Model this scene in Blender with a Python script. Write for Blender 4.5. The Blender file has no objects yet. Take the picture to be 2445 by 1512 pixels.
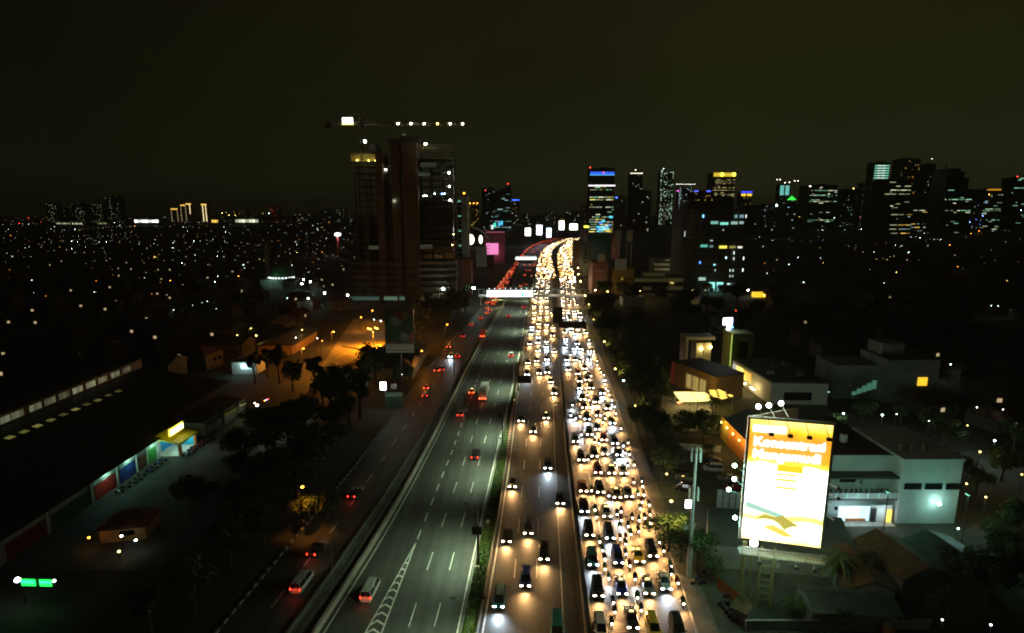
import bpy, math, random
from mathutils import Vector, Matrix
R = random.Random(7)
sc = bpy.context.scene
C = sc.collection
rad = math.radians

# ------------------------------------------------------------------ camera
F, CX, CY, HZ, H = 1350., 1222.5, 756., 507., 58.   # photo read at 2445 x 1512
PITCH = math.atan((CY - HZ) / F)
cam = bpy.data.cameras.new('camera')
camo = bpy.data.objects.new('camera', cam)
C.objects.link(camo)
camo.location = (0, 0, H)
camo.rotation_euler = (math.pi / 2 - PITCH, 0, 0)
cam.sensor_width = 36.
cam.lens = 36. * F / 2445.
cam.clip_start = 1.
cam.clip_end = 30000.
sc.camera = camo

# ------------------------------------------------------------------ world
w = bpy.data.worlds.new('World')
sc.world = w
w.use_nodes = True
nt = w.node_tree
nt.nodes.clear()
wo = nt.nodes.new('ShaderNodeOutputWorld')
add = nt.nodes.new('ShaderNodeAddShader')
nt.links.new(add.outputs[0], wo.inputs[0])
sky = nt.nodes.new('ShaderNodeTexSky')
sky.sky_type = 'NISHITA'
sky.sun_disc = False
sky.sun_elevation = rad(-8)
sky.sun_rotation = rad(60)
bg1 = nt.nodes.new('ShaderNodeBackground')
bg1.inputs[1].default_value = 0.05
nt.links.new(sky.outputs[0], bg1.inputs[0])
nt.links.new(bg1.outputs[0], add.inputs[0])
# glow of the city on the low cloud, strongest over the middle of town
tc = nt.nodes.new('ShaderNodeTexCoord')
sep = nt.nodes.new('ShaderNodeSeparateXYZ')
nt.links.new(tc.outputs['Generated'], sep.inputs[0])
rmp = nt.nodes.new('ShaderNodeValToRGB')
el = rmp.color_ramp.elements
el[0].position = 0.0
el[0].color = (.0185, .0198, .0080, 1)
el[1].position = 0.75
el[1].color = (.0022, .0022, .0010, 1)
e = el.new(0.36)
e.color = (.0114, .0096, .0034, 1)
e = el.new(0.16)
e.color = (.0124, .0134, .0042, 1)
nt.links.new(sep.outputs[2], rmp.inputs[0])
mr = nt.nodes.new('ShaderNodeMapRange')
mr.inputs[1].default_value = -.75
mr.inputs[2].default_value = .35
mr.inputs[3].default_value = .34
mr.inputs[4].default_value = 1.0
mr.interpolation_type = 'SMOOTHSTEP'
nt.links.new(sep.outputs[0], mr.inputs[0])
nz = nt.nodes.new('ShaderNodeTexNoise')
nz.inputs['Scale'].default_value = 2.2
nz.inputs['Detail'].default_value = 4
nt.links.new(tc.outputs['Generated'], nz.inputs[0])
mr2 = nt.nodes.new('ShaderNodeMapRange')
mr2.inputs[1].default_value = .3
mr2.inputs[2].default_value = .7
mr2.inputs[3].default_value = .8
mr2.inputs[4].default_value = 1.2
nt.links.new(nz.outputs[0], mr2.inputs[0])
mul = nt.nodes.new('ShaderNodeMath')
mul.operation = 'MULTIPLY'
nt.links.new(mr.outputs[0], mul.inputs[0])
nt.links.new(mr2.outputs[0], mul.inputs[1])
bg2 = nt.nodes.new('ShaderNodeBackground')
nt.links.new(rmp.outputs[0], bg2.inputs[0])
nt.links.new(mul.outputs[0], bg2.inputs[1])
nt.links.new(bg2.outputs[0], add.inputs[1])
# the moon, very faint
sl = bpy.data.lights.new('moon', 'SUN')
sl.energy = 0.004
sl.angle = rad(.5)
sl.color = (.8, .9, 1)
so = bpy.data.objects.new('moon', sl)
so.rotation_euler = (rad(40), 0, rad(60))
C.objects.link(so)

# ------------------------------------------------------------------ render
vs = sc.view_settings
sc.display_settings.display_device = 'sRGB'
vs.view_transform = 'Standard'
vs.look = 'None'
vs.exposure = 0
vs.gamma = 1
cy = sc.cycles
cy.use_denoising = True
cy.denoiser = 'OPENIMAGEDENOISE'
cy.max_bounces = 3
cy.diffuse_bounces = 2
cy.glossy_bounces = 2
cy.transmission_bounces = 2
cy.transparent_max_bounces = 4
cy.sample_clamp_indirect = 1.5
cy.adaptive_threshold = .015
cy.use_light_tree = True
cy.pixel_filter_type = 'BLACKMAN_HARRIS'
cy.filter_width = 1.9
cy.caustics_reflective = False
cy.caustics_refractive = False


# ------------------------------------------------------------------ pixel -> place
def ray(x, y):
    dx, dy = (x - CX) / F, -(y - CY) / F
    c, s = math.cos(PITCH), math.sin(PITCH)
    return Vector((dx, c + dy * s, -s + dy * c))


def g(x, y, z=0.):
    "the point at height z that is seen at this place of the photo"
    r = ray(x, y)
    return Vector((0, 0, H)) + r * ((z - H) / r.z)


def at(x, y, Y):
    "the point of the upright plane at distance Y seen at this place of the photo"
    r = ray(x, y)
    return Vector((0, 0, H)) + r * (Y / r.y)


def gY(y):
    return g(CX, y).y


K = 4096 / 2445.


def Q(ox, oy, s):
    return lambda x, y: ((ox + x / s) / K, (oy + y / s) / K)


# ------------------------------------------------------------------ materials
MT = {}


def mat(name, col, rough=.7, metal=0., var=.25, scale=.6, bump=0., spec=.5):
    if name in MT:
        return MT[name]
    m = bpy.data.materials.new(name)
    m.use_nodes = True
    n = m.node_tree.nodes
    l = m.node_tree.links
    b = n['Principled BSDF']
    b.inputs['Roughness'].default_value = rough
    b.inputs['Metallic'].default_value = metal
    b.inputs['Specular IOR Level'].default_value = spec
    if var:
        t = n.new('ShaderNodeTexCoord')
        z = n.new('ShaderNodeTexNoise')
        z.inputs['Scale'].default_value = scale
        z.inputs['Detail'].default_value = 6
        z.inputs['Roughness'].default_value = .65
        l.new(t.outputs['Object'], z.inputs[0])
        r = n.new('ShaderNodeValToRGB')
        r.color_ramp.elements[0].position = .3
        r.color_ramp.elements[1].position = .7
        r.color_ramp.elements[0].color = tuple(c * (1 - var) for c in col) + (1,)
        r.color_ramp.elements[1].color = tuple(min(1, c * (1 + var)) for c in col) + (1,)
        l.new(z.outputs[0], r.inputs[0])
        l.new(r.outputs[0], b.inputs['Base Color'])
        if bump:
            bp = n.new('ShaderNodeBump')
            bp.inputs['Strength'].default_value = bump
            l.new(z.outputs[0], bp.inputs['Height'])
            l.new(bp.outputs[0], b.inputs['Normal'])
    else:
        b.inputs['Base Color'].default_value = tuple(col) + (1,)
    MT[name] = m
    return m


def emi(col, st, sample=False, name=None):
    k = name or 'light_%s_%g_%d' % ('_'.join('%d' % (c * 100) for c in col), st, sample)
    if k in MT:
        return MT[k]
    m = bpy.data.materials.new(k)
    m.use_nodes = True
    b = m.node_tree.nodes['Principled BSDF']
    b.inputs['Base Color'].default_value = (.1, .1, .1, 1)
    b.inputs['Emission Color'].default_value = tuple(col) + (1,)
    b.inputs['Emission Strength'].default_value = st
    m.cycles.emission_sampling = 'AUTO' if sample else 'NONE'
    MT[k] = m
    return m


def asphalt(name, col):
    "worn tarmac: wheel tracks along the road, patches, fine grain"
    m = mat(name, col, .62, 0, .22, .35)
    n = m.node_tree.nodes
    l = m.node_tree.links
    b = n['Principled BSDF']
    old = b.inputs['Base Color'].links[0].from_socket
    t = n.new('ShaderNodeTexCoord')
    mp = n.new('ShaderNodeMapping')
    mp.inputs['Scale'].default_value = (.9, .012, 1)
    l.new(t.outputs['Object'], mp.inputs[0])
    z = n.new('ShaderNodeTexNoise')
    z.inputs['Scale'].default_value = 1
    z.inputs['Detail'].default_value = 5
    l.new(mp.outputs[0], z.inputs[0])
    z2 = n.new('ShaderNodeTexNoise')
    z2.inputs['Scale'].default_value = 9
    z2.inputs['Detail'].default_value = 3
    l.new(t.outputs['Object'], z2.inputs[0])
    r = n.new('ShaderNodeMapRange')
    r.inputs[1].default_value = .3
    r.inputs[2].default_value = .7
    r.inputs[3].default_value = .68
    r.inputs[4].default_value = 1.3
    l.new(z.outputs[0], r.inputs[0])
    r2 = n.new('ShaderNodeMapRange')
    r2.inputs[1].default_value = .3
    r2.inputs[2].default_value = .7
    r2.inputs[3].default_value = .8
    r2.inputs[4].default_value = 1.2
    l.new(z2.outputs[0], r2.inputs[0])
    mu = n.new('ShaderNodeMath')
    mu.operation = 'MULTIPLY'
    l.new(r.outputs[0], mu.inputs[0])
    l.new(r2.outputs[0], mu.inputs[1])
    vm = n.new('ShaderNodeVectorMath')
    vm.operation = 'SCALE'
    l.new(old, vm.inputs[0])
    l.new(mu.outputs[0], vm.inputs['Scale'])
    l.new(vm.outputs[0], b.inputs['Base Color'])
    return m


def blobs(name, base, cols, scale):
    "printed poster: soft colour patches"
    m = bpy.data.materials.new(name)
    m.use_nodes = True
    n, l = m.node_tree.nodes, m.node_tree.links
    b = n['Principled BSDF']
    b.inputs['Roughness'].default_value = .5
    t = n.new('ShaderNodeTexCoord')
    v = n.new('ShaderNodeTexVoronoi')
    v.inputs['Scale'].default_value = scale
    l.new(t.outputs['Object'], v.inputs[0])
    s = n.new('ShaderNodeSeparateColor')
    l.new(v.outputs['Color'], s.inputs[0])
    r = n.new('ShaderNodeValToRGB')
    r.color_ramp.interpolation = 'CONSTANT'
    for i, c in enumerate(cols):
        e = r.color_ramp.elements[i] if i < 2 else r.color_ramp.elements.new(i / len(cols))
        e.position = i / len(cols)
        e.color = tuple(c) + (1,)
    l.new(s.outputs[0], r.inputs[0])
    mx = n.new('ShaderNodeMix')
    mx.data_type = 'RGBA'
    mr = n.new('ShaderNodeMapRange')
    mr.inputs[1].default_value = .2
    mr.inputs[2].default_value = .75
    l.new(v.outputs['Distance'], mr.inputs[0])
    l.new(mr.outputs[0], mx.inputs[0])
    l.new(r.outputs[0], mx.inputs[6])
    mx.inputs[7].default_value = tuple(base) + (1,)
    l.new(mx.outputs[2], b.inputs['Base Color'])
    return m


GROUND = mat('dark_earth', (.05, .048, .035), .95, 0, .5, .05)
GRASS = mat('grass', (.05, .085, .025), .95, 0, .55, .8, .4)
ASPH = asphalt('asphalt', (.066, .069, .064))
ASPH2 = asphalt('asphalt_frontage', (.055, .052, .048))
CONC = mat('concrete', (.27, .26, .24), .85, 0, .3, .5, .2)
CONCD = mat('dirty_concrete', (.12, .115, .10), .9, 0, .4, .4, .2)
PAINT = mat('road_paint', (.70, .70, .66), .6, 0, .35, 1.5)
BLACK = mat('black_paint', (.02, .02, .02), .6)
STEEL = mat('galvanised_steel', (.32, .33, .33), .45, .6, .2, 2)
DSTEEL = mat('dark_steel', (.05, .05, .05), .5, .5, .2, 2)
WHITE = mat('white_plaster', (.62, .63, .60), .8, 0, .14, .4)
LEAF = mat('leaves', (.05, .085, .022), .75, 0, .5, .5)
LEAF2 = mat('dark_leaves', (.035, .06, .02), .8, 0, .5, .5)
BARK = mat('bark', (.09, .065, .045), .95, 0, .4, 2)
TILE = mat('clay_roof_tiles', (.17, .075, .04), .85, 0, .4, .8)
ROOFD = mat('dark_metal_roof', (.05, .05, .05), .6, .2, .35, .3)
ROOFG = mat('grey_sheet_roof', (.10, .115, .105), .6, .1, .4, .4)
GLASSD = mat('dark_glass', (.012, .016, .018), .12, 0, 0, spec=.8)
RUBBER = mat('tyre_rubber', (.015, .015, .015), .9, 0, 0)
HULL = mat('dark_facade', (.05, .06, .052), .6, .1, .3, .08)
HULLB = mat('brown_facade', (.15, .10, .07), .8, 0, .3, .08)
HULLG = mat('grey_facade', (.22, .23, .21), .8, 0, .2, .08)

WARM, COOL, SOD, NEU = (1, .66, .30), (.75, .95, 1), (1, .40, .06), (1, .93, .78)
GRN, CYAN, YEL, REDL = (.45, 1, .55), (.25, .95, .9), (1, .85, .15), (1, .04, .02)


# ------------------------------------------------------------------ meshes
class MB:
    def __init__(s):
        s.v, s.f, s.m = [], [], []

    def add(s, vs, fs, mi=0):
        o = len(s.v)
        s.v += [tuple(v) for v in vs]
        s.f += [tuple(i + o for i in f) for f in fs]
        s.m += [mi] * len(fs)
        return s

    def quad(s, a, b, c, d, mi=0):
        return s.add([a, b, c, d], [(0, 1, 2, 3)], mi)

    def box(s, c, d, mi=0, rz=0., M=None):
        x, y, z = d[0] / 2, d[1] / 2, d[2] / 2
        vs = [Vector((i, j, k)) for k in (-z, z) for j in (-y, y) for i in (-x, x)]
        if rz:
            m = Matrix.Rotation(rz, 3, 'Z')
            vs = [m @ v for v in vs]
        if M:
            vs = [M @ v for v in vs]
        vs = [v + Vector(c) for v in vs]
        return s.add(vs, [(0, 2, 3, 1), (4, 5, 7, 6), (0, 1, 5, 4), (2, 6, 7, 3), (0, 4, 6, 2), (1, 3, 7, 5)], mi)

    def span(s, a, b, mi=0):
        return s.box([(a[i] + b[i]) / 2 for i in range(3)], [abs(b[i] - a[i]) for i in range(3)], mi)

    def prism(s, poly, z0, z1, mi=0):
        n = len(poly)
        vs = [(p[0], p[1], z0) for p in poly] + [(p[0], p[1], z1) for p in poly]
        fs = [tuple(range(n))[::-1], tuple(range(n, 2 * n))]
        fs += [(i, (i + 1) % n, n + (i + 1) % n, n + i) for i in range(n)]
        return s.add(vs, fs, mi)

    def tube(s, a, b, r0, r1=None, n=6, mi=0, cap=True):
        a, b = Vector(a), Vector(b)
        r1 = r0 if r1 is None else r1
        d = (b - a).normalized()
        u = d.cross(Vector((0, 0, 1)) if abs(d.z) < .9 else Vector((1, 0, 0))).normalized()
        v = d.cross(u)
        vs = []
        for p, r in ((a, r0), (b, r1)):
            for i in range(n):
                t = 2 * math.pi * i / n
                vs.append(p + u * (r * math.cos(t)) + v * (r * math.sin(t)))
        fs = [(i, (i + 1) % n, n + (i + 1) % n, n + i) for i in range(n)]
        if cap:
            fs += [tuple(range(n))[::-1], tuple(range(n, 2 * n))]
        return s.add(vs, fs, mi)

    def loft(s, rings, mi=0, cap=True):
        n = len(rings[0])
        o = [p for r in rings for p in r]
        fs = []
        for k in range(len(rings) - 1):
            fs += [(k * n + i, k * n + (i + 1) % n, (k + 1) * n + (i + 1) % n, (k + 1) * n + i) for i in range(n)]
        if cap:
            fs += [tuple(range(n))[::-1], tuple(range((len(rings) - 1) * n, len(rings) * n))]
        return s.add(o, fs, mi)

    def ball(s, c, r, n=8, k=5, sq=(1, 1, 1), mi=0, half=False):
        c = Vector(c)
        rings = []
        for j in range(k + 1):
            ph = math.pi * (j / k) * (.5 if half else 1)
            rr = max(1e-3, math.sin(ph))
            rings.append([c + Vector((r * rr * math.cos(2 * math.pi * i / n) * sq[0],
                                      r * rr * math.sin(2 * math.pi * i / n) * sq[1],
                                      r * math.cos(ph) * sq[2])) for i in range(n)])
        return s.loft(rings[::-1], mi)

    def mesh(s, name, mats, smooth=False):
        me = bpy.data.meshes.new(name)
        me.from_pydata(s.v, [], s.f)
        if not isinstance(mats, (list, tuple)):
            mats = [mats]
        for m in mats:
            me.materials.append(m)
        if len(mats) > 1:
            me.polygons.foreach_set('material_index', s.m)
        if smooth:
            me.polygons.foreach_set('use_smooth', [True] * len(s.f))
        me.update()
        return me


def obj(name, me, parent=None, loc=(0, 0, 0), rz=0., mats=None, smooth=False):
    if isinstance(me, MB):
        me = me.mesh(name, mats, smooth)
    o = bpy.data.objects.new(name, me)
    C.objects.link(o)
    o.location = loc
    o.rotation_euler = (0, 0, rz)
    if parent:
        o.parent = parent
    return o


def tag(o, label, cat, group=None):
    o['label'] = label
    o['category'] = cat
    if group:
        o['group'] = group
    return o


def thing(name, label, cat, loc=(0, 0, 0), rz=0., group=None):
    return tag(obj(name, None, None, loc, rz), label, cat, group)


def struct(o):
    o['kind'] = 'structure'
    return o


def stuff(o):
    o['kind'] = 'stuff'
    return o


def clone(o, loc=None, rz=None, label=None, group=None, parent=None):
    c = o.copy()
    C.objects.link(c)
    if parent:
        c.parent = parent
    if loc is not None:
        c.location = loc
    if rz is not None:
        c.rotation_euler = (0, 0, rz)
    if label:
        c['label'] = label
    if group:
        c['group'] = group
    for ch in KIDS.get(o.name, ()):
        clone(ch, parent=c)
    return c


KIDS = {}


def freeze(root):
    "remember the children of a prototype, so that it can be copied quickly"
    def rec(o):
        ch = [c for c in C.objects if c.parent == o]
        KIDS[o.name] = ch
        for c in ch:
            rec(c)
    rec(root)
    return root


UNIT = {}


def unit(m):
    if m.name not in UNIT:
        UNIT[m.name] = MB().box((0, 0, 0), (1, 1, 1)).mesh('block_' + m.name, m)
    return UNIT[m.name]


def block(name, m, parent, c, d, rz=0.):
    o = obj(name, unit(m), parent, c, rz)
    o.scale = d
    return o


def light(kind, parent, loc, col, power, size=.2, spot=None, aim=None, blend=.6):
    l = bpy.data.lights.new('glow', kind)
    l.color = col
    l.energy = power
    if kind != 'AREA':
        l.shadow_soft_size = size
    else:
        l.size = size
    if spot:
        l.spot_size = rad(spot)
        l.spot_blend = blend
    o = bpy.data.objects.new('glow', l)
    C.objects.link(o)
    o.location = loc
    if aim is not None:
        o.rotation_euler = Vector(aim).to_track_quat('-Z', 'Y').to_euler()
    if parent:
        o.parent = parent
    return o


def fill_light_post(t, loc, col, power, what):
    "a lamp post of its own that lights the front of a building"
    p = Vector(t.location) + Vector(loc)
    o = thing('lamp_post', 'slim lamp post lighting %s' % what, 'lamp post', (p.x, p.y, 0))  # invented post and head, there only to carry the added fill light
    z = p.z
    obj('pole', MB().tube((0, 0, 0), (0, 0, z + .1), .1, .06, 6), o, mats=DSTEEL)
    obj('lamp_hood', MB().box((0, .25, z + .16), (.5, .8, .1)), o, mats=DSTEEL)
    obj('lamp_head', MB().box((0, .25, z + .07), (.36, .6, .07)), o, mats=emi(col, 8))
    light('POINT', o, (0, .3, z - .3), col, power, .4)




def text(name, s, m, parent, loc, size, rot, ex=.02, bold=0., fit=None):
    cu = bpy.data.curves.new('t', 'FONT')
    cu.body = s
    cu.size = size
    cu.extrude = ex
    cu.offset = bold
    cu.resolution_u = 3
    to = bpy.data.objects.new('t', cu)
    C.objects.link(to)
    bpy.context.view_layer.update()
    me = bpy.data.meshes.new_from_object(to.evaluated_get(bpy.context.evaluated_depsgraph_get()))
    bpy.data.objects.remove(to)
    me.materials.clear()
    me.materials.append(m)
    o = obj(name, me, parent, loc)
    o.rotation_euler = rot
    if fit:
        o.scale = (fit / max(v.co.x for v in me.vertices), 1, 1)
    return o

# ================================================================== the ground and the roads
gr = MB().quad((-9000, -300, 0), (9000, -300, 0), (9000, 12000, 0), (-9000, 12000, 0))
struct(obj('ground', gr, mats=GROUND))

E = {  # edges of the carriageways: (row, column) read from the photo
    'fl_l': [(1512, 520), (1418, 597), (1242, 744), (1134, 833), (1074, 881), (921, 992), (836, 1059), (748, 1138), (728, 1154), (675, 1193), (626, 1232), (604, 1249), (588, 1264), (577, 1292), (570, 1322), (565, 1362)],
    'fl_r': [(1512, 678), (1368, 785), (1221, 885), (1134, 946), (1074, 980), (995, 1034), (874, 1102), (819, 1131), (746, 1174), (713, 1195), (681, 1215), (633, 1236), (615, 1247), (599, 1259), (588, 1274), (576, 1305), (569, 1336), (565, 1366)],
    'tl_l': [(1512, 764), (1252, 928), (1109, 1006), (998, 1063), (880, 1118), (801, 1161), (746, 1190), (713, 1210), (681, 1226), (633, 1239), (615, 1250), (599, 1262), (588, 1277), (576, 1308), (569, 1339), (565, 1368)],
    'tl_r': [(1512, 1101), (1297, 1144), (1074, 1192), (980, 1216), (833, 1245), (751, 1258), (711, 1264), (678, 1274), (640, 1281), (618, 1285), (599, 1292), (586, 1307), (577, 1329), (571, 1348), (565, 1372)],
    'tr_l': [(1512, 1142), (1297, 1181), (1134, 1206), (1074, 1216), (960, 1229), (833, 1249), (737, 1264), (678, 1276), (640, 1283), (618, 1287), (599, 1295), (586, 1310), (578, 1331), (572, 1350), (565, 1376)],
    'tr_r': [(1512, 1384), (1074, 1345), (962, 1338), (848, 1329), (743, 1322), (684, 1325), (640, 1321), (615, 1313), (593, 1318), (580, 1339), (573, 1356), (565, 1383)],
    'fr_l': [(1512, 1413), (1236, 1379), (1074, 1359), (933, 1345), (836, 1338), (786, 1336), (726, 1333), (687, 1334), (640, 1333), (604, 1331), (582, 1346), (574, 1360), (565, 1386)],
    'fr_r': [(1512, 1662), (1354, 1612), (1261, 1572), (1184, 1544), (1106, 1513), (1074, 1502), (1016, 1491), (947, 1466), (864, 1436), (811, 1414), (767, 1397), (706, 1380), (684, 1374), (626, 1370), (589, 1371), (574, 1378), (565, 1398)],
}


def ex(k, y):
    t = E[k]
    if y >= t[0][0]:
        (y0, x0), (y1, x1) = t[0], t[1]
    elif y <= t[-1][0]:
        return t[-1][1]
    else:
        for i in range(len(t) - 1):
            if t[i][0] >= y >= t[i + 1][0]:
                (y0, x0), (y1, x1) = t[i], t[i + 1]
                break
    return x0 + (x1 - x0) * (y - y0) / (y1 - y0)


ROWS = [1720, 1600, 1512, 1420, 1340, 1260, 1190, 1130, 1074, 1020, 970, 925, 885, 850, 820, 790, 765, 742, 722, 704, 688, 672, 658, 644, 632, 621, 611, 603, 596, 589, 583, 578, 574, 570, 567, 565]


def edge(k, off=0.):
    "edge line as ground points, smoothed a little; off = metres to the right"
    p = [g(ex(k, y), y) for y in ROWS]
    q = [p[0]] + [(p[i - 1] + p[i] * 2 + p[i + 1]) / 4 for i in range(1, len(p) - 1)] + [p[-1]]
    return [v + Vector((off, 0, 0)) for v in q]


def ribbon(name, a, b, z, m, parent=None, mb=None):
    mb = MB()
    vs = []
    for p, q in zip(a, b):
        vs += [(p.x, p.y, z), (q.x, q.y, z)]
    mb.add(vs, [(2 * i, 2 * i + 1, 2 * i + 3, 2 * i + 2) for i in range(len(a) - 1)])
    return obj(name, mb, parent, mats=m)


def wall_along(name, pts, w_, h_, m, parent=None, z0=0., top=None):
    "a long wall or kerb of given width following a line"
    top = top or w_
    rings = []
    for p in pts:
        rings.append([(p.x - w_ / 2, p.y, z0), (p.x + w_ / 2, p.y, z0), (p.x + top / 2, p.y, z0 + h_), (p.x - top / 2, p.y, z0 + h_)])
    return obj(name, MB().loft(rings), parent, mats=m)


ED = {k: edge(k) for k in E}
r_fl = struct(ribbon('frontage_road_west', ED['fl_l'], ED['fl_r'], .02, ASPH2))
r_tl = struct(ribbon('highway_carriageway_west', ED['tl_l'], ED['tl_r'], .03, ASPH))
r_tr = struct(ribbon('highway_carriageway_east', ED['tr_l'], ED['tr_r'], .03, ASPH))
r_fr = struct(ribbon('frontage_road_east', ED['fr_l'], ED['fr_r'], .02, ASPH2))
struct(ribbon('verge_strip', ED['fl_r'], ED['tl_l'], .012, CONCD))
struct(ribbon('median_ground', ED['tl_r'], ED['tr_l'], .012, GRASS))
struct(ribbon('drain_strip', ED['tr_r'], ED['fr_l'], .012, CONCD))


def lerp_edge(a, b, t):
    return [p.lerp(q, t) for p, q in zip(a, b)]


def line_at(pts, Y):
    "point of a line at distance Y, and its direction"
    for i in range(len(pts) - 1):
        a, b = pts[i], pts[i + 1]
        if a.y <= Y <= b.y:
            return a.lerp(b, (Y - a.y) / (b.y - a.y)), (b - a).normalized()
    return (pts[0].copy(), (pts[1] - pts[0]).normalized()) if Y < pts[0].y else (pts[-1].copy(), (pts[-1] - pts[-2]).normalized())


# painted lines
def solid(pts, wd, road, y0=ROWS[0], name='edge_line', z=.036):
    ribbon(name, [p - Vector((wd / 2, 0, 0)) for p in pts], [p + Vector((wd / 2, 0, 0)) for p in pts], z, PAINT, road)


def dashes(rows, L, gap, road, wd=.16, Y0=55, Y1=420, z=.036, ph=0.):
    pts = [g(x, y) for y, x in rows]
    Y = Y0 + ph
    while Y < Y1:
        a, d = line_at(pts, Y)
        b, _ = line_at(pts, Y + L)
        if pts[0].y <= Y and Y + L <= pts[-1].y:
            n = Vector((wd / 2, 0, 0))
            mb = MB().quad(a - n, a + n, b + n, b - n)
            mb.v = [(v[0], v[1], z) for v in mb.v]
            obj('lane_dash', mb, road, mats=PAINT)
        Y += L + gap


solid(edge('tl_l', .55), .22, r_tl)
solid(edge('tl_r', -.55), .26, r_tl)
solid(edge('tr_l', .6), .26, r_tr)
solid(edge('tr_r', -2.2), .16, r_tr)
dashes([(1512, 971), (1327, 1031), (1074, 1118), (880, 1178), (746, 1221), (690, 1240)], 5, 8, r_tl, ph=3)
dashes([(1512, 1033), (1332, 1081), (1074, 1152), (880, 1205), (746, 1240), (690, 1256)], 5, 8, r_tl, ph=3)
dashes([(1290, 996), (1074, 1081), (880, 1149), (746, 1204)], 3, 3, r_tl, wd=.24, Y0=93, Y1=230)
dashes([(1512, 1216), (1074, 1255), (880, 1275), (737, 1284)], 5, 8, r_tr, ph=1)
dashes([(1512, 1277), (1074, 1290), (880, 1298), (737, 1302)], 5, 8, r_tr, ph=1)
dashes([(1512, 1473), (1236, 1428), (1074, 1394), (836, 1356)], 4, 6, r_fr, Y1=260)
dashes([(1512, 1533), (1236, 1473), (1074, 1430), (836, 1380)], 4, 6, r_fr, Y1=260)
dashes([(1512, 600), (1242, 812), (1074, 930), (880, 1060)], 4, 6, r_fl, Y1=230)
# chevrons where the slip lane joins
ap, bl, br = g(993, 1297), g(872, 1512), g(911, 1512)
for a, b, wd in ((ap, bl, .2), (ap, br, .22)):
    b = b + (b - a) * .3
    n = Vector((wd / 2, 0, 0))
    mb = MB().quad(b - n, b + n, a + n, a - n)
    mb.v = [(v[0], v[1], .036) for v in mb.v]
    obj('chevron_border', mb, r_tl, mats=PAINT)
for i in range(15):
    t = .12 + i * .082
    pl, pr = ap.lerp(bl, t), ap.lerp(br, t)
    wdt = (pr - pl).length
    if wdt < .35:
        continue
    mid = (pl + pr) / 2 + Vector((-.05 * wdt, .42 * wdt, 0))
    s = Vector((0, .42, 0))
    mb = MB()
    mb.quad(pl, mid, mid + s, pl + s)
    mb.quad(mid, pr, pr + s, mid + s)
    mb.v = [(v[0], v[1], .036) for v in mb.v]
    obj('chevron', mb, r_tl, mats=PAINT)

# barriers between the carriageways
tag(wall_along('concrete_barrier', edge('tl_l', -.45), .5, .85, CONC, top=.22), 'low concrete barrier along the outer edge of the western carriageway', 'barrier')
tag(wall_along('drain_wall', edge('fl_r', .6), .35, .5, CONCD), 'dirty low wall between the western frontage road and the drain strip', 'wall')
tag(wall_along('median_kerb', edge('tl_r', -.1), .25, .22, CONC), 'pale kerb on the west side of the grassy median', 'kerb')
tag(wall_along('median_barrier', edge('tr_l', -.15), .3, .75, CONC, top=.2), 'low concrete barrier on the east side of the grassy median', 'barrier')
tag(wall_along('highway_wall', edge('fr_l', -.7), .6, 1.25, CONCD, top=.3), 'long concrete wall between the highway and the jammed frontage road', 'wall')
tag(wall_along('frontage_kerb', edge('fr_l', .12), .3, .28, CONC), 'pale kerb on the left side of the jammed frontage road', 'kerb')
tag(wall_along('pavement_kerb', edge('fr_r', .1), .3, .22, CONC), 'kerb on the shop side of the jammed frontage road', 'kerb')
struct(ribbon('pavement_east', edge('fr_r', .25), edge('fr_r', 3.2), .11, CONCD))
# rail on the western barrier
for nm, z in (('rail', 1.25),):
    t = thing('guard_rail', 'thin steel guard rail above the concrete barrier of the western carriageway', 'guard rail')
    pts = edge('tl_l', -.45)
    for i in range(1, 14):
        obj('rail', MB().tube(pts[i] + Vector((0, 0, z)), pts[i + 1] + Vector((0, 0, z)), .06), t, mats=STEEL)
    pm = MB().box((0, 0, 1.02), (.08, .08, .45)).mesh('post', STEEL)
    Y = 62
    while Y < 200:
        p, _ = line_at(pts, Y)
        obj('post', pm, t, p)
        Y += 4
# black and white kerb stones of the western frontage road
t = thing('painted_kerb', 'black and white painted kerb along the dark trees of the western frontage road', 'kerb')
kw = MB().box((0, 0, .15), (.35, .98, .3)).mesh('kerb_stone', mat('grimy_white', (.3, .3, .28), .8, 0, .4, 1.5))
kb = MB().box((0, 0, .15), (.35, .98, .3)).mesh('kerb_stone_black', BLACK)
pts = edge('fl_l', -.2)
Y, i = 62, 0
while Y < 270:
    p, d = line_at(pts, Y)
    if not 148 < Y < 166:
        obj('kerb_stone', (kw, kb)[i % 2], t, p, math.atan2(-d.x, d.y))
    Y += 1.0 if Y < 150 else 1.0
    i += 1
# red and white blocks on the median
t = thing('striped_divider', 'row of red and white divider blocks on the grassy median', 'divider')
RED = mat('red_paint', (.45, .03, .02), .6)
dw = MB().prism([(-.25, -.42), (.25, -.42), (.25, .42), (-.25, .42)], 0, .8).mesh('divider_block', PAINT)
dr = MB().prism([(-.25, -.42), (.25, -.42), (.25, .42), (-.25, .42)], 0, .8).mesh('divider_block_red', RED)
pts = [g(1212, 1085), g(1221, 1000), g(1229, 960)]
Y = pts[0].y + .5
i = 0
while Y < pts[-1].y:
    p, d = line_at(pts, Y)
    obj('divider_block', (dw, dr)[i % 2], t, p)
    Y += .86
    i += 1

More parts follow.
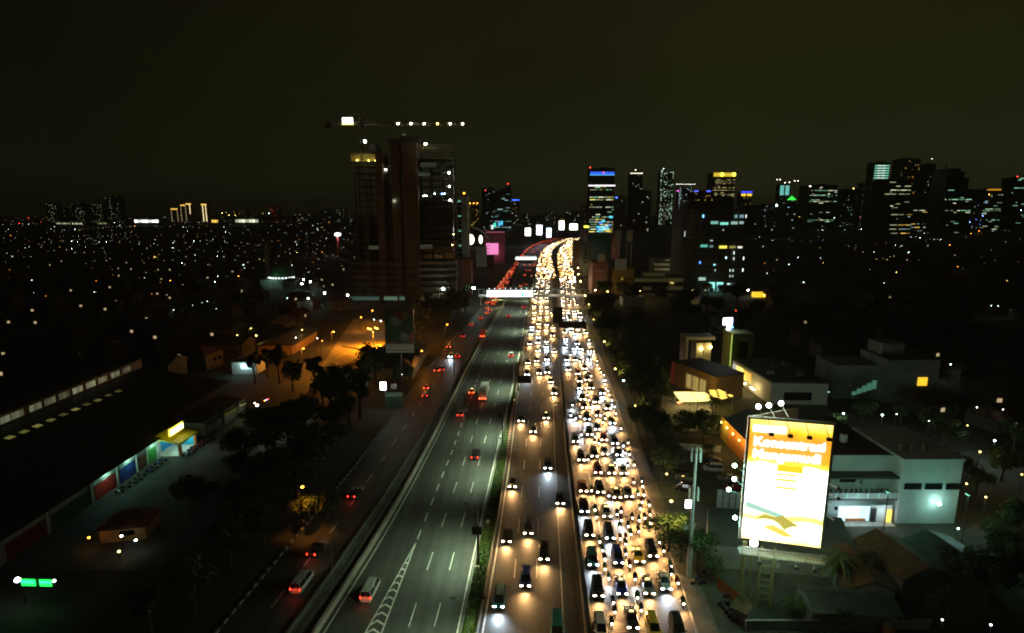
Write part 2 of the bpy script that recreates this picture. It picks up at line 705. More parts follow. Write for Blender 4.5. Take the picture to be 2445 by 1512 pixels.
# median grass (uncountable) and shrubs
mb = MB()
a_, b_ = edge('tl_r', .15), edge('tr_l', -.4)
for i in range(9000):
    Y = 62 + 200 * R.random() ** 1.6
    p, _ = line_at(a_, Y)
    q, _ = line_at(b_, Y)
    c = p.lerp(q, R.random())
    if 126 < Y < 158:
        continue
    h_, an = R.uniform(.12, .4), R.uniform(0, 6.3)
    d = Vector((math.cos(an), math.sin(an), 0)) * .12
    c.z = .012
    mb.add([c - d, c + d, c + d * .4 + Vector((d.y, d.x, h_))], [(0, 1, 2)])
stuff(tag(obj('median_grass', mb, mats=mat('median_blades', (.085, .15, .03), .8, 0, .4, 1.2)), 'rough green grass growing on the highway median', 'grass'))

# ================================================================== vehicles
def ring(y, wd, bot, top, crown=.03):
    h = [(wd * .88, bot), (wd, bot + (top - bot) * .4), (wd * .97, top - .1), (wd * .82, top)]
    return [(x, y, z) for x, z in h] + [(0, y, top + crown)] + [(-x, y, z) for x, z in h[::-1]] + [(0, y, bot)]


def cabin(y, wb, wr, base, roof):
    return [(wb, y, base), (wr, y, roof - .06), (wr * .86, y, roof), (0, y, roof + .03), (-wr * .86, y, roof), (-wr, y, roof - .06), (-wb, y, base), (0, y, base)]


PAINTS = {
    'black': mat('car_black', (.012, .012, .013), .28, .2, 0), 'white': mat('car_white', (.6, .6, .58), .3, 0, .05),
    'silver': mat('car_silver', (.32, .33, .34), .32, .6, .05), 'grey': mat('car_grey', (.09, .095, .1), .3, .4, .05),
    'red': mat('car_red', (.32, .02, .015), .3, .1, .05), 'blue': mat('car_blue', (.02, .04, .22), .3, .2, .05),
    'teal': mat('car_teal', (.03, .2, .2), .3, .2, .05), 'yellow': mat('car_yellow', (.6, .36, .02), .35, 0, .05),
    'gold': mat('car_gold', (.30, .24, .12), .35, .4, .05), 'brown': mat('car_brown', (.08, .04, .025), .35, .2, .05)}
CHROME = mat('chrome', (.5, .5, .5), .2, 1, 0)
PLATE = mat('plate', (.03, .03, .03), .5, 0, 0)
HEAD_W = emi((1, .82, .54), 28, name='headlight_warm')
HEAD_C = emi((.80, .93, 1), 30, name='headlight_white')
TAIL = emi((1, .03, .015), 7, name='tail_light_on')
BRAKE = emi((1, .13, .04), 9, name='brake_light_on')
OFFL = mat('lamp_glass_off', (.35, .3, .28), .15, 0, 0)

tyre = MB().tube((-.11, 0, 0), (.11, 0, 0), .31, .31, 14).mesh('wheel', RUBBER)
rimm = MB().tube((-.118, 0, 0), (.118, 0, 0), .19, .19, 10).mesh('rim', STEEL)


def dome_lamp(rx, rz, m):
    "bulging lamp glass looking forward along +Y"
    rings = []
    for k in range(4):
        a = k / 3. * math.pi / 2
        rr = max(.02, math.cos(a))
        rings.append([(rx * rr * math.cos(t * math.pi / 5), .09 * math.sin(a), rz * rr * math.sin(t * math.pi / 5)) for t in range(10)])
    return MB().loft(rings).mesh('headlight', m, True)


LAMPS = {}


def lampmesh(kind, rx, rz, m):
    k = (kind, rx, rz, m.name)
    if k not in LAMPS:
        LAMPS[k] = dome_lamp(rx, rz, m)
    return LAMPS[k]


HLP = 2300.      # watts of one car's pair of headlights
PROTO = {}


def car_proto(kind, paint, lights, warm=True):
    key = (kind, paint, lights, warm)
    if key in PROTO:
        return PROTO[key]
    P = PAINTS[paint]
    lab = {'sedan': 'saloon car', 'taxi': 'taxi saloon', 'mpv': 'people carrier', 'hatch': 'small hatchback', 'van': 'van'}[kind]
    t = thing({'sedan': 'saloon_car', 'taxi': 'taxi', 'mpv': 'people_carrier', 'hatch': 'hatchback', 'van': 'van'}[kind], paint + ' ' + lab, 'van' if kind == 'van' else 'car', (0, -500, 0))
    b = MB()
    if kind in ('sedan', 'taxi'):
        Lf, Lr, hw = 2.25, -2.25, .87
        b.loft([ring(y, hw * k, bo, tp) for y, k, bo, tp in ((2.25, .78, .38, .62), (2.1, .93, .24, .70), (1.2, 1, .22, .88), (.9, 1, .22, .93), (-1.3, 1, .22, .97), (-2.0, .95, .24, .95), (-2.25, .82, .38, .84))])
        cab = [(1.05, .76, .68, .93, .96), (.3, .80, .62, .93, 1.42), (-.75, .80, .62, .95, 1.42), (-1.65, .74, .66, .95, .99)]
        rf = (.28, -.8, .58, 1.44)
    elif kind == 'hatch':
        Lf, Lr, hw = 1.9, -1.9, .83
        b.loft([ring(y, hw * k, bo, tp) for y, k, bo, tp in ((1.9, .78, .38, .66), (1.75, .93, .24, .76), (1.0, 1, .22, .94), (-1.5, 1, .22, 1.0), (-1.9, .9, .3, .95))])
        cab = [(1.1, .74, .68, .94, .98), (.45, .78, .62, .94, 1.5), (-1.2, .78, .62, .98, 1.48), (-1.8, .74, .68, .98, 1.02)]
        rf = (.42, -1.25, .58, 1.52)
    elif kind == 'mpv':
        Lf, Lr, hw = 2.2, -2.2, .87
        b.loft([ring(y, hw * k, bo, tp) for y, k, bo, tp in ((2.2, .8, .4, .74), (2.05, .94, .26, .84), (1.35, 1, .24, 1.02), (-2.0, 1, .24, 1.08), (-2.2, .93, .34, 1.05))])
        cab = [(1.5, .78, .7, 1.0, 1.04), (.75, .82, .66, 1.03, 1.7), (-1.85, .82, .66, 1.06, 1.7), (-2.15, .78, .7, 1.06, 1.12)]
        rf = (.7, -1.9, .62, 1.73)
    else:
        Lf, Lr, hw = 2.4, -2.4, .9
        b.loft([ring(y, hw * k, bo, tp) for y, k, bo, tp in ((2.4, .85, .4, .9), (2.25, .96, .28, 1.02), (1.8, 1, .26, 1.12), (-2.3, 1, .26, 1.15), (-2.4, .96, .3, 1.12))])
        cab = [(2.0, .84, .76, 1.1, 1.14), (1.3, .87, .76, 1.12, 1.95), (-2.2, .87, .76, 1.14, 1.98), (-2.36, .84, .76, 1.14, 1.2)]
        rf = (1.25, -2.25, .72, 2.0)
    obj('body', b, t, mats=P, smooth=False)
    gl = obj('window_glass', MB().loft([cabin(*c) for c in cab]), t, mats=GLASSD)
    r = MB()
    y0, y1, wr, zr = rf
    r.loft([[(wr, y0, zr - .06), (wr * .8, y0, zr), (-wr * .8, y0, zr), (-wr, y0, zr - .06)],
            [(wr * 1.06, (y0 + y1) / 2, zr - .05), (wr * .85, (y0 + y1) / 2, zr + .03), (-wr * .85, (y0 + y1) / 2, zr + .03), (-wr * 1.06, (y0 + y1) / 2, zr - .05)],
            [(wr, y1, zr - .06), (wr * .8, y1, zr), (-wr * .8, y1, zr), (-wr, y1, zr - .06)]])
    # pillars keep the roof on the body
    for c0, c1 in ((cab[0], cab[1]), (cab[3], cab[2])):
        for s in (-1, 1):
            r.tube((s * c0[1] * .97, c0[0], c0[3] + .03), (s * c1[2], c1[0], c1[4] - .05), .045, n=5)
    for s in (-1, 1):
        ym = (cab[1][0] + cab[2][0]) / 2
        r.tube((s * .82 * hw / .87, ym, cab[1][3]), (s * cab[1][2], ym, cab[1][4] - .04), .05, n=5)
    obj('roof', r, t, mats=P)
    for sx in (-1, 1):
        for yy in (Lf - .85, Lr + .85):
            wl = obj('wheel', tyre, t, (sx * (hw - .08), yy, .31))
            obj('rim', rimm, wl)
        m = obj('mirror', MB().box((sx * (hw + .09), cab[0][0] - .25, cab[0][3] + .08), (.2, .12, .15)), t, mats=P)
    hm = {'on': (HEAD_W if warm else HEAD_C), 'tail': OFFL, 'brake': OFFL, 'off': OFFL}[lights]
    tm = {'on': mat('tail_glass', (.25, .01, .01), .3, 0, 0), 'tail': TAIL, 'brake': BRAKE, 'off': mat('tail_glass', (.25, .01, .01), .3, 0, 0)}[lights]
    zl = {'sedan': .66, 'taxi': .66, 'hatch': .70, 'mpv': .78, 'van': .9}[kind]
    for sx in (-1, 1):
        obj('headlight', lampmesh('h', .26, .15, hm), t, (sx * (hw - .27), Lf - .09, zl))
        o = obj('tail_light', lampmesh('t', .16, .2, tm), t, (sx * (hw - .16), Lr + .05, zl + .12))
        o.rotation_euler = (0, 0, math.pi)
    obj('number_plate', MB().box((0, Lf + .012, .42), (.5, .02, .16)), t, mats=PLATE)
    obj('grille', MB().box((0, Lf - .02, zl - .12), (.7, .06, .14)), t, mats=BLACK)
    if kind == 'taxi':
        obj('roof_sign', MB().prism([(-.3, -.25), (.3, -.25), (.3, -.08), (-.3, -.08)], zr + .02, zr + .2), t, mats=emi((1, .8, .3), 3))
    if lights == 'on':
        light('SPOT', t, (0, Lf + .12, zl + .1), (1, .53, .19) if warm else (.72, .87, 1), HLP, .35, 130, (0, 1, -.34), 1.)
    elif lights in ('tail', 'brake'):
        light('SPOT', t, (0, Lf + .12, zl + .1), (1, .72, .4), HLP * .06, .35, 110, (0, 1, -.3), 1.)
        light('POINT', t, (0, Lr - .35, zl + .15), (1, .06, .03), 14 if lights == 'tail' else 22, .3)
    t['len'] = Lf
    PROTO[key] = freeze(t)
    return t


def moto_proto(col, warm=True, on=True):
    key = ('moto', col, warm, on)
    if key in PROTO:
        return PROTO[key]
    P = PAINTS[col]
    t = thing('motorcycle', col + ' motorcycle', 'motorcycle', (0, -500, 0))
    w2 = MB()
    w2.tube((-.05, 0, 0), (.05, 0, 0), .29, .29, 12)
    wm = w2.mesh('wheel', RUBBER)
    for yy in (.62, -.62):
        obj('wheel', wm, t, (0, yy, .29))
    b = MB().loft([[(x * k, y, z0), (x * k, y, z0 + .2), (-x * k, y, z0 + .2), (-x * k, y, z0)] for y, x, z0, k in ((.52, .10, .5, 1), (.3, .14, .36, 1), (-.1, .15, .34, 1), (-.5, .13, .55, 1), (-.85, .07, .72, 1))])
    b.loft([[(.17, .5, .55), (.12, .6, .98), (-.12, .6, .98), (-.17, .5, .55)], [(.15, .4, .55), (.1, .44, 1.0), (-.1, .44, 1.0), (-.15, .4, .55)]])
    obj('fairing', b, t, mats=P)
    obj('seat', MB().box((0, -.3, .8), (.24, .75, .1)), t, mats=BLACK)
    obj('handlebar', MB().tube((-.34, .38, 1.02), (.34, .38, 1.02), .022), t, mats=DSTEEL)
    obj('fork', MB().tube((0, .5, .95), (0, .62, .29), .045), t, mats=STEEL)
    obj('headlight', lampmesh('m', .15, .14, (HEAD_W if warm else HEAD_C) if on else OFFL), t, (0, .6, .86))
    o = obj('tail_light', lampmesh('mt', .09, .06, mat('tail_glass', (.25, .01, .01), .3, 0, 0)), t, (0, -.86, .82))
    o.rotation_euler = (0, 0, math.pi)
    if on:
        light('SPOT', t, (0, .75, .9), (1, .50, .16) if warm else (.8, .9, 1), HLP * .42, .25, 125, (0, 1, -.36), 1.)
    t['len'] = .9
    PROTO[key] = freeze(t)
    return t


def rider_proto(name, col):
    key = ('rider', name)
    if key in PROTO:
        return PROTO[key]
    V = [(0, -.28, .92), (0, -.25, 1.12), (0, -.2, 1.36), (0, -.16, 1.5), (0, -.13, 1.6),
         (.2, -.2, 1.38), (.27, .05, 1.16), (.3, .34, 1.06), (-.2, -.2, 1.38), (-.27, .05, 1.16), (-.3, .34, 1.06),
         (.12, -.27, .9), (.2, .14, .82), (.17, .06, .42), (.17, .18, .38), (-.12, -.27, .9), (-.2, .14, .82), (-.17, .06, .42), (-.17, .18, .38)]
    Ed = [(0, 1), (1, 2), (2, 3), (3, 4), (2, 5), (5, 6), (6, 7), (2, 8), (8, 9), (9, 10), (0, 11), (11, 12), (12, 13), (13, 14), (0, 15), (15, 16), (16, 17), (17, 18)]
    rd = [.15, .16, .18, .07, .08, .09, .06, .045, .09, .06, .045, .11, .085, .055, .05, .11, .085, .055, .05]
    me = bpy.data.meshes.new('b')
    me.from_pydata(V, Ed, [])
    o = bpy.data.objects.new('b', me)
    C.objects.link(o)
    o.modifiers.new('s', 'SKIN')
    for i, d in enumerate(me.skin_vertices[0].data):
        d.radius = (rd[i], rd[i])
        d.use_root = i == 0
    bpy.context.view_layer.update()
    bm = bpy.data.meshes.new_from_object(o.evaluated_get(bpy.context.evaluated_depsgraph_get()))
    bpy.data.objects.remove(o)
    bm.materials.clear()
    bm.materials.append(col)
    t = tag(obj('person', bm, None, (0, -500, 0)), 'person in a %s jacket riding a motorcycle' % name, 'person')
    obj('helmet', MB().ball((0, -.12, 1.66), .145, 8, 6), t, mats=BLACK, smooth=True)
    obj('visor', MB().box((0, 0.005, 1.66), (.17, .04, .09)), t, mats=GLASSD)
    PROTO[key] = freeze(t)
    return t


JK = [('dark', mat('jacket_dark', (.02, .02, .025), .9)), ('green', mat('jacket_green', (.02, .14, .05), .9)), ('red', mat('jacket_red', (.16, .02, .02), .9)), ('blue', mat('jacket_blue', (.02, .04, .14), .9))]
USED = set()


def place(proto, p, heading, label, group):
    "heading = direction of travel in the ground plane; p = where the front lamps are"
    d = Vector((heading.x, heading.y, 0)).normalized()
    c = p - d * proto['len']
    rz = math.atan2(-d.x, d.y)
    if proto.name not in USED:
        USED.add(proto.name)
        o = proto
        o.location = (c.x, c.y, .03)
        o.rotation_euler = (0, 0, rz)
        o['label'] = label
        o['group'] = group
    else:
        o = clone(proto, (c.x, c.y, .03), rz, label, group)
    return o


def park(proto, p, rz, label, group=None):
    d = Vector((-math.sin(rz), math.cos(rz), 0))
    return place(proto, Vector((p.x, p.y, 0)) + d * proto['len'], d, label, group or 'parked vehicles')


def road_dir(a, b, Y):
    _, d1 = line_at(ED[a], Y)
    _, d2 = line_at(ED[b], Y)
    return (d1 + d2).normalized()


PLACED = []


def clear(c, lon, lat):
    for q, lo, la in PLACED:
        if abs(q.y - c.y) < (lon + lo) and abs(q.x - c.x) < (lat + la):
            return False
    PLACED.append((c.copy(), lon, lat))
    return True


def kindname(k, c):
    return c + ' ' + {'sedan': 'saloon car', 'taxi': 'taxi', 'mpv': 'people carrier', 'hatch': 'hatchback', 'van': 'van'}[k]


z1, z2, z3, z4 = Q(2150, 1500, 3.78), Q(2250, 1900, 4.32), Q(2300, 2200, 4.445), Q(2050, 1200, 4.32)
CH = ['black', 'black', 'grey', 'silver', 'white', 'black', 'brown', 'gold', 'grey', 'red']
KD = ['mpv', 'mpv', 'sedan', 'hatch', 'mpv', 'van']


def oncoming(px, kind, paint, warm, road, where):
    a, b = road
    p = g(px[0], px[1], .68)
    p.z = 0
    c = p + Vector((0, 2.2, 0))
    if not clear(c, 2.1, .85):
        return
    d = -road_dir(a, b, p.y)
    place(car_proto(kind, paint, 'on', warm), p, d, '%s, headlights on, %s' % (kindname(kind, paint), where), 'oncoming traffic')


TR, FR, TL, FL = ('tr_l', 'tr_r'), ('fr_l', 'fr_r'), ('tl_l', 'tl_r'), ('fl_l', 'fl_r')
# eastern highway carriageway, read one by one
for x, y, k, c, wm in ((1190, 1452, 'mpv', 'teal', 0), (1254, 1402, 'mpv', 'blue', 1), (1299, 1338, 'mpv', 'black', 1), (1209, 1294, 'sedan', 'black', 1), (1261, 1276, 'mpv', 'grey', 1), (1338, 1203, 'sedan', 'black', 1), (1223, 1163, 'sedan', 'black', 1), (1308, 1120, 'mpv', 'black', 0), (1244, 1006, 'sedan', 'black', 1), (1273, 1033, 'mpv', 'grey', 1), (1304, 999, 'taxi', 'black', 1), (1323, 941, 'mpv', 'black', 1), (1330, 1530, 'van', 'teal', 1)):
    oncoming((x, y), k, c, bool(wm), TR, 'on the clear stretch of the eastern carriageway')
for i, q in enumerate(((250, 1300), (460, 1280), (600, 1270), (665, 1425), (265, 1100), (415, 1060), (595, 1040), (720, 905), (440, 890), (585, 820), (295, 770), (440, 750), (590, 730), (690, 630), (320, 605), (445, 655), (445, 545), (580, 530), (700, 490), (335, 480), (455, 425), (590, 440), (370, 325), (470, 310), (595, 300), (685, 235), (380, 230), (490, 190), (595, 200), (370, 120), (490, 115), (590, 130), (400, 15), (520, 10), (590, 20))):
    oncoming(z4(*q), R.choice(KD + ['taxi']), R.choice(CH), R.random() < .8, TR, 'in the dense queue on the eastern carriageway')
# jammed frontage road
J = 'in the jam on the eastern frontage road'
for q, k, c, wm in (((330, 285), 'mpv', 'teal', 0), ((785, 250), 'mpv', 'blue', 1), ((1155, 215), 'taxi', 'yellow', 1), ((1400, 130), 'mpv', 'black', 1), ((425, 840), 'mpv', 'black', 1), ((845, 790), 'taxi', 'blue', 1), ((1330, 785), 'taxi', 'silver', 1), ((1635, 705), 'sedan', 'white', 0), ((1040, 1395), 'taxi', 'black', 1), ((480, 1570), 'mpv', 'white', 1), ((1440, 1560), 'mpv', 'yellow', 0), ((1880, 1570), 'mpv', 'black', 1)):
    oncoming(z3(*q), k, c, bool(wm), FR, J)
for q, k, c, wm in (((365, 285), 'sedan', 'red', 1), ((660, 315), 'mpv', 'black', 1), ((950, 395), 'taxi', 'gold', 1), ((1155, 380), 'sedan', 'silver', 1), ((385, 650), 'mpv', 'black', 0), ((775, 722), 'taxi', 'white', 1), ((475, 1060), 'mpv', 'black', 1), ((830, 1110), 'mpv', 'black', 0)):
    oncoming(z2(*q), k, c, bool(wm), FR, J)
for q, k, c, wm in (((750, 680), 'mpv', 'black', 0), ((790, 915), 'mpv', 'black', 1), ((910, 830), 'hatch', 'blue', 1), ((580, 1020), 'mpv', 'grey', 1), ((1010, 990), 'hatch', 'red', 1), ((1175, 1050), 'mpv', 'black', 0), ((665, 1300), 'mpv', 'black', 1), ((865, 1240), 'mpv', 'black', 1), ((1025, 1200), 'sedan', 'white', 1), ((1240, 1215), 'taxi', 'black', 0), ((920, 1490), 'mpv', 'red', 1), ((1125, 1490), 'taxi', 'gold', 1), ((1310, 1495), 'sedan', 'white', 1), ((1135, 735), 'sedan', 'black', 0), ((1070, 520), 'mpv', 'gold', 1), ((710, 500), 'sedan', 'red', 1), ((685, 380), 'mpv', 'black', 1), ((905, 420), 'mpv', 'black', 1), ((640, 105), 'mpv', 'black', 1), ((640, 205), 'sedan', 'black', 0), ((815, 205), 'mpv', 'black', 1), ((985, 290), 'mpv', 'black', 0), ((920, 620), 'sedan', 'gold', 1)):
    oncoming(z1(*q), k, c, bool(wm), FR, J)
for q in ((905, 830), (945, 1050), (965, 1215), (1085, 1045), (1190, 1070), (1330, 1040), (1130, 1290), (1150, 1400), (1330, 1320), (1330, 895), (1070, 850), (1120, 770), (1180, 860), (1250, 1200), (1290, 1400), (1200, 1200), (920, 690), (1080, 600), (920, 520), (1130, 520)):
    oncoming(z4(*q), R.choice(KD + ['taxi']), R.choice(CH), R.random() < .75, FR, J)

# motorcycles filtering between the cars, each with its rider
MQ = [(z1, ((525, 465), (505, 620), (545, 690), (580, 665), (650, 640), (660, 915), (1185, 595), (1165, 490), (1130, 395), (1265, 820), (1370, 1040), (1300, 1085), (1225, 1110), (1340, 1195), (1390, 1215), (765, 1295), (1180, 1340), (1370, 1385), (1465, 1375), (1085, 310), (1070, 250), (1035, 210), (1020, 150), (1000, 95), (990, 730), (1025, 670), (960, 620), (870, 415), (780, 390), (800, 450), (800, 500), (865, 1030), (930, 1045), (880, 950), (760, 310), (735, 210))),
      (z2, ((505, 290), (565, 625), (590, 750), (645, 1180), (700, 1330), (735, 1480), (805, 380), (1015, 655), (950, 700), (1025, 805), (1000, 930), (1140, 910), (1215, 765), (1350, 605), (1380, 490), (1505, 540), (1315, 350), (1415, 365), (1390, 215), (1380, 125), (1240, 145), (1335, 810), (1430, 765), (1515, 710), (1415, 880), (1530, 850), (1330, 1000), (1185, 1050), (1105, 1125), (1005, 1130), (1100, 1220), (1195, 1300), (1105, 1395), (1690, 1190), (1755, 1340))),
      (z3, ((540, 370), (600, 540), (690, 970), (715, 1140), (665, 1350), (985, 310), (1075, 550), (1115, 880), (1185, 1110), (1275, 1420), (1720, 320), (1725, 460), (1840, 620), (1940, 990))),
      (z4, ((1215, 990), (1285, 1080), (1230, 1110), (1465, 1060), (1465, 1135), (1500, 1195), (1530, 1260), (1580, 1305), (1580, 1400), (1595, 1470), (1410, 935), (1395, 970), (1410, 890), (1340, 760), (1325, 700), (1000, 960), (1220, 870), (910, 580), (935, 510)))]
for zf, qs in MQ:
    for q in qs:
        x, y = zf(*q)
        p = g(x, y, .86)
        p.z = 0
        c = p + Vector((0, .8, 0))
        if not clear(c, .8, .3):
            c.x += R.choice((-.5, .5))
            p.x = c.x
            if not clear(c, .7, .2):
                continue
        col = R.choice(('black', 'red', 'blue', 'grey', 'black'))
        d = -road_dir('fr_l', 'fr_r', p.y)
        d = (d + Vector((R.uniform(-.08, .08), 0, 0))).normalized()
        m = place(moto_proto(col, R.random() < .8), p, d, '%s motorcycle threading between the cars of the eastern frontage road' % col, 'motorcycles in the jam')
        nm, jm = R.choice(JK + JK[:1])
        pr = rider_proto(nm, jm)
        lb = 'helmeted person in a %s jacket riding a motorcycle through the jam' % nm
        if pr.name not in USED:
            USED.add(pr.name)
            pr.location, pr.rotation_euler = m.location, m.rotation_euler
            pr['label'], pr['group'] = lb, 'motorcycle riders in the jam'
        else:
            clone(pr, m.location, m.rotation_euler[2], lb, 'motorcycle riders in the jam')

# queues further out, lane by lane
def queue(road, lanes, Y0, Y1, step, lights, where, group, skip=.1, jit=1.):
    a, b = ED[road[0]], ED[road[1]]
    for ln in lanes:
        Y = Y0 + R.uniform(0, step)
        while Y < Y1:
            pa, d = line_at(a, Y)
            pb, _ = line_at(b, Y)
            p = pa.lerp(pb, ln) + Vector((R.uniform(-.25, .25), 0, 0))
            p.z = 0
            if R.random() > skip and clear(p + Vector((0, 2.2 if lights == 'on' else -2, 0)), 2.2, .85):
                k, c = R.choice(KD + ['taxi']), R.choice(CH)
                li = lights if lights == 'on' else R.choice(('tail', 'brake', 'brake'))
                pr = car_proto(k, c, li, R.random() < .78 if lights == 'on' else True)
                hd = -d if lights == 'on' else d
                pp = p if lights == 'on' else p + d * pr['len'] * 2
                place(pr, pp, hd, '%s %s' % (kindname(k, c), where), group)
            Y += step + R.uniform(-1, 1) * jit


queue(TR, (.17, .42, .67), 362, 500, 8.5, 'on', 'with headlights on in the far queue of the eastern carriageway', 'far oncoming queue on the highway')
queue(FR, (.14, .38, .62, .85), 262, 330, 8, 'on', 'with headlights on in the jam before the sign gantry', 'jam before the gantry', .05)
queue(FR, (.2, .5, .8), 345, 470, 8.2, 'on', 'with headlights on in the far jam beside the highway', 'far jam on the frontage road', .05)
queue(FL, (.22, .5, .78), 352, 560, 10, 'brake', 'with brake lights on in the far jam on the western frontage road', 'far jam on the western frontage road', .12)


def leaving(px, kind, paint, li, road, where, zt=.8):
    p = g(px[0], px[1], zt)
    p.z = 0
    d = road_dir(road[0], road[1], p.y)
    pr = car_proto(kind, paint, li)
    clear(p + Vector((0, 2.2, 0)), 2.2, .85)
    return place(pr, p + d * pr['len'] * 2, d, '%s with red tail lights %s' % (kindname(kind, paint), where), 'traffic driving away')


WT = 'driving away on the western carriageway'
for x, y, k, c, li in ((872, 1432, 'van', 'white', 'tail'), (1133, 1094, 'mpv', 'black', 'tail'), (1098, 992, 'sedan', 'silver', 'tail'), (1125, 938, 'taxi', 'yellow', 'brake'), (1220, 850, 'mpv', 'white', 'tail'), (1214, 755, 'mpv', 'black', 'tail'), (1251, 734, 'sedan', 'black', 'tail'), (1179, 718, 'hatch', 'red', 'brake'), (1185, 707, 'sedan', 'grey', 'tail')):
    leaving((x, y), k, c, li, TL, WT)
z8 = Q(1850, 950, 4.075)
for q in ((1040, 535), (1100, 535), (1015, 615), (1125, 615), (1150, 465), (1180, 408), (1025, 760), (945, 792), (1000, 1128)):
    leaving(z8(*q), R.choice(KD), R.choice(CH), R.choice(('tail', 'brake')), TL, 'far along the western carriageway')
WF = 'driving away on the western frontage road'
for x, y, k, c, li in ((704, 1412, 'van', 'white', 'tail'), (742, 1325, 'hatch', 'black', 'tail'), (838, 1187, 'hatch', 'black', 'tail'), (1014, 946, 'mpv', 'black', 'tail'), (1017, 927, 'hatch', 'red', 'brake'), (1042, 886, 'mpv', 'black', 'brake'), (1055, 883, 'sedan', 'grey', 'tail'), (1092, 852, 'mpv', 'red', 'tail'), (1071, 829, 'mpv', 'black', 'brake'), (1104, 803, 'sedan', 'black', 'tail'), (1125, 776, 'mpv', 'black', 'tail'), (1162, 748, 'mpv', 'gold', 'brake'), (1170, 741, 'mpv', 'black', 'brake'), (1163, 737, 'van', 'gold', 'brake'), (1148, 760, 'mpv', 'red', 'tail')):
    leaving((x, y), k, c, li, FL, WF)
# one car facing the camera on the western frontage road
p = g(1075, 853, .7)
p.z = 0
place(car_proto('mpv', 'white', 'on', False), p, -road_dir('fl_l', 'fl_r', p.y), 'white people carrier with headlights on facing the wrong way beside the western verge', 'traffic on the western frontage road')


def truck(px, label, boxm, cabm, Lb=6.5, hb=2.9):
    p = g(px[0], px[1], 1.0)
    p.z = 0
    d = road_dir('tl_l', 'tl_r', p.y)
    t = thing('box_truck', label, 'truck', (p.x, p.y, .03), math.atan2(-d.x, d.y))
    obj('cargo_box', MB().box((0, Lb / 2, .9 + hb / 2), (2.3, Lb, hb)), t, mats=boxm)
    cb = MB().loft([[(1.08, y, .5), (1.08, y, z), (.9, y, z + .12), (-.9, y, z + .12), (-1.08, y, z), (-1.08, y, .5)] for y, z in ((Lb + .15, 2.5), (Lb + 1.5, 2.45), (Lb + 1.95, 1.5))])
    obj('cab', cb, t, mats=cabm)
    obj('windscreen', MB().quad((-.95, Lb + 1.56, 2.4), (.95, Lb + 1.56, 2.4), (1.0, Lb + 1.94, 1.55), (-1.0, Lb + 1.94, 1.55)), t, mats=GLASSD)
    obj('chassis', MB().box((0, Lb / 2 + .6, .72), (1.6, Lb + 1.4, .3)), t, mats=BLACK)
    wm = MB().tube((-.16, 0, 0), (.16, 0, 0), .45, .45, 14).mesh('wheel', RUBBER)
    for sx in (-1, 1):
        for yy in (1.4, Lb + .9):
            obj('wheel', wm, t, (sx * .98, yy, .45))
        o = obj('tail_light', lampmesh('tt', .22, .2, BRAKE), t, (sx * .9, -.02, .95))
        o.rotation_euler = (0, 0, math.pi)
    o = obj('tail_light', lampmesh('tt', .22, .2, BRAKE), t, (0, -.02, .8))
    o.rotation_euler = (0, 0, math.pi)
    for zz in (1.2, 3.6):
        obj('door_bar', MB().box((0, -.02, zz), (2.1, .05, .08)), t, mats=STEEL)
    light('POINT', t, (0, -.5, 1), (1, .1, .04), 30, .3)
    light('SPOT', t, (0, Lb + 2.2, 1), (1, .75, .45), HLP * .06, .3, 110, (0, 1, -.3), 1.)


truck((1152, 952), 'white box truck with lit tail lights on the western carriageway', PAINTS['white'], PAINTS['grey'], 8.5)
truck((1152, 803), 'red tailed box truck with yellow upper doors beside the western barrier', mat('truck_red', (.4, .05, .03), .5), PAINTS['yellow'], 5)


# everything beyond: one far queue
mb = MB()
for road, lanes, Y0, Y1, st, fw in ((TR, (.1, .32, .54, .76, .94), 500, 1290, 11, 1), (FR, (.08, .28, .48, .68, .88), 470, 1290, 10.5, 1), (FL, (.2, .5, .8), 560, 1290, 34, 0), (TL, (.3, .6, .85), 620, 1290, 80, 0)):
    a, b = ED[road[0]], ED[road[1]]
    for ln in lanes:
        Y = Y0 + R.uniform(0, 8)
        while Y < Y1:
            pa, d = line_at(a, Y)
            pb, _ = line_at(b, Y)
            p = pa.lerp(pb, ln + R.uniform(-.09, .09))
            rz = math.atan2(-d.x, d.y)
            M = Matrix.Rotation(rz, 3, 'Z')
            mb.box((p.x, p.y, .62), (1.75, 4.3, .75), 0, rz)
            q = p + M @ Vector((0, .2, 0))
            mb.box((q.x, q.y, 1.28), (1.45, 2.6, .6), 0, rz)
            mi = R.choice((1, 1, 1, 2, 4, 4)) if fw else 3
            for s in (-.6, .6):
                q = p + M @ Vector((s, -2.2, 0))
                mb.box((q.x, q.y, .78), (.5, .12, .34), mi, rz)
            Y += st * R.uniform(.6, 1.7)
o = stuff(tag(obj('distant_traffic', mb, mats=[PAINTS['grey'], emi((1, .66, .28), 26, True, 'far_headlight_warm'), emi((.9, .95, 1), 32, True, 'far_headlight_white'), emi((1, .08, .03), 5, False, 'far_tail_light'), emi((1, .5, .12), 8, False, 'far_headlight_dim')]), 'unbroken far stream of cars curving away along the highway', 'traffic'))

# ================================================================== street lamps of the highway
def head_mesh(m):
    mb = MB().loft([[(x * k, y, z) for x, z in ((.16, 0), (.12, .12), (-.12, .12), (-.16, 0))] for y, k in ((0, .6), (.25, 1), (.8, .9))])
    return mb.mesh('lamp_head', DSTEEL)


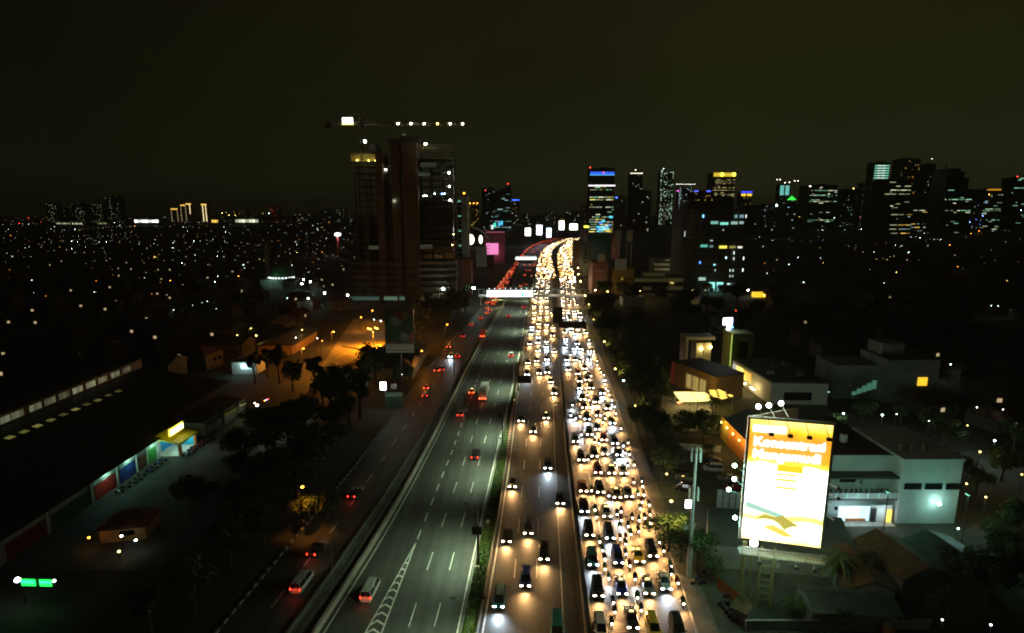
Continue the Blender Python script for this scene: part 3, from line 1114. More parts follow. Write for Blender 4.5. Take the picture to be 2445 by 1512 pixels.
HEADM = head_mesh(DSTEEL)
LED = emi((.72, 1, .86), 30, name='led_panel')
SODP = emi((1, .55, .12), 30, name='sodium_panel')
t = thing('double_street_lamp', 'tall double armed street lamp on the grassy median', 'street lamp', (0, -500, 0))
obj('pole', MB().tube((0, 0, 0), (0, 0, 9.4), .11, .07, 8), t, mats=STEEL)
for s in (-1, 1):
    obj('arm', MB().tube((0, 0, 9.3), (s * 1.6, 0, 9.9), .05, .04), t, mats=STEEL)
    h = obj('lamp_head', HEADM, t, (s * 1.5, 0, 9.86), -s * math.pi / 2)
    obj('lamp_panel', MB().box((0, .45, -.012), (.22, .5, .015)), h, mats=LED if s < 0 else SODP)
    light('SPOT', t, (s * 2.0, 0, 9.75), (.72, 1, .62) if s < 0 else (1, .62, .25), 9500 if s < 0 else 2600, .3, 126, (s * .45, 0, -1), .9)
lampD = freeze(t)
spots = [(1142, 1330), (1186, 1130), (1209, 1040), (1226, 930), (1243, 850), (1252, 792), (1260, 748), (1267, 716), (1275, 690)]
for i, (x, y) in enumerate(spots):
    p = g(x, y)
    o = lampD if i == 0 else clone(lampD)
    o.location = p
    o['group'] = 'double lamps along the median'
o = clone(lampD, g(1120, 1590))

# signs hanging over the carriageways (seen from behind)
def gantry(name, label, x0, x1, y0, y1, Ybase, post_px, m=DSTEEL, red=False):
    a, b = at(x0, y1, Ybase), at(x1, y0, Ybase)
    px = at(post_px, y1, Ybase).x
    t = thing(name, label, 'road sign', (px, Ybase, 0))
    obj('post', MB().tube((0, .25, 0), (0, .25, b.z + .2), .2, .15, 8), t, mats=DSTEEL)
    lo, hi = min(a.x, px), max(b.x, px)
    for dz in (.3, .75):
        obj('beam', MB().tube((lo - px, .25, a.z + (b.z - a.z) * dz), (hi - px, .25, a.z + (b.z - a.z) * dz), .09), t, mats=DSTEEL)
    n = 2 if x1 - x0 > 50 else 1
    for i in range(n):
        xa = a.x + (b.x - a.x) * i / n + (.1 if i else 0)
        xb = a.x + (b.x - a.x) * (i + 1) / n
        obj('sign_panel', MB().span((xa - px, 0, a.z), (xb - px, .12, b.z)), t, mats=mat('sign_back', (.03, .022, .018), .6))
    return t


gantry('gantry_sign', 'dark back of a direction sign over the clear eastern carriageway', 1236, 1269, 897, 915, gY(935), 1238)
gantry('gantry_sign', 'wide dark sign gantry spanning the jammed eastern frontage road', 1333, 1400, 768, 783, gY(808), 1336)
gantry('small_sign', 'small dark sign board on a median lamp post', 1127, 1150, 1258, 1277, gY(1355), 1141)
gantry('small_sign', 'small dark sign board beside the striped median blocks', 1187, 1203, 989, 998, gY(1060), 1200)
# dark board standing on the wall between highway and frontage road
Yb = gY(800)
a, b = at(1319, 772, Yb), at(1344, 733, Yb)
t = thing('roadside_board', 'dark unlit board standing on the highway wall before the gantry', 'billboard', ((a.x + b.x) / 2, Yb, 0))
obj('panel', MB().box((0, 0, (a.z + b.z) / 2), (b.x - a.x, .5, b.z - a.z), rz=.25), t, mats=mat('board_back', (.035, .03, .022), .8))
obj('post', MB().tube((0, .4, 0), (0, .4, b.z - .3), .3, .25, 8), t, mats=DSTEEL)
# speed camera boxes / small white signs on the median
for x, y, lb in ((1165, 1262, 'small white marker box on a post in the median grass'), (1140, 1375, 'white control box with a red base in the median grass'), (1195, 1058, 'white notice on a post beside the striped median blocks')):
    p = g(x, y)
    t = thing('marker_box', lb, 'sign', p)
    obj('post', MB().tube((0, 0, 0), (0, 0, 1.2), .06), t, mats=RED if 'red' in lb else STEEL)
    obj('box', MB().box((0, 0, 1.45), (.6, .35, .55)), t, mats=PAINT)

# ================================================================== trees
def tree_proto(kind, h, rx, n, m, seed):
    rr = random.Random(seed)
    t = thing(kind, 'tree', 'tree', (0, -500, 0))
    tk = MB()
    top = Vector((rr.uniform(-.4, .4), rr.uniform(-.4, .4), h * .55))
    tk.tube((0, 0, 0), top, .035 * h, .018 * h, 7)
    lobes = []
    for i in range(9):
        a = i * 2.4 + rr.uniform(-.4, .4)
        e_ = top + Vector((math.cos(a) * rx * rr.uniform(.35, .75), math.sin(a) * rx * rr.uniform(.35, .75), h * rr.uniform(.02, .38)))
        s_ = Vector((0, 0, h * rr.uniform(.28, .5)))
        tk.tube(s_, e_, .014 * h, .004 * h, 5)
        lobes.append((e_, rx * rr.uniform(.32, .52)))
    lobes.append((top + Vector((0, 0, h * .28)), rx * .5))
    obj('trunk', tk, t, mats=BARK)
    cr = MB()
    for i in range(n):
        c, r = rr.choice(lobes)
        d = Vector((rr.gauss(0, 1), rr.gauss(0, 1), rr.gauss(0, .8))).normalized()
        p = c + d * r * rr.uniform(.55, 1.08)
        s = rr.uniform(.22, .5) * h / 9
        u = Vector((rr.gauss(0, 1), rr.gauss(0, 1), rr.gauss(0, 1))).normalized()
        v = u.cross(d).normalized() if abs(u.dot(d)) < .95 else Vector((1, 0, 0))
        uu = v.cross(d * .6 + u * .4).normalized()
        cr.add([p - v * s, p - uu * s * .55, p + v * s, p + uu * s * .55], [(0, 1, 2, 3)])
    obj('crown', cr, t, mats=m)
    return freeze(t)


TREES = [tree_proto('broadleaf_tree', 9, 4.2, 1500, LEAF, 1), tree_proto('broadleaf_tree', 11, 4.6, 1700, LEAF2, 2), tree_proto('broadleaf_tree', 7, 3.4, 1200, LEAF, 3), tree_proto('slender_tree', 12, 2.6, 1300, LEAF2, 4)]


def palm_proto():
    t = thing('palm_tree', 'palm', 'palm tree', (0, -500, 0))
    tk = MB()
    for i in range(6):
        tk.tube((.05 * i * i * .1, 0, i * 1.1), (.05 * (i + 1) ** 2 * .1, 0, (i + 1) * 1.1 + .02), .2 - .015 * i, .185 - .015 * i, 7)
    obj('trunk', tk, t, mats=BARK)
    rr = random.Random(5)
    for i in range(15):
        a = i * 2.399
        up = .9 - .11 * i * .8
        mb = MB()
        prev = Vector((.18, 0, 6.6))
        for k in range(1, 8):
            s = k / 7
            L = 3.4
            q = Vector((.18 + math.cos(a) * L * s, math.sin(a) * L * s, 6.6 + up * 2.2 * s - 2.6 * s * s))
            side = Vector((-math.sin(a), math.cos(a), 0)) * (.5 * (1 - s * .6))
            dr = Vector((0, 0, -.28))
            mb.quad(prev, q, q + side + dr, prev + side + dr)
            mb.quad(prev, prev - side + dr, q - side + dr, q)
            prev = q
        obj('frond', mb, t, mats=LEAF)
    return freeze(t)


PALM = palm_proto()
TUSED = set()


def tree(k, p, s, label, group='trees beside the roads'):
    pr = PALM if k == 'palm' else TREES[k]
    if pr.name not in TUSED:
        TUSED.add(pr.name)
        o = pr
        o['label'], o['group'] = label, group
    else:
        o = clone(pr, label=label, group=group)
    o.location = (p.x, p.y, 0)
    o.rotation_euler = (0, 0, R.uniform(0, 6.3))
    o.scale = (s, s, s * R.uniform(.9, 1.1))
    return o


def near_road(p, m=4.):
    l, _ = line_at(ED['fl_l'], p.y)
    r, _ = line_at(ED['fr_r'], p.y)
    return l.x - m < p.x < r.x + m


# western verge: a dark belt of trees beside the frontage road
TP = []


def try_tree(p, s, gap=5.):
    for q in TP:
        if (q - p).length < gap:
            return False
    TP.append(p.copy())
    return True


n = 0
while n < 110:
    Y = R.uniform(58, 178)
    e_, _ = line_at(ED['fl_l'], Y)
    p = Vector((e_.x - 4 - 22 * R.random(), Y, 0))
    if (p - g(722, 1163, 8.2)).length < 11 or p.x < -66 or (Y < 97 and p.x < -50):
        n += 1
        continue
    if 145 < Y < 170 and p.x > e_.x - 8:
        n += 1
        continue
    if try_tree(p, 1, 4.4):
        tree(R.choice((0, 1, 2, 0, 3)), p, R.uniform(.7, 1.05), 'dark broadleaf tree in the belt west of the frontage road', 'tree belt west of the frontage road')
    n += 1
for x, y, s in ((640, 905, 1.0), (668, 915, 1.1), (700, 935, 1.0), (752, 940, 1.15), (790, 965, 1.3), (820, 985, 1.2), (860, 1000, 1.2), (985, 900, 1.0), (960, 930, 1.0), (610, 915, .9), (1055, 790, 1.2), (1035, 800, 1.1), (1075, 770, 1.2), (1110, 745, 1.1), (1000, 815, 1), (1040, 765, 1.2), (1085, 742, 1.2), (1115, 728, 1.1), (1060, 750, 1.1), (1010, 770, 1.0), (1020, 745, 1.1), (1130, 718, 1.1), (1098, 760, 1.2), (930, 905, 1.1), (900, 925, 1.2), (875, 950, 1.2), (960, 900, 1)):
    p = g(x, y)
    if not near_road(p, 3):
        tree(R.choice((3, 1, 0)), p, s, 'tree standing between the orange lit car park and the frontage road', 'trees around the orange car park')
# eastern verge
for i in range(34):
    Y = 118 + i * 6.6
    e_, _ = line_at(ED['fr_r'], Y)
    if 150 < Y < 160:
        continue
    for k in range(1 if Y < 160 else 2):
        p = Vector((e_.x + 5.5 + k * 7 + R.uniform(-1, 1.5), Y + R.uniform(-2, 2), 0))
        tree(R.choice((0, 1, 2, 1)), p, R.uniform(.75, 1.15), 'dark tree in the row east of the jammed frontage road', 'tree row east of the frontage road')
for i in range(40):
    p = Vector((R.uniform(45, 190), R.uniform(215, 385), 0))
    if not near_road(p, 8) and try_tree(p, 1, 8):
        tree(R.choice((0, 1, 1)), p, R.uniform(.8, 1.4), 'dark tree in the unlit gardens behind the restaurant', 'garden trees behind the restaurant')
for i in range(24):
    p = Vector((R.uniform(105, 240), R.uniform(120, 220), 0))
    if try_tree(p, 1, 8):
        tree(R.choice((0, 1, 2)), p, R.uniform(.7, 1.2), 'dark tree among the houses east of the white building', 'garden trees in the east')
# the lit ones
_l = g(722, 1163, 8.2)
tree(0, _l + Vector((.3, 1.6, 0)), .78, 'tree lit golden by a lamp beside the western kerb', None).scale = (.85, .85, .56)
tree(2, _l + Vector((3.4, 2.8, 0)), .85, 'smaller tree lit golden beside the brighter one by the western kerb', None).scale = (.9, .9, .7)
_l = g(1603, 1197, 10)
tree(0, _l + Vector((.2, .8, 0)), .98, 'tree lit yellow by a street lamp beside the jam', None).scale = (1.0, 1.0, .72)
LT = [tree(2, g(1625, 1345), .95, 'green lit tree beside the antenna mast', None), tree(2, g(1665, 1365), .9, 'bushy tree behind the antenna mast', None)]
for x, y, s in ((1560, 1035, .9), (1600, 1060, .8), (1640, 1050, .9), (1680, 1060, .95), (1580, 1075, .8), (1612, 1105, .6), (1690, 1095, .5)):
    tree(R.choice((0, 2)), g(x, y), s, 'tree in the restaurant forecourt hedge', 'forecourt trees')
tree('palm', g(1995, 1420), 1.0, 'palm tree with drooping fronds before the brown roofs', None)
tree('palm', g(1700, 990), .8, 'small palm tree beside the glowing restaurant canopy', None)

# shrubs in the median
sh = thing('shrub', 'round green shrub', 'shrub', (0, -500, 0))
mb = MB()
rr = random.Random(3)
for i in range(420):
    d = Vector((rr.gauss(0, 1), rr.gauss(0, 1), abs(rr.gauss(0, 1)))).normalized()
    p = d * rr.uniform(.55, 1) * .75 + Vector((0, 0, .2))
    u = Vector((rr.gauss(0, 1), rr.gauss(0, 1), rr.gauss(0, 1))).normalized() * .13
    v = u.cross(d) * .7
    mb.quad(p - u, p - v, p + u, p + v)
obj('foliage', mb, sh, mats=mat('shrub_leaves', (.09, .17, .025), .7, 0, .4, 2))
obj('stem', MB().tube((0, 0, 0), (0, 0, .6), .05), sh, mats=BARK)
freeze(sh)
for i, (x, y, s) in enumerate(((1133, 1424, 1.2), (1128, 1440, 1.1), (1126, 1486, 1.1), (1124, 1500, 1.0), (1148, 1345, .7), (1157, 1300, .5), (1183, 1160, .6), (1196, 1108, .6), (1130, 1462, .8))):
    o = sh if i == 0 else clone(sh)
    o.location = g(x, y)
    o.scale = (s, s, s)
    o['label'], o['group'] = 'round green shrub growing on the grassy median', 'median shrubs'


# ================================================================== small lamps
GLOBE = {}


def lampset(name):
    return {'w': ((.72, 1, .88), 60), 'n': ((1, .95, .8), 55), 'y': ((1, .72, .18), 50), 'o': ((1, .33, .03), 45), 'c': ((.55, .95, 1), 60), 'r': ((1, .05, .03), 40), 'b': ((.15, .3, 1), 45), 'g': ((.2, 1, .3), 40)}[name]


def street_lamp(x, y, col, r=.28, z=7., power=0., label=None, group=None, arm=True, Y=None, dim=1., down=False):
    "a pole with a lamp whose bright head is seen at this place of the photo"
    p = g(x, y, z) if Y is None else at(x, y, Y)
    if Y is not None:
        z = max(4., p.z)
    if p.y < 0 or p.y > 9000:
        return
    c, st = lampset(col)
    near = p.y < 330
    key = (col, r, z, arm, near, dim)
    if key not in GLOBE:
        e_ = emi(c, st * .25 * dim ** .5, name='near_lamp_%s_%g' % (col, dim)) if near else emi(c, st * dim, name='lamp_%s_%g' % (col, dim))
        hd = MB().ball((0, 0, 0), r, 7, 5, (1, 1, .7)).mesh('lamp_head', e_)
        pl = MB().tube((0, 0, 0), (0, 0, z + r), .03 + r * .2, .03 + r * .12, 5)
        if arm:
            pl.tube((0, 0, z + r), (.9, -.25, z + r * .8), .05)
        GLOBE[key] = (hd, pl.mesh('pole', DSTEEL))
    hd, pl = GLOBE[key]
    nm = {'w': 'white', 'n': 'white', 'y': 'yellow', 'o': 'orange', 'c': 'bluish white', 'r': 'red', 'b': 'blue', 'g': 'green'}[col]
    off = Vector((.9, -.25, 0)) if arm else Vector((0, 0, 0))
    t = thing('street_lamp', label or '%s street lamp' % nm, 'street lamp', (p.x - off.x, p.y - off.y, 0), 0, group)
    obj('pole', pl, t)
    obj('lamp_head', hd, t, (off.x, off.y, z))
    if power:
        if down:
            light('SPOT', t, (off.x, off.y, z - r - .1), c, power, .3, 105, (.1, .1, -1), .8)
        else:
            light('POINT', t, (off.x, off.y, z - r - .25), c, power, max(.3, r))
    return t


# eastern frontage road
for i, (x, y) in enumerate(((1518, 969), (1469, 881), (1443, 816), (1418, 763), (1406, 727), (1397, 706), (1392, 690), (1386, 672), (1381, 655), (1380, 640), (1379, 628), (1378, 616), (1376, 605), (1374, 596))):
    street_lamp(x, y, 'y', .3 if y > 700 else .45, 8, 900 if y > 760 else 500, 'yellow street lamp on the tree side of the jammed frontage road', 'yellow lamps along the eastern frontage road')
street_lamp(1603, 1197, 'y', .26, 10, 3200, 'yellow street lamp shining on a tree beside the jam', down=True)
street_lamp(1489, 909, 'c', .3, 7, 150, 'bluish white lamp among the dark trees beside the jam')
street_lamp(1592, 1132, 'y', .2, 4, 300, 'low yellow lamp by the forecourt barrier')
street_lamp(722, 1163, 'o', .3, 8.2, 1600, 'amber lamp above a golden lit tree by the western kerb', down=True)
# western frontage road: bent arm poles, unlit
for i, (x, y) in enumerate(((795, 1390), (968, 1115), (1085, 900))):
    p = g(x, y)
    t = thing('bent_lamp_post', 'slim bent lamp post without light on the western verge', 'lamp post', p, 0, 'unlit bent lamp posts')
    mb = MB().tube((0, 0, 0), (0, 0, 7.5), .1, .07)
    mb.tube((0, 0, 7.5), (.5, .1, 8.5), .06).tube((.5, .1, 8.5), (1.7, .3, 8.9), .05)
    obj('pole', mb, t, mats=STEEL)
    obj('lamp_head', HEADM, t, (1.6, .3, 8.86), -math.pi / 2)
# dim sodium light on the western frontage road, further out
for x, y in ((1007, 838), (1068, 775), (985, 787), (1018, 762)):
    street_lamp(x, y, 'o', .33, 8, 1500, 'orange street lamp between the western frontage road and the car park', 'orange lamps by the western frontage road')

# ================================================================== footbridges
def footbridge(label, x0, x1, y0, y1, Ybase, xlit0, xlit1, first):
    a, b = at(x0, y1, Ybase), at(x1, y0, Ybase)
    la, lb = at(xlit0, y1, Ybase).x, at(xlit1, y1, Ybase).x
    t = thing('footbridge', label, 'footbridge', (a.x, Ybase, 0))
    L, z0, z1 = b.x - a.x, a.z, b.z
    obj('deck', MB().span((0, .3, z0 - .5), (L, 4, z0)), t, mats=CONC)
    obj('roof', MB().span((-.5, -.2, z1), (L + .5, 4.3, z1 + .25)), t, mats=ROOFG)
    n = int(L / 3.2)
    for i in range(n + 1):
        for yy in (.4, 3.8):
            obj('roof_post', MB().tube((L * i / n, yy, z0), (L * i / n, yy, z1), .07), t, mats=STEEL)
        if first == 1 and i % 4 == 2 and L * i / n > lb - a.x:
            light('POINT', t, (L * i / n, -3.0, z1 - .5), (1, .9, .65), 700, .4)  # added fill light to brighten the parapet, no lamp is built here
        if la - a.x < L * i / n < lb - a.x:
            o = MB().tube((L * i / n, -.1, z1 + .2), (L * i / n, -.9, z1 + .9), .05)
            obj('lamp_arm', o, t, mats=STEEL)
            obj('panel_lamp', MB().box((L * i / n, -.95, z1 + .85), (.5, .3, .2)), t, mats=emi((.9, 1, .95), 5))
    obj('parapet', MB().span((0, .28, z0 - .1), (L, .4, z0 + 1.3)), t, mats=WHITE)
    for i in range(4):
        xa = la - a.x + (lb - la) * i / 4
        obj('advert_panel', MB().span((xa + .05, -.05, z0 - .3), (xa + (lb - la) / 4 - .05, .15, z1 - .3)), t, mats=emi((.92, 1, .97), 1.7 if first == 1 else 1.8, True, 'advert_glow_%d' % first))
    for fx in (0.02, .47, .74, .985):
        obj('pier', MB().tube((L * fx, 2.2, 0), (L * fx, 2.2, z0 - .5), .6, .55, 10), t, mats=CONC)
    return t, L, z0


t, L, z0 = footbridge('roofed footbridge with a glowing white advert panel over the western carriageway', 1143, 1398, 692, 708, gY(731), 1162, 1273, 1)
obj('advert_mark', MB().ball((at(1248, 700, gY(731)).x - t.location.x, -.06, z0 + 1.2), .8, 10, 6, (1, .05, 1.3)), t, mats=emi((.05, .9, .75), 1.2))
footbridge('farther lit footbridge with a white and yellow glow over the western carriageway', 1229, 1284, 613, 620, gY(629), 1231, 1281, 2)
street_lamp(1131, 688, 'w', .95, 12, 700, 'very bright white flood lamp beside the footbridge and red brown block')
# toll portal lit yellow just before the bridge
a, b = g(1163, 735), g(1258, 735)
t = thing('height_portal', 'low yellow lit portal beam over the western carriageway before the footbridge', 'portal', a)
Lp = b.x - a.x
obj('beam', MB().span((0, 0, 4.6), (Lp, .4, 5.1)), t, mats=mat('pale_beam', (.5, .5, .4), .7))
for fx in (0, .42, 1):
    obj('post', MB().tube((Lp * fx, .2, 0), (Lp * fx, .2, 4.6), .18), t, mats=CONC)
light('POINT', t, (Lp * .32, -1.2, 3), (1, .95, .3), 500, .3)  # added fill lights for the beam, no lamp is modelled
light('POINT', t, (Lp * .2, -1.2, 3), (1, .95, .3), 400, .3)

# ================================================================== generic tall buildings
WIN = {}


def lit(col, st):
    return emi(col, st)


def tower(name, label, xl, xr, yt, Y, depth=None, body=HULL, floors=None, style=None, cols=((NEU, 2),), prob=.2, seed=0, top=None, cat='tower', base=0., group=None, wsize=(1.8, 1.6), maxw=70, rz=0., nx=None, yb=None):
    """box tower: xl..xr, yt read from the photo, standing at distance Y.
    lit windows are small separate panes; ledges mark the storeys."""
    rr = random.Random(seed or int(xl * 7 + yt))
    a, b = at(xl, yt, Y), at(xr, yt, Y)
    W, Ht = b.x - a.x, a.z
    D = depth or W * .8
    fh = 3.8 if Y < 900 else 5.0
    t = thing(name, label, cat, ((a.x + b.x) / 2, Y, 0), rz, group)
    nf = floors or max(3, int(Ht / fh))
    fh = Ht / nf
    mb = MB().span((-W / 2, 0, base), (W / 2, D, Ht))
    for i in range(1, nf + 1):
        mb.span((-W / 2 - .35, -.35, i * fh - .5), (W / 2 + .35, D + .35, i * fh - .02 + (.4 if i == nf else 0)))
    obj('walls', mb, t, mats=body)
    obj('roof_plant', MB().box((W * .1, D / 2, Ht + 2), (W * .4, D * .4, 4)), t, mats=body)
    n = nx or max(3, int(W / (4.5 if Y > 900 else 3.6)))
    ww = W / n
    cnt = 0
    zlo = 0 if yb is None else max(0, at(xl, yb, Y).z)
    far = Y > 900
    cand = []
    for i in range(nf):
        z = (i + .45) * fh
        if z < zlo:
            continue
        rowlit = rr.random() < prob * 1.2 if style == 'rows' else True
        j = 0
        while j < n:
            pr = (.75 if rowlit else .04) if style == 'rows' else prob
            if style == 'cols':
                pr = .85 if j in (0, 1, n - 1) else prob
            if rr.random() < pr:
                k = 1
                if style == 'rows':
                    k = min(n - j, rr.choice((1, 2, 3, 4)))
                cand.append((j, k, z))
                j += k
            else:
                j += 1
    rr.shuffle(cand)
    for j, k, z in cand[:maxw]:
        c, s = rr.choice(cols)
        s = s * rr.choice((.3, .5, .8, 1.2))
        block('window', lit(c, round(s, 2)), t, (-W / 2 + (j + k / 2) * ww, -.2, z), (ww * k * ((.45 if Y > 3000 else .6) if far and k == 1 else .85), .25, fh * ((.26 if Y > 3000 else .34) if far else .45)))
    return t, W, D, Ht, fh


def crown(t, W, D, Ht, col, st, h=3., dz=0., n=1):
    for i in range(n):
        w_ = W / n
        block('crown_light', emi(col, st), t, (-W / 2 + (i + .5) * w_, -.6, Ht - h / 2 - dz), (w_ * (.96 if n == 1 else .8), .5, h))


def beacon(t, x, y, z, col='r', r=1.2, mast=6.):
    c, s = lampset(col)
    o = MB().tube((x, y, z), (x, y, z + mast), .3, .15)
    obj('mast', o, t, mats=DSTEEL)
    k = ('beacon', col, r)
    if k not in GLOBE:
        GLOBE[k] = MB().ball((0, 0, 0), r, 7, 5).mesh('beacon', emi(c, 9, name='beacon_' + col))
    obj('beacon', GLOBE[k], t, (x, y, z + mast))


PALE, GRNW, ICE = ((.9, 1, .62), 1.0), ((.45, 1, .6), .9), ((.6, .95, .9), .9)
AMB = ((1, .6, .12), 1.2)
# centre
t, W, D, Ht, fh = tower('blue_crowned_tower', 'office tower with a blue lit crown and many lit floors', 1409, 1468, 402, gY(556), style='rows', prob=.55, cols=(PALE, PALE, GRNW, ((1, .9, .2), 1.2)), seed=11, maxw=95, body=HULL, floors=26, yb=556)
for c in list(C.objects):
    if c.parent == t and c.name.startswith('window') and c.location.z > Ht * .72:
        bpy.data.objects.remove(c)
crown(t, W, D, Ht, (.03, .12, 1), 1.6, 5, 10, 1)
crown(t, W, D, Ht, (.1, .45, 1), 2.2, 2.0, 17, 16)
block('light_line', emi((1, .85, .95), 3), t, (-.5, -.7, Ht * .735), (W + 6, .8, 2.6))
for xx, zz in ((-W / 2, Ht), (W * .05, Ht - 14)):
    beacon(t, xx, -.5, zz, 'r', 1.5, 2)
rr = random.Random(4)
for i in range(26):
    c, s = rr.choice((((.1, .8, 1), 1.3), ((.6, 1, .9), 1.2), ((.1, .3, 1), 1.4), ((.9, 1, .5), 1), ((1, .7, .1), 1.2)))
    x_ = rr.uniform(-.15, .46) * W
    block('screen_cell', emi(c, s), t, (x_, -.9 - i * .02, 4 + rr.uniform(0, 1) ** 1.3 * 46 * (.5 + (x_ / W + .15) * .8)), (rr.uniform(4, 12), .3, rr.uniform(2, 6)))
t, W, D, Ht, fh = tower('striped_block', 'pale striped office block beside the blue crowned tower', 1470, 1495, 470, gY(548), body=mat('lilac_facade', (.32, .25, .27), .7), prob=.06, floors=12, nx=7, cols=(PALE,))
for i in range(7):
    block('fin', mat('lilac_fin', (.5, .4, .42), .7), t, (-W / 2 + W * i / 6, -.9, Ht / 2), (1.1, 1.2, Ht))
block('sign_light', emi((.05, .2, 1), 5), t, (-W * .42, -1.4, Ht - 3), (6, 1, 3.5))
t, W, D, Ht, fh = tower('crowned_tower', 'slim dark tower with a crown of small white lights', 1505, 1535, 415, 2300, prob=.05, cols=(PALE,))
for i in range(9):
    block('crown_lamp', emi((1, .95, .7), 4), t, (-W / 2 + W * (i + .5) / 9, -.5, Ht + 1.5), (2.2, 1, 3.5))
beacon(t, 0, D / 2, Ht, 'n', 1.5, 16)
tower('dark_tower', 'broad dark brown tower with hardly any lit windows', 1510, 1556, 456, 1750, prob=.03, cols=(PALE,), body=HULLB)
t, W, D, Ht, fh = tower('glittering_tower', 'tall tower glittering with green white window columns', 1578, 1609, 410, 2500, style='cols', prob=.32, cols=(((.6, 1, .75), 2.2), ((.8, 1, .6), 1.4)), maxw=150)
beacon(t, -W * .2, D / 2, Ht, 'w', 1.8, 14)
for s in (-1, 1):
    beacon(t, W * .3 * s, D / 2, Ht, 'w', 1.2, 3)
t, W, D, Ht, fh = tower('twin_column_tower', 'unfinished tower with bluish light columns below its crane lamps', 1622, 1652, 447, 2700, style='cols', prob=.12, cols=(ICE, ((.7, .9, 1), 2)), maxw=110)
for i in range(9):
    beacon(t, -W * .7 + W * 1.4 * i / 8, 0, Ht + 8, 'n', 1.4, 5)
block('sign_light', emi((.6, .1, .5), 3), t, (-W * .6, -1.5, Ht * .9), (10, 1, 6))
t, W, D, Ht, fh = tower('gold_crowned_tower', 'dark tower with a golden crown and two bright emblems', 1704, 1757, 412, 2300, style='rows', prob=.5, cols=(((1, .85, .35), .7),), body=HULL, maxw=70, yb=470)
crown(t, W, D, Ht, (1, .72, .05), 1.1, 15, 1, 12)
for s in (-.12, .42):
    obj('emblem', MB().ball((W * s, -2, Ht - 8), 7, 12, 8, (1, .2, 1)), t, mats=emi((1, .8, .05), 7))
t, W, D, Ht, fh = tower('low_crowned_tower', 'squat block with a blue roof and yellow lit band', 1769, 1797, 458, 2500, prob=.05, cols=(AMB,))
crown(t, W, D, Ht, (.05, .08, 1), 1.6, 8, -2)
crown(t, W, D, Ht, (1, .72, .05), 1.6, 9, 9, 2)
t, W, D, Ht, fh = tower('blue_topped_block', 'low dark block with two blue roof lamps behind the corner office', 1655, 1706, 458, 2000, prob=.1, cols=(AMB,), body=HULLB)
for s in (-.36, .22):
    block('roof_light', emi((.08, .12, 1), 3), t, (W * s, -1, Ht + 2), (13, 2, 3.5))
t, W, D, Ht, fh = tower('cyan_lit_tower', 'slim tower under construction with a cyan lit top', 1862, 1887, 440, 2600, prob=.02, cols=(ICE,), maxw=10)
for s in (-.25, .25):
    for i in range(8):
        block('window', emi((.3, 1, .9), 1.3), t, (W * s, -1, Ht - 8 - i * 5.4), (W * .36, .6, 2.6))
for s, zz in ((-.8, 20), (-.5, 20), (0, 6), (.4, 8), (.9, 14), (1.2, 14)):
    beacon(t, W * s, 0, Ht, 'n', 1.8, zz)
t, W, D, Ht, fh = tower('pyramid_roofed_block', 'dark block with a small glowing green pyramid roof', 1886, 1902, 478, 2400, prob=.04, cols=(PALE,))
obj('pyramid_roof', MB().add([(-W / 2, 0, Ht), (W / 2, 0, Ht), (W / 2, W, Ht), (-W / 2, W, Ht), (0, W / 2, Ht + 18)], [(0, 1, 4), (1, 2, 4), (2, 3, 4), (3, 0, 4)]), t, mats=emi((.05, 1, .08), 1.6))
tower('office_block', 'dark office block below the cyan lit tower', 1800, 1905, 490, 1500, prob=.03, cols=(ICE,), maxw=14)
t, W, D, Ht, fh = tower('broad_office_tower', 'broad dark tower with scattered greenish office windows', 1935, 2001, 442, 1900, style='rows', prob=.16, cols=(PALE, GRNW), maxw=46)
beacon(t, -W / 2, 0, Ht - 8, 'n', 2, 4)
t, W, D, Ht, fh = tower('curved_top_tower', 'faint dark tower with a yellow beacon', 2014, 2062, 452, 2400, prob=.06, cols=(GRNW,), maxw=30)
beacon(t, 0, 0, Ht, 'y', 2, 3)
tower('banded_tower', 'tower with faint pale grey lit bands', 2062, 2090, 437, 1900, style='rows', prob=.9, cols=(((.6, .8, .65), .14), ((.8, .9, .7), .4)), maxw=80)
t, W, D, Ht, fh = tower('green_striped_tower', 'tower with bright green white lit storeys near its top', 2089, 2126, 388, 1800, prob=0, cols=(GRNW,))
for i in range(11):
    block('window_band', emi((.35, 1, .66), .8), t, (0, -.9, Ht - 10 - i * 7.4), (W * .94, .6, 3.3))
    if i < 9:
        for s in (-.18, .1):
            block('window', emi((.75, 1, .9), 1.3), t, (W * s, -1.3, Ht - 10 - i * 7.4), (W * .22, .5, 2.4))
tower('dark_front_tower', 'dark tower before the green striped one with two lit storeys', 2116, 2178, 428, 1550, style='rows', prob=.07, cols=(((.9, 1, .5), .9), PALE), seed=21, maxw=34)
tower('orange_windowed_tower', 'tall dark tower with a column of orange windows', 2155, 2199, 379, 2100, style=None, prob=.07, cols=(((1, .5, .08), 1.1), ((1, .7, .3), .6)), seed=5, maxw=45)
t, W, D, Ht, fh = tower('faint_slim_tower', 'faint slim dark tower with a few white lamps', 2211, 2236, 392, 2500, prob=.02, cols=(PALE,), maxw=10)
beacon(t, 0, 0, Ht, 'n', 1.2, 22)
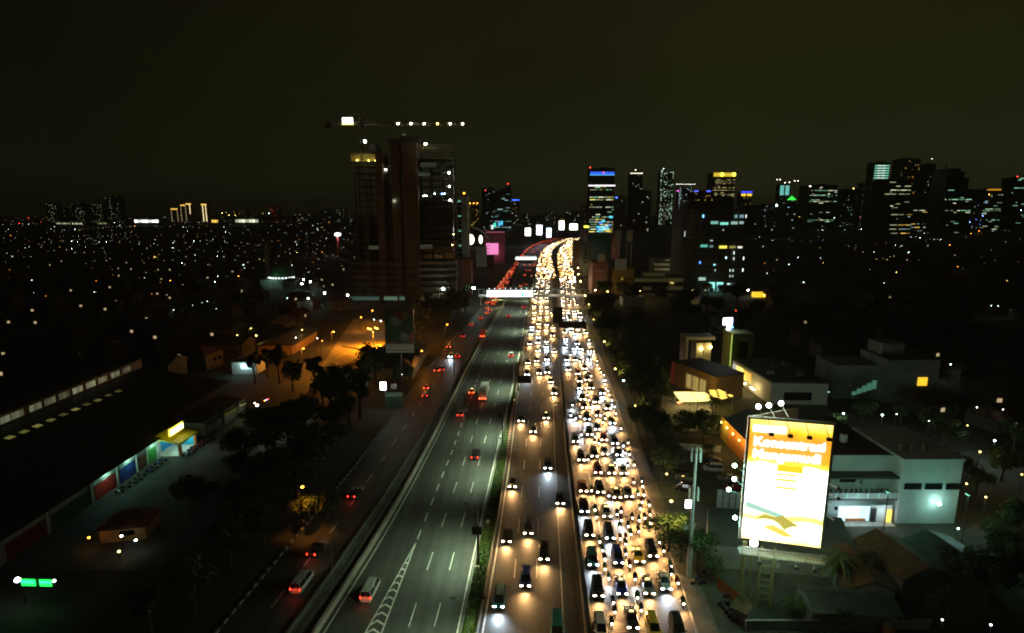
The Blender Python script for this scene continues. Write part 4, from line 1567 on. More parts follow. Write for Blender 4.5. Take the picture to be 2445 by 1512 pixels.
# stepped spire
t, W, D, Ht, fh = tower('stepped_spire_tower', 'big stepped dark tower with a tall central spire', 2259, 2325, 452, 1600, prob=.06, style='rows', cols=(GRNW, PALE), maxw=26)
for x0, x1, yt in ((2262, 2316, 424), (2266, 2306, 410), (2270, 2296, 402)):
    a, b = at(x0, yt, 1600), at(x1, yt, 1600)
    obj('upper_tier', MB().span((a.x - t.location.x, 2, Ht - 1), (b.x - t.location.x, D - 4, a.z)), t, mats=HULL)
sp = at(2280, 384, 1600)
obj('spire', MB().tube((sp.x - t.location.x, D / 2, Ht + 20), (sp.x - t.location.x, D / 2, sp.z), 5, .6, 6), t, mats=HULL)
t, W, D, Ht, fh = tower('pale_lit_block', 'pale block with blue and white signs beside the stepped tower', 2328, 2350, 480, 1900, prob=.1, cols=(PALE, ((.2, .3, 1), 2)), body=HULLG)
t, W, D, Ht, fh = tower('orange_signed_tower', 'dark tower with an orange lit roof band', 2352, 2398, 452, 1900, style='rows', prob=.2, cols=(PALE, GRNW), maxw=36)
crown(t, W * .7, D, Ht, (1, .42, .03), .7, 5, -1)
t, W, D, Ht, fh = tower('edge_tower', 'tall dark tower with a red beacon beside the orange signed tower', 2421, 2462, 424, 1900, style='rows', prob=.1, cols=(GRNW,), maxw=24)
beacon(t, -W * .3, 0, Ht, 'r', 1.5, 3)
for i, (xl, xr, yt, Y) in enumerate(((2180, 2262, 480, 1750), (2128, 2180, 500, 1400), (2240, 2270, 470, 2000), (1905, 1940, 500, 2100), (2395, 2425, 470, 2400))):
    tower('office_block', ('low dark office block between the orange windowed and stepped towers', 'low dark block in front of the green striped tower', 'narrow block left of the stepped tower', 'low block beside the green pyramid roof', 'narrow block beside the edge tower')[i], xl, xr, yt, Y, style='rows', prob=.12, cols=(PALE, ICE, AMB), maxw=26)
# left of centre
t, W, D, Ht, fh = tower('glass_slab', 'dark glass slab tower left of the highway bend', 1150, 1180, 449, gY(548), prob=.05, cols=(ICE,), maxw=24)
beacon(t, -W * .2, 0, Ht - 10, 'r', 1.4, 2)
t, W, D, Ht, fh = tower('sloped_top_tower', 'dark glass tower with a sloping top and red spire lamp', 1180, 1221, 462, gY(548), prob=.08, style='rows', cols=(((.3, .9, .7), .3), ICE), maxw=30)
obj('sloping_top', MB().add([(-W / 2, 0, Ht), (W / 2, 0, Ht), (W / 2, 0, Ht + 26), (-W / 2, 0, Ht + 4), (-W / 2, D, Ht), (W / 2, D, Ht), (W / 2, D, Ht + 26), (-W / 2, D, Ht + 4)], [(0, 1, 2, 3), (5, 4, 7, 6), (3, 2, 6, 7), (0, 3, 7, 4), (1, 5, 6, 2)]), t, mats=HULL)
beacon(t, W * .3, 2, Ht + 20, 'r', 1.6, 12)
for i, (dx, cz, cc) in enumerate(((-.3, 15, (.1, 1, .7)), (-.05, 18, (.1, .5, 1)), (.1, 22, (.1, .7, 1)), (-.45, 8, (.9, 1, 1)))):
    block('screen', emi(cc, 1.2), t, (W * dx - 10, -2, cz), (8, .5, 14))
t, W, D, Ht, fh = tower('amber_block', 'distant block with amber roof lamps behind the grey slab', 1120, 1142, 488, 2300, prob=.12, cols=(AMB,), maxw=20)
for s in (-.4, 0, .4):
    beacon(t, W * s, 0, Ht, 'o', 2.4, 4)
t, W, D, Ht, fh = tower('blue_signed_block', 'distant block with blue roof lamps right of the glass towers', 1222, 1240, 479, 2300, prob=.1, cols=(AMB, PALE), maxw=16)
block('roof_light', emi((.05, .15, 1), 2.5), t, (0, -1, Ht + 2), (W, 2, 4))
for i, (xl, xr, yt, Y, c) in enumerate(((1243, 1262, 512, 2600, PALE), (1262, 1300, 516, 2200, ICE), (1300, 1328, 508, 2700, PALE), (1328, 1352, 519, 2400, AMB), (1352, 1392, 506, 2500, PALE), (1388, 1408, 492, 2600, AMB))):
    tower('distant_block', 'low distant block on the horizon above the highway bend', xl, xr, yt, Y, prob=.07, cols=(c,), maxw=12, group='distant blocks above the highway bend')

# far western skyline
for i, (xl, xr, yt, Y, pr, c) in enumerate(((106, 132, 486, 3400, .10, PALE), (133, 153, 497, 3500, .04, PALE), (166, 199, 486, 3300, .12, PALE), (217, 241, 486, 3300, .10, PALE), (250, 280, 468, 3500, .07, PALE), (556, 586, 503, 3600, .05, AMB), (640, 664, 492, 3600, .08, ((1, .12, .05), .8)), (762, 790, 500, 3300, .06, PALE), (800, 822, 500, 3300, .07, PALE), (700, 745, 512, 3000, .04, PALE))):
    tower('apartment_tower', ('faint apartment tower with scattered windows on the western horizon', 'faint reddish lit apartment tower on the western horizon')[i == 6], xl, xr, yt, Y, prob=pr, cols=((c[0], c[1] * 1.4),), maxw=44, group=None if i == 6 else 'apartment towers on the western horizon')
for i, (xl, xr, yt) in enumerate(((407, 424, 498), (430, 443, 489), (443, 456, 486), (479, 493, 487))):
    t, W, D, Ht, fh = tower('floodlit_tower', ('amber floodlit twin tower, the lower one', 'amber floodlit tower with an orange roof line', 'amber floodlit tower with a white light column', 'dark tower with two white and amber light columns')[i], xl, xr, yt, 3300, prob=0, cols=(AMB,), body=mat('sandstone', (.35, .25, .12), .8))
    crown(t, W, D, Ht, (1, .6, .1), 1.6, 7, 0)
    for s in ((-.42, .42), (-.42, .42), (.2,), (-.2, .3))[i]:
        block('light_column', emi((1, .8, .4), (.35, .35, 2.2, 2.2)[i]), t, (W * s, -1, Ht * (.5 if i != 2 else .7)), (3.2, 1, Ht * (.9 if i != 2 else .5)))
for i, (x0, x1, y, c, s) in enumerate(((561 / 1, 617, 521, (.9, 1, .7), 1.2), (134, 168, 531, (.8, .9, .5), .5), (172, 196, 532, (.9, 1, .6), .8), (233, 256, 531, (.6, .7, .3), .4), (505, 520, 522, (1, .6, .1), 1.5), (320, 378, 522, (1, 1, .9), 2.4))):
    Y = 2600
    a, b = at(x0, y, Y), at(x1, y + 3.5, Y)
    t = thing('lit_hall', ('long low hall with a row of lit bays on the western horizon', 'pale lit hall front below the faint apartment towers', 'bright lit hall front below the faint apartment towers', 'dim yellow hall beside the pale lit halls', 'amber lit canopy right of the floodlit towers', 'long white lit roof edge on the western horizon')[i], 'hall', (a.x, Y, 0))
    W = b.x - a.x
    obj('walls', MB().span((0, 0, 0), (W, 30, max(4, a.z))), t, mats=HULLG)
    n = 7
    for k in range(n):
        block('lit_bay', emi(c, s * (.5 + .5 * ((k * 7 + i) % 3))), t, (W * (k + .5) / n, -.5, max(3.5, a.z * .6)), (W / n * .86, .6, max(3, a.z * .4)))

# ================================================================== tower under construction with its crane
YT = gY(717)
def X(x):
    return at(x, 600, YT).x


def Zr(y, x=960):
    return at(x, y, YT).z


x0 = X(965)
t = thing('unfinished_tower', 'dark unfinished concrete tower with bare floors and tall lift cores', 'building', (x0, YT, 0))
CW = mat('raw_concrete', (.10, .075, .045), .9, 0, .3, .1)
CW2 = mat('grey_raw_concrete', (.075, .075, .06), .9, 0, .3, .1)
zl, zr_, zc = Zr(384), Zr(372), Zr(330)


def flo(xl, xr, ztop, y0, y1, fh=4.4, zb=26, curve=False):
    z = zb
    xa, xb = X(xl) - x0, X(xr) - x0
    if curve:
        poly = [(xa, y0 + 2), (xa + (xb - xa) * .25, y0), (xa + (xb - xa) * .7, y0), (xb, y0 + 6), (xb, y1), (xa, y1)]
    else:
        poly = [(xa, y0), (xb, y0), (xb, y1), (xa, y1)]
    sl = MB().prism(poly, 0, .42).mesh('floor_slab', CW2)
    nb = max(2, int((xb - xa) / 6))
    cm = MB().span((-.35, -.35, .42), (.35, .35, fh)).mesh('column', CW2)
    spots_ = []
    for k in range(nb + 1):
        px = xa + .5 + (xb - xa - 1) * k / nb
        for py in (y0 + (1.2 if not curve else 3), (y0 + y1) / 2):
            spots_.append((px, py))
    while z < ztop:
        obj('floor_slab', sl, t, (0, 0, z))
        if z + fh < ztop + 1:
            for px, py in spots_:
                obj('column', cm, t, (px, py, z))
        z += fh
    return xa, xb


flo(849, 908, zl, 4, 26)
flo(916, 945, Zr(395), 5, 26)
flo(1000, 1086, zr_, 2, 26, curve=True)
flo(958, 966, Zr(420), 6, 26)
# glazed lower storeys behind the slabs
for xl, xr, yt in ((850, 907, 538), (917, 944, 440), (1001, 1080, 470)):
    block('facade_glass', GLASSD, t, ((X(xl) + X(xr)) / 2 - x0, 12, (Zr(yt) + 22) / 2), (X(xr) - X(xl), 8, Zr(yt) - 22))
for xl, xr, yt, m in ((905, 921, 365, CW), (940, 960, 345, CW), (966, 1002, 333, CW)):
    a_, b_ = X(xl) - x0, X(xr) - x0
    o = MB().span((a_, 0, 0), (b_, 20, Zr(yt)))
    obj('core_wall', o, t, mats=m)
for xl, xr, y0_, y1_ in ((936, 962, 331, 346), (966, 1008, 324, 338), (894, 908, 345, 362)):
    obj('formwork', MB().span((X(xl) - x0, -.6, Zr(y1_)), (X(xr) - x0, 18, Zr(y0_))), t, mats=ROOFD)
# podium
for i in range(6):
    z = 3.5 + i * 4.2
    obj('podium_slab', MB().span((X(832) - x0, -2, z), (X(1000) - x0, 30, z + .8)), t, mats=CW2)
    pp = [(X(1000) - x0, -4), (X(1066) - x0, -4), (X(1090) - x0, 6), (X(1090) - x0, 30), (X(1000) - x0, 30)]
    obj('podium_band', MB().prism(pp, z, z + 1.5), t, mats=mat('pale_band', (.22, .21, .2), .8) if i > 2 else CW2)
obj('podium_core', MB().span((X(836) - x0, 4, 0), (X(1088) - x0, 29, 26)), t, mats=ROOFD)
# edge protection and top scaffolding
sc_m = mat('scaffold', (.35, .30, .12), .7)
for xl, xr, zz in ((846, 905, zl), (1004, 1086, zr_ + 2)):
    n = 14
    for k in range(n + 1):
        px = X(xl) + (X(xr) - X(xl)) * k / n - x0
        obj('scaffold_pole', MB().tube((px, 3.4, zz), (px, 3.4, zz + 5.5), .09, .09, 4), t, mats=sc_m)
    for dz in (1.5, 3.2, 5):
        obj('scaffold_rail', MB().tube((X(xl) - x0, 3.4, zz + dz), (X(xr) - x0, 3.4, zz + dz), .07, .07, 4), t, mats=sc_m)
obj('safety_net', MB().span((X(846) - x0, 3.6, zl), (X(903) - x0, 3.7, zl + 4.2)), t, mats=mat('net', (.3, .3, .08), .8))


def site_lamp(px, py, dy, col, r, pw=0, name='site_lamp'):
    p = at(px, py, YT + dy)
    c, s = lampset(col)
    k = ('site', col, r)
    if k not in GLOBE:
        GLOBE[k] = MB().ball((0, 0, 0), r, 7, 5).mesh('site_lamp', emi(c, 45, name='site_lamp_' + col))
    obj(name, GLOBE[k], t, (p.x - x0, dy, p.z))
    if pw:
        light('POINT', t, (p.x - x0, dy - 1.2, p.z - .6), c, pw, .5)


for a in ((871, 338, -1, 'n', .85, 350), (1016, 344, -1, 'n', .7, 250), (1072, 413, 1, 'w', .6, 200), (1073, 445, 1, 'n', .5, 150), (1074, 478, 1, 'n', .5, 150), (942, 478, 1, 'w', .6, 350), (1058, 690, -8, 'w', .8, 120), (853, 383, 2, 'y', .25, 300), (880, 384, 2, 'y', .2, 260), (896, 384, 2, 'y', .2, 160)):
    site_lamp(*a)
for a in ((1038, 463, 2, 'c', .35), (1055, 463, 2, 'b', .3), (1061, 463, 2, 'c', .3), (1012, 468, 2, 'n', .3), (1018, 468, 2, 'n', .3), (921, 405, 2, 'n', .45), (1080, 585, 2, 'y', .25), (1083, 560, 2, 'y', .25)):
    site_lamp(*a)
p0 = at(963, 392, YT)
block('lit_shaft', emi((.5, .8, .2), .12), t, (p0.x - x0, 5, p0.z + 6), (2.4, .5, 26))
block('lit_edge', emi((.85, 1, .55), 1.3), t, (p0.x - x0 + 1.2, 4, p0.z + 6), (.5, .4, 20))
for xx, yy, w_ in ((1013, 393, 6), (1030, 393, 5), (1010, 415, 8), (918, 408, 2), (940, 408, 4), (962, 430, 3), (1015, 590, 9), (895, 592, 10)):
    p = at(xx, yy, YT)
    block('lit_bay', emi((.55, .75, .45), .045), t, (p.x - x0, 3.5, p.z), (w_, .3, 2.6))
# ground floor hoarding lit cold
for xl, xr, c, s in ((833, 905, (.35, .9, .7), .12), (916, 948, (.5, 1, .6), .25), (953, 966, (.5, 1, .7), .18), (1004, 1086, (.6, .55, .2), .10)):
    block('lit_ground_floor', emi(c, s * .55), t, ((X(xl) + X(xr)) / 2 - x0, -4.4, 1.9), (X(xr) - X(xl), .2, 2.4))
for k in range(12):
    px = X(1006) + (X(1086) - X(1006)) * k / 11 - x0
    obj('hoarding_post', MB().tube((px, -5, 0), (px, -5, 8), .15), t, mats=mat('hoarding', (.35, .3, .12), .8))
# tower crane: its own thing, tied to the tower
cz = at(862, 297, YT - 4)
t = thing('tower_crane', 'tower crane with a long lamp strung jib above the unfinished tower', 'crane', (cz.x, YT - 4, 0))


def lattice(a, b, w_, n, m, name):
    a, b = Vector(a), Vector(b)
    d = (b - a)
    u = Vector((0, 1, 0)) if abs(d.normalized().y) < .9 else Vector((1, 0, 0))
    v = d.normalized().cross(u)
    mb = MB()
    cs = [u * sx * w_ + v * sy * w_ for sx, sy in ((-1, -1), (1, -1), (1, 1), (-1, 1))]
    for c in cs:
        mb.tube(a + c, b + c, .12, .12, 4)
    for i in range(n):
        p, q = a + d * (i / n), a + d * ((i + 1) / n)
        for k in range(4):
            mb.tube(p + cs[k], q + cs[(k + 1) % 4], .07, .07, 3)
    return obj(name, mb, t, mats=m)


CRM = mat('crane_paint', (.16, .13, .06), .6)
lattice((0, 0, 0), (0, 0, cz.z), .9, 34, CRM, 'mast')
jr = at(1107, 299, YT - 4).x - cz.x
jl = at(775, 296, YT - 4).x - cz.x
lattice((0, 0, cz.z + .6), (jr, 0, cz.z - .2), .7, 30, CRM, 'jib')
lattice((0, 0, cz.z + .6), (jl, 0, cz.z + .3), .7, 10, CRM, 'counter_jib')
obj('counterweight', MB().box((jl + 2.5, 0, cz.z - 1.2), (4.5, 1.6, 3)), t, mats=CONCD)
obj('cab', MB().box((1.6, -1.2, cz.z - 1.2), (1.8, 1.6, 2)), t, mats=ROOFG)
lattice((0, 0, cz.z + .6), (0, 0, cz.z + 7), .5, 4, CRM, 'apex')
obj('tie_bar', MB().tube((0, 0, cz.z + 7), (jr * .6, 0, cz.z + 1), .08).tube((0, 0, cz.z + 7), (jl * .8, 0, cz.z + 1), .08), t, mats=CRM)
s0 = at(831, 289, YT - 4)
obj('sign_box', MB().box((s0.x - cz.x, -1, s0.z), (6.2, .5, 3.4)), t, mats=emi((.85, 1, .95), 9, True, 'crane_sign'))
obj('sign_sill', MB().box((s0.x - cz.x, -1.1, s0.z - 2.2), (7.4, .5, .5)), t, mats=emi((1, .8, .1), 2.2))
for k, x_ in enumerate((951, 982, 1013, 1045, 1075, 1105)):
    p = at(x_, 296, YT - 4)
    obj('jib_lamp', MB().ball((p.x - cz.x, -.8, p.z), .5, 7, 5), t, mats=emi((1, .6, .1), 30) if k == 3 else emi((1, .97, .9), 40))
obj('jib_lamp', MB().ball((2.2, -1.2, cz.z - 1), .35, 7, 5), t, mats=emi((.2, .5, 1), 4))

# ================================================================== mid-distance buildings beside the highway
def block_building(name, label, xl, xr, yt, yb, depth, m, cat='building', roof=None, group=None):
    "plain block whose foot is seen at row yb; returns the thing and its size"
    Y = gY(yb)
    a, b = at(xl, yt, Y), at(xr, yt, Y)
    t = thing(name, label, cat, ((a.x + b.x) / 2, Y, 0), 0, group)
    W, Ht = b.x - a.x, a.z
    obj('walls', MB().span((-W / 2, 0, 0), (W / 2, depth, Ht)), t, mats=m)
    obj('parapet', MB().span((-W / 2 - .25, -.25, Ht), (W / 2 + .25, depth + .25, Ht + .6)), t, mats=roof or m)
    return t, W, Ht


# grey slab with round windows, behind the unfinished tower
t, W, Ht = block_building('grey_slab_building', 'pale grey slab building with a column of round dark windows', 1090, 1114, 471, 690, 30, mat('cool_grey_wall', (.42, .46, .42), .8, 0, .12, .1))
rw = MB().tube((0, -.25, 0), (0, .05, 0), 1.5, 1.5, 12).mesh('round_window', GLASSD)
for i in range(16):
    obj('round_window', rw, t, (-W * .22, 0, Ht - 5 - i * (Ht - 14) / 16))
for i in range(6):
    block('lit_window', emi((.3, 1, .7), .5), t, (-W * .22, -.2, Ht - 3 - i * 11), (2, .3, .8))
beacon(t, W * .2, 5, Ht, 'o', .7, 3)
fill_light_post(t, (4, -14, 16), (.6, 1, .8), 1300, 'the grey slab building')
t, W, Ht = block_building('red_brown_block', 'blank red brown block beside the footbridge stairs', 1092, 1124, 622, 706, 22, mat('red_brown_wall', (.22, .09, .06), .85, 0, .2, .3))
block('doorway', BLACK, t, (0, -.05, 1.5), (2, .2, 3))


def billboard(name, label, x0, x1, y0, y1, yb, face, poles=1, rim=True, group=None, back=None, sample=False):
    Y = gY(yb)
    a, b = at(x0, y1, Y), at(x1, y0, Y)
    t = thing(name, label, 'billboard', ((a.x + b.x) / 2, Y, 0), 0, group)
    W = b.x - a.x
    obj('face', MB().span((-W / 2, 0, a.z), (W / 2, .2, b.z)), t, mats=face)
    obj('frame', MB().span((-W / 2 - .15, .22, a.z - .15), (W / 2 + .15, .6, b.z + .15)), t, mats=DSTEEL)
    for i in range(poles):
        px = 0 if poles == 1 else W * (-.35 + .7 * i / (poles - 1))
        obj('post', MB().tube((px, .8, 0), (px, .8, b.z - .5), .45 if poles == 1 else .2, .35 if poles == 1 else .18, 10), t, mats=DSTEEL)
    return t, W, a.z, b.z, Y


billboard('blank_billboard', 'blank grey billboard on a single post left of the highway', 1137, 1162, 589, 638, 690, mat('grey_poster', (.45, .44, .44), .8, 0, .08, .3))
t, W, za, zb, Y = billboard('pink_billboard', 'glowing pink billboard with faint dark lines beside the highway', 1161, 1190, 581, 608, 650, emi((1, .28, .62), 1.0, True, 'pink_poster'))
for k, zz in enumerate((.8, .5, .2)):
    block('print_line', mat('print_dark', (.1, .03, .05), .8), t, (-W * .3, -.04, za + (zb - za) * zz), (W * .22, .06, .5))
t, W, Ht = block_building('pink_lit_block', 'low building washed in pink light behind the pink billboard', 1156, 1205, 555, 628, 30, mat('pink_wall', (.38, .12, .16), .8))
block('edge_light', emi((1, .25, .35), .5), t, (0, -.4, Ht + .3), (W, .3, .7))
fill_light_post(t, (0, -8, 14), (1, .35, .5), 1500, 'the pink washed building')
# white and amber glow of a shop arch
Yq = gY(640)
p = at(1123, 572, Yq)
t = thing('arched_canopy', 'tall arched building edge with two big glowing white discs', 'building', (p.x, Yq, 0))
for dx, r, sx in ((0, 4.2, 1), (11, 3.4, .55)):
    obj('glowing_disc', MB().ball((dx, -1, p.z), r, 12, 8, (sx, .15, 1.3)), t, mats=emi((1, .93, .68), 4, True, 'disc_glow'))
for k in range(8):
    a0, a1 = math.pi * (.08 + k * .055), math.pi * (.08 + (k + 1) * .055)
    obj('arch_rib', MB().tube((-4 + 28 * math.sin(a0), 2, p.z - 12 + 26 * math.cos(a0)), (-4 + 28 * math.sin(a1), 2, p.z - 12 + 26 * math.cos(a1)), 1.6, 1.6, 6), t, mats=HULLG)
obj('walls', MB().span((-5, .5, 0), (24, 20, p.z - 9)), t, mats=HULLB)
for k in range(5):
    block('lit_window', emi((1, .5, .3), 1.4), t, (-5.5, -.3, p.z - 6 - k * 3), (1, .4, 1.6))
# lit screens over the highway bend
for i, (x0, x1, y0, y1, yb, c, s, lb) in enumerate(((1254, 1267, 545, 563, 588, (1, .97, .95), 7, 'white lit billboard with a yellow post on the left of the bend'), (1281, 1294, 538, 561, 582, (.85, .9, 1), 7, 'tall white lit billboard in the bend'), (1305, 1316, 545, 567, 585, (.55, .72, 1), 7, 'tall bluish lit billboard in the bend'), (1335, 1347, 528, 549, 574, (1, .96, .95), 7, 'tall white lit billboard high above the far bend'), (1360, 1379, 535, 549, 574, (.9, 1, .82), 7, 'wide greenish white lit billboard above the far bend'), (1394, 1406, 539, 544, 572, (.85, 1, .08), 2.2, 'small yellow green lit sign beside the blue crowned tower'))):
    billboard('lit_billboard', lb, x0, x1, y0, y1, yb, emi(c, s, True, 'screen_%d' % i))
# right side of the highway
t, W, Ht = block_building('ad_clad_block', 'tall red brown clad block beside the right end of the footbridge', 1415, 1452, 628, 702, 20, mat('brown_cladding', (.26, .12, .075), .8, 0, .2, .3))
block('roof_board', mat('grey_poster', (.45, .44, .44), .8), t, (W * .08, 1, Ht + 3.5), (W * .45, .6, 5.5))
block('pale_line', WHITE, t, (W * .02, -.1, Ht * .75), (W * .7, .2, .4))
fill_light_post(t, (-12, -14, 12), (1, .6, .25), 1300, 'the red brown clad block')
t, W, Ht = block_building('rose_block', 'narrow dull red block between the brown and the ochre buildings', 1452, 1470, 652, 700, 22, mat('rose_wall', (.3, .09, .09), .8))
t, W, Ht = block_building('ochre_building', 'ochre building with a bluish white upper board and roof frames', 1466, 1514, 645, 704, 26, mat('ochre_wall', (.34, .23, .05), .8, 0, .15, .3))
block('upper_board', mat('bluish_board', (.4, .43, .62), .7), t, (-W * .18, -.6, Ht + 4), (W * .55, .5, 8))
for s in (-.33, .25):
    block('roof_hoarding', mat('hoarding_grey', (.36, .38, .42), .7), t, (W * s, 2, Ht + 24), (W * .3, .4, 8))
    for q in (-.1, .1):
        obj('hoarding_leg', MB().tube((W * (s + q), 2.4, Ht), (W * (s + q), 2.4, Ht + 21), .25), t, mats=STEEL)
for i in range(12):
    block('window', GLASSD, t, (-W * .3 + (i % 4) * W * .2, -.1, 3.5 + (i // 4) * 4), (1.2, .2, 1.5))
t, W, Ht = block_building('banded_low_rise', 'long low office with pale horizontal bands behind lit yard lamps', 1515, 1632, 664, 706, 22, ROOFD)
for i, z in enumerate((Ht - 1.4, Ht - 7.2, Ht - 12)):
    block('pale_band', mat('bluish_band', (.36, .44, .50), .8) if i < 2 else CONCD, t, (0, -.5, z), (W, 1, 2.6))
    block('window_strip', GLASSD, t, (0, -.06, z - 3), (W * .96, .12, 3))
block('penthouse', mat('bluish_band', (.36, .44, .50), .8), t, (-W * .08, 6, Ht + 1.8), (W * .45, 8, 3.6))
t, W, Ht = block_building('white_gatehouse', 'low bluish white gatehouse below the yard lamps', 1487, 1540, 714, 732, 10, mat('bluish_board', (.4, .43, .62), .7))
for x, y in ((1450, 696), (1529, 695), (1654, 694)):
    street_lamp(x, y, 'y', .5, 7, 700, 'greenish yellow yard lamp before the banded low office', 'yard lamps before the low offices')
for x, y in ((1684, 693), (1436, 678), (1428, 663), (1421, 693)):
    street_lamp(x, y, 'n', .35, 6, 100, 'small white lamp near the ochre building', 'small lamps near the ochre building')
# beige building with balconies
t, W, Ht = block_building('beige_balcony_building', 'beige building with stacked balconies and a tall side wall', 1562, 1624, 617, 668, 18, ROOFD)
BE = mat('beige_wall', (.5, .46, .34), .8)
for i, (fx0, fx1, z) in enumerate(((-.1, .32, .94), (-.5, .34, .73), (-.5, .34, .50))):
    block('balcony', BE, t, (W * (fx0 + fx1) / 2, -1.2, Ht * z), (W * (fx1 - fx0), 2.4, 2.2))
block('side_wall', BE, t, (W * .42, -.8, Ht * .5), (W * .16, 1.6, Ht))
fill_light_post(t, (0, -14, 11), (1, .95, .6), 800, 'the beige balcony building')
# more blocks towards the bend
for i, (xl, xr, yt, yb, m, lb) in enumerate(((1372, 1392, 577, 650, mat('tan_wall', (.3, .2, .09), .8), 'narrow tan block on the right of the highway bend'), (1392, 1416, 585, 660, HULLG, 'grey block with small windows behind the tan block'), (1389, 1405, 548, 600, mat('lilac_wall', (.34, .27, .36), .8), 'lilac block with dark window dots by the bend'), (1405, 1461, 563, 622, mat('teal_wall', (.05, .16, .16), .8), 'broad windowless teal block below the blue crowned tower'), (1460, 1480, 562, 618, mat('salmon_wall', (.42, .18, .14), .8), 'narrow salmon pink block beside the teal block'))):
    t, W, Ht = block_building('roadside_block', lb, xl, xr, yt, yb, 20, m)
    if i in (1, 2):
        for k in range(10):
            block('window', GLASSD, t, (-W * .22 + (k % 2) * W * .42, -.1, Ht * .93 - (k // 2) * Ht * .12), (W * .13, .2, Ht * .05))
    fill_light_post(t, (-W * .3, -16, 12), (1, .75, .5), 900 if i in (2, 3, 4) else 500, ('the narrow tan block', 'the grey block by the bend', 'the lilac block', 'the teal block', 'the salmon pink block')[i])
# dark corner office with lit windows
Yo = gY(698)
a, b = at(1640, 480, Yo), at(1793, 500, Yo)
t = thing('corner_office', 'dark rounded corner office block with a few cyan and yellow lit windows', 'building', ((a.x + b.x) / 2, Yo, 0))
W, Ht = b.x - a.x, b.z
arc = [(-W / 2, 14)] + [(-W / 2 + 12 - 12 * math.cos(u), 14 - 14 * math.sin(u)) for u in (.35, .7, 1.1, 1.57)] + [(W * .22, 0), (W / 2, 8), (W / 2, 34), (-W / 2, 34)]
obj('walls', MB().prism(arc, 0, Ht), t, mats=HULL)
nf = 13
fh = (Ht - 10) / nf
for i in range(nf):
    pr = [(x_ * 1.004, y_ - .35 if y_ < 30 else y_) for x_, y_ in arc]
    obj('spandrel_band', MB().prism(pr, 10 + i * fh + fh * .62, 10 + (i + 1) * fh), t, mats=mat('spandrel', (.085, .10, .09), .7))
for s in range(6):
    block('pier', mat('spandrel', (.085, .10, .09), .7), t, (-W * .28 + s * W * .1, -.3, Ht / 2), (.6, .8, Ht))
obj('roof_plant', MB().span((-W * .42, 8, Ht), (-W * .02, 30, Ht + 6)), t, mats=HULL)
ov = Q(2700, 700, 2.749)
for (x_, y_, w_, h_), c, s in (((430, 525, 80, 30), (.4, 1, .8), .5), ((538, 535, 88, 26), (.3, 1, .8), .9), ((648, 528, 72, 30), (.6, 1, .85), .5), ((727, 525, 46, 28), (.6, 1, .9), .5), ((230, 450, 80, 28), (.3, .7, .55), .15), ((308, 453, 14, 32), (.2, .6, 1), 3), ((668, 455, 28, 34), (.5, .9, .9), .4), ((730, 455, 46, 34), (.4, .7, .9), .4), ((777, 455, 10, 34), (.9, 1, .95), 1.5), ((316, 780, 76, 28), (.2, .9, .75), .55), ((397, 785, 40, 24), (.4, .7, .7), .3), ((525, 793, 84, 30), (1, .85, .1), 1.2), ((628, 793, 66, 26), (.8, .7, .15), .35), ((710, 795, 50, 22), (1, .95, .8), 1.0), ((558, 910, 12, 20), (.6, 1, 1), 3), ((645, 857, 9, 34), (.85, 1, .95), 1.5), ((643, 920, 9, 30), (.85, 1, .95), 1.2), ((750, 917, 10, 36), (.85, 1, 1), 1.8), ((602, 1050, 9, 26), (.8, 1, .95), 1.2), ((634, 1050, 9, 26), (.8, 1, .95), 1.2), ((742, 1045, 11, 34), (.85, 1, 1), 1.8), ((600, 1112, 9, 22), (.8, 1, .95), .9), ((630, 1112, 9, 22), (.8, 1, .95), .9), ((272, 963, 12, 24), (.1, .3, 1), 3), ((430, 987, 18, 14), (.3, .9, 1), 2.5), ((438, 1048, 10, 18), (.8, 1, .9), .8), ((295, 1143, 76, 34), (.6, .9, .75), .6), ((205, 1133, 60, 30), (.15, .6, .5), .4), ((605, 1200, 70, 18), (.7, 1, .95), 1.3), ((122, 650, 9, 60), (.7, .8, .8), .8), ((398, 722, 30, 12), (.8, 1, .9), .6), ((527, 605, 10, 14), (.8, 1, .9), .7)):
    px, py = ov(x_, y_)
    p = at(px, py, Yo)
    k_ = p.z and (at(px + w_ / 2.749 / K, py, Yo).x - p.x)
    block('lit_window', emi(c, s), t, (p.x - t.location.x, -.7 if p.x > t.location.x - W * .3 else 3., p.z), (abs(k_), .2, abs(k_) * h_ / w_))
for x0_, x1_ in ((1690, 1706), (1709, 1726)):
    a_, b_ = at(x0_, 695, Yo), at(x1_, 674, Yo)
    block('lit_entrance', emi((.35, 1, .88), 1.3, True, 'entrance_glow'), t, ((a_.x + b_.x) / 2 - t.location.x, -.9, (a_.z + b_.z) / 2), (b_.x - a_.x, .2, b_.z - a_.z))
fill_light_post(t, (-4, -8, 5), (.4, 1, .8), 200, 'the entrance of the corner office')
street_lamp(1855, 491, 'c', 1.9, 60, 0, 'very bright bluish lamp on a mast before the cyan lit tower', Y=1450)
for x, y, c in ((1786, 693, 'n'), (1824, 705, 'o')):
    street_lamp(x, y, c, .45, 5, 200, ('white lamp beside the corner office', 'orange lamp right of the corner office')[c == 'o'])
p = g(1811, 703, 2)
tag(obj('kiosk', MB().box((p.x, p.y, 1.8), (8, 4, 3.4)), mats=emi((1, .62, .03), 1.1)), 'small glowing yellow kiosk beside the corner office', 'kiosk')

# ================================================================== western shops, warehouse, yard
struct(obj('shop_yard', MB().quad((-84, 84, .02), (-58, 84, .02), (-52, 172, .02), (-76, 172, .02)), mats=mat('yard_concrete', (.075, .078, .07), .9, 0, .4, .25)))
XF = -85.

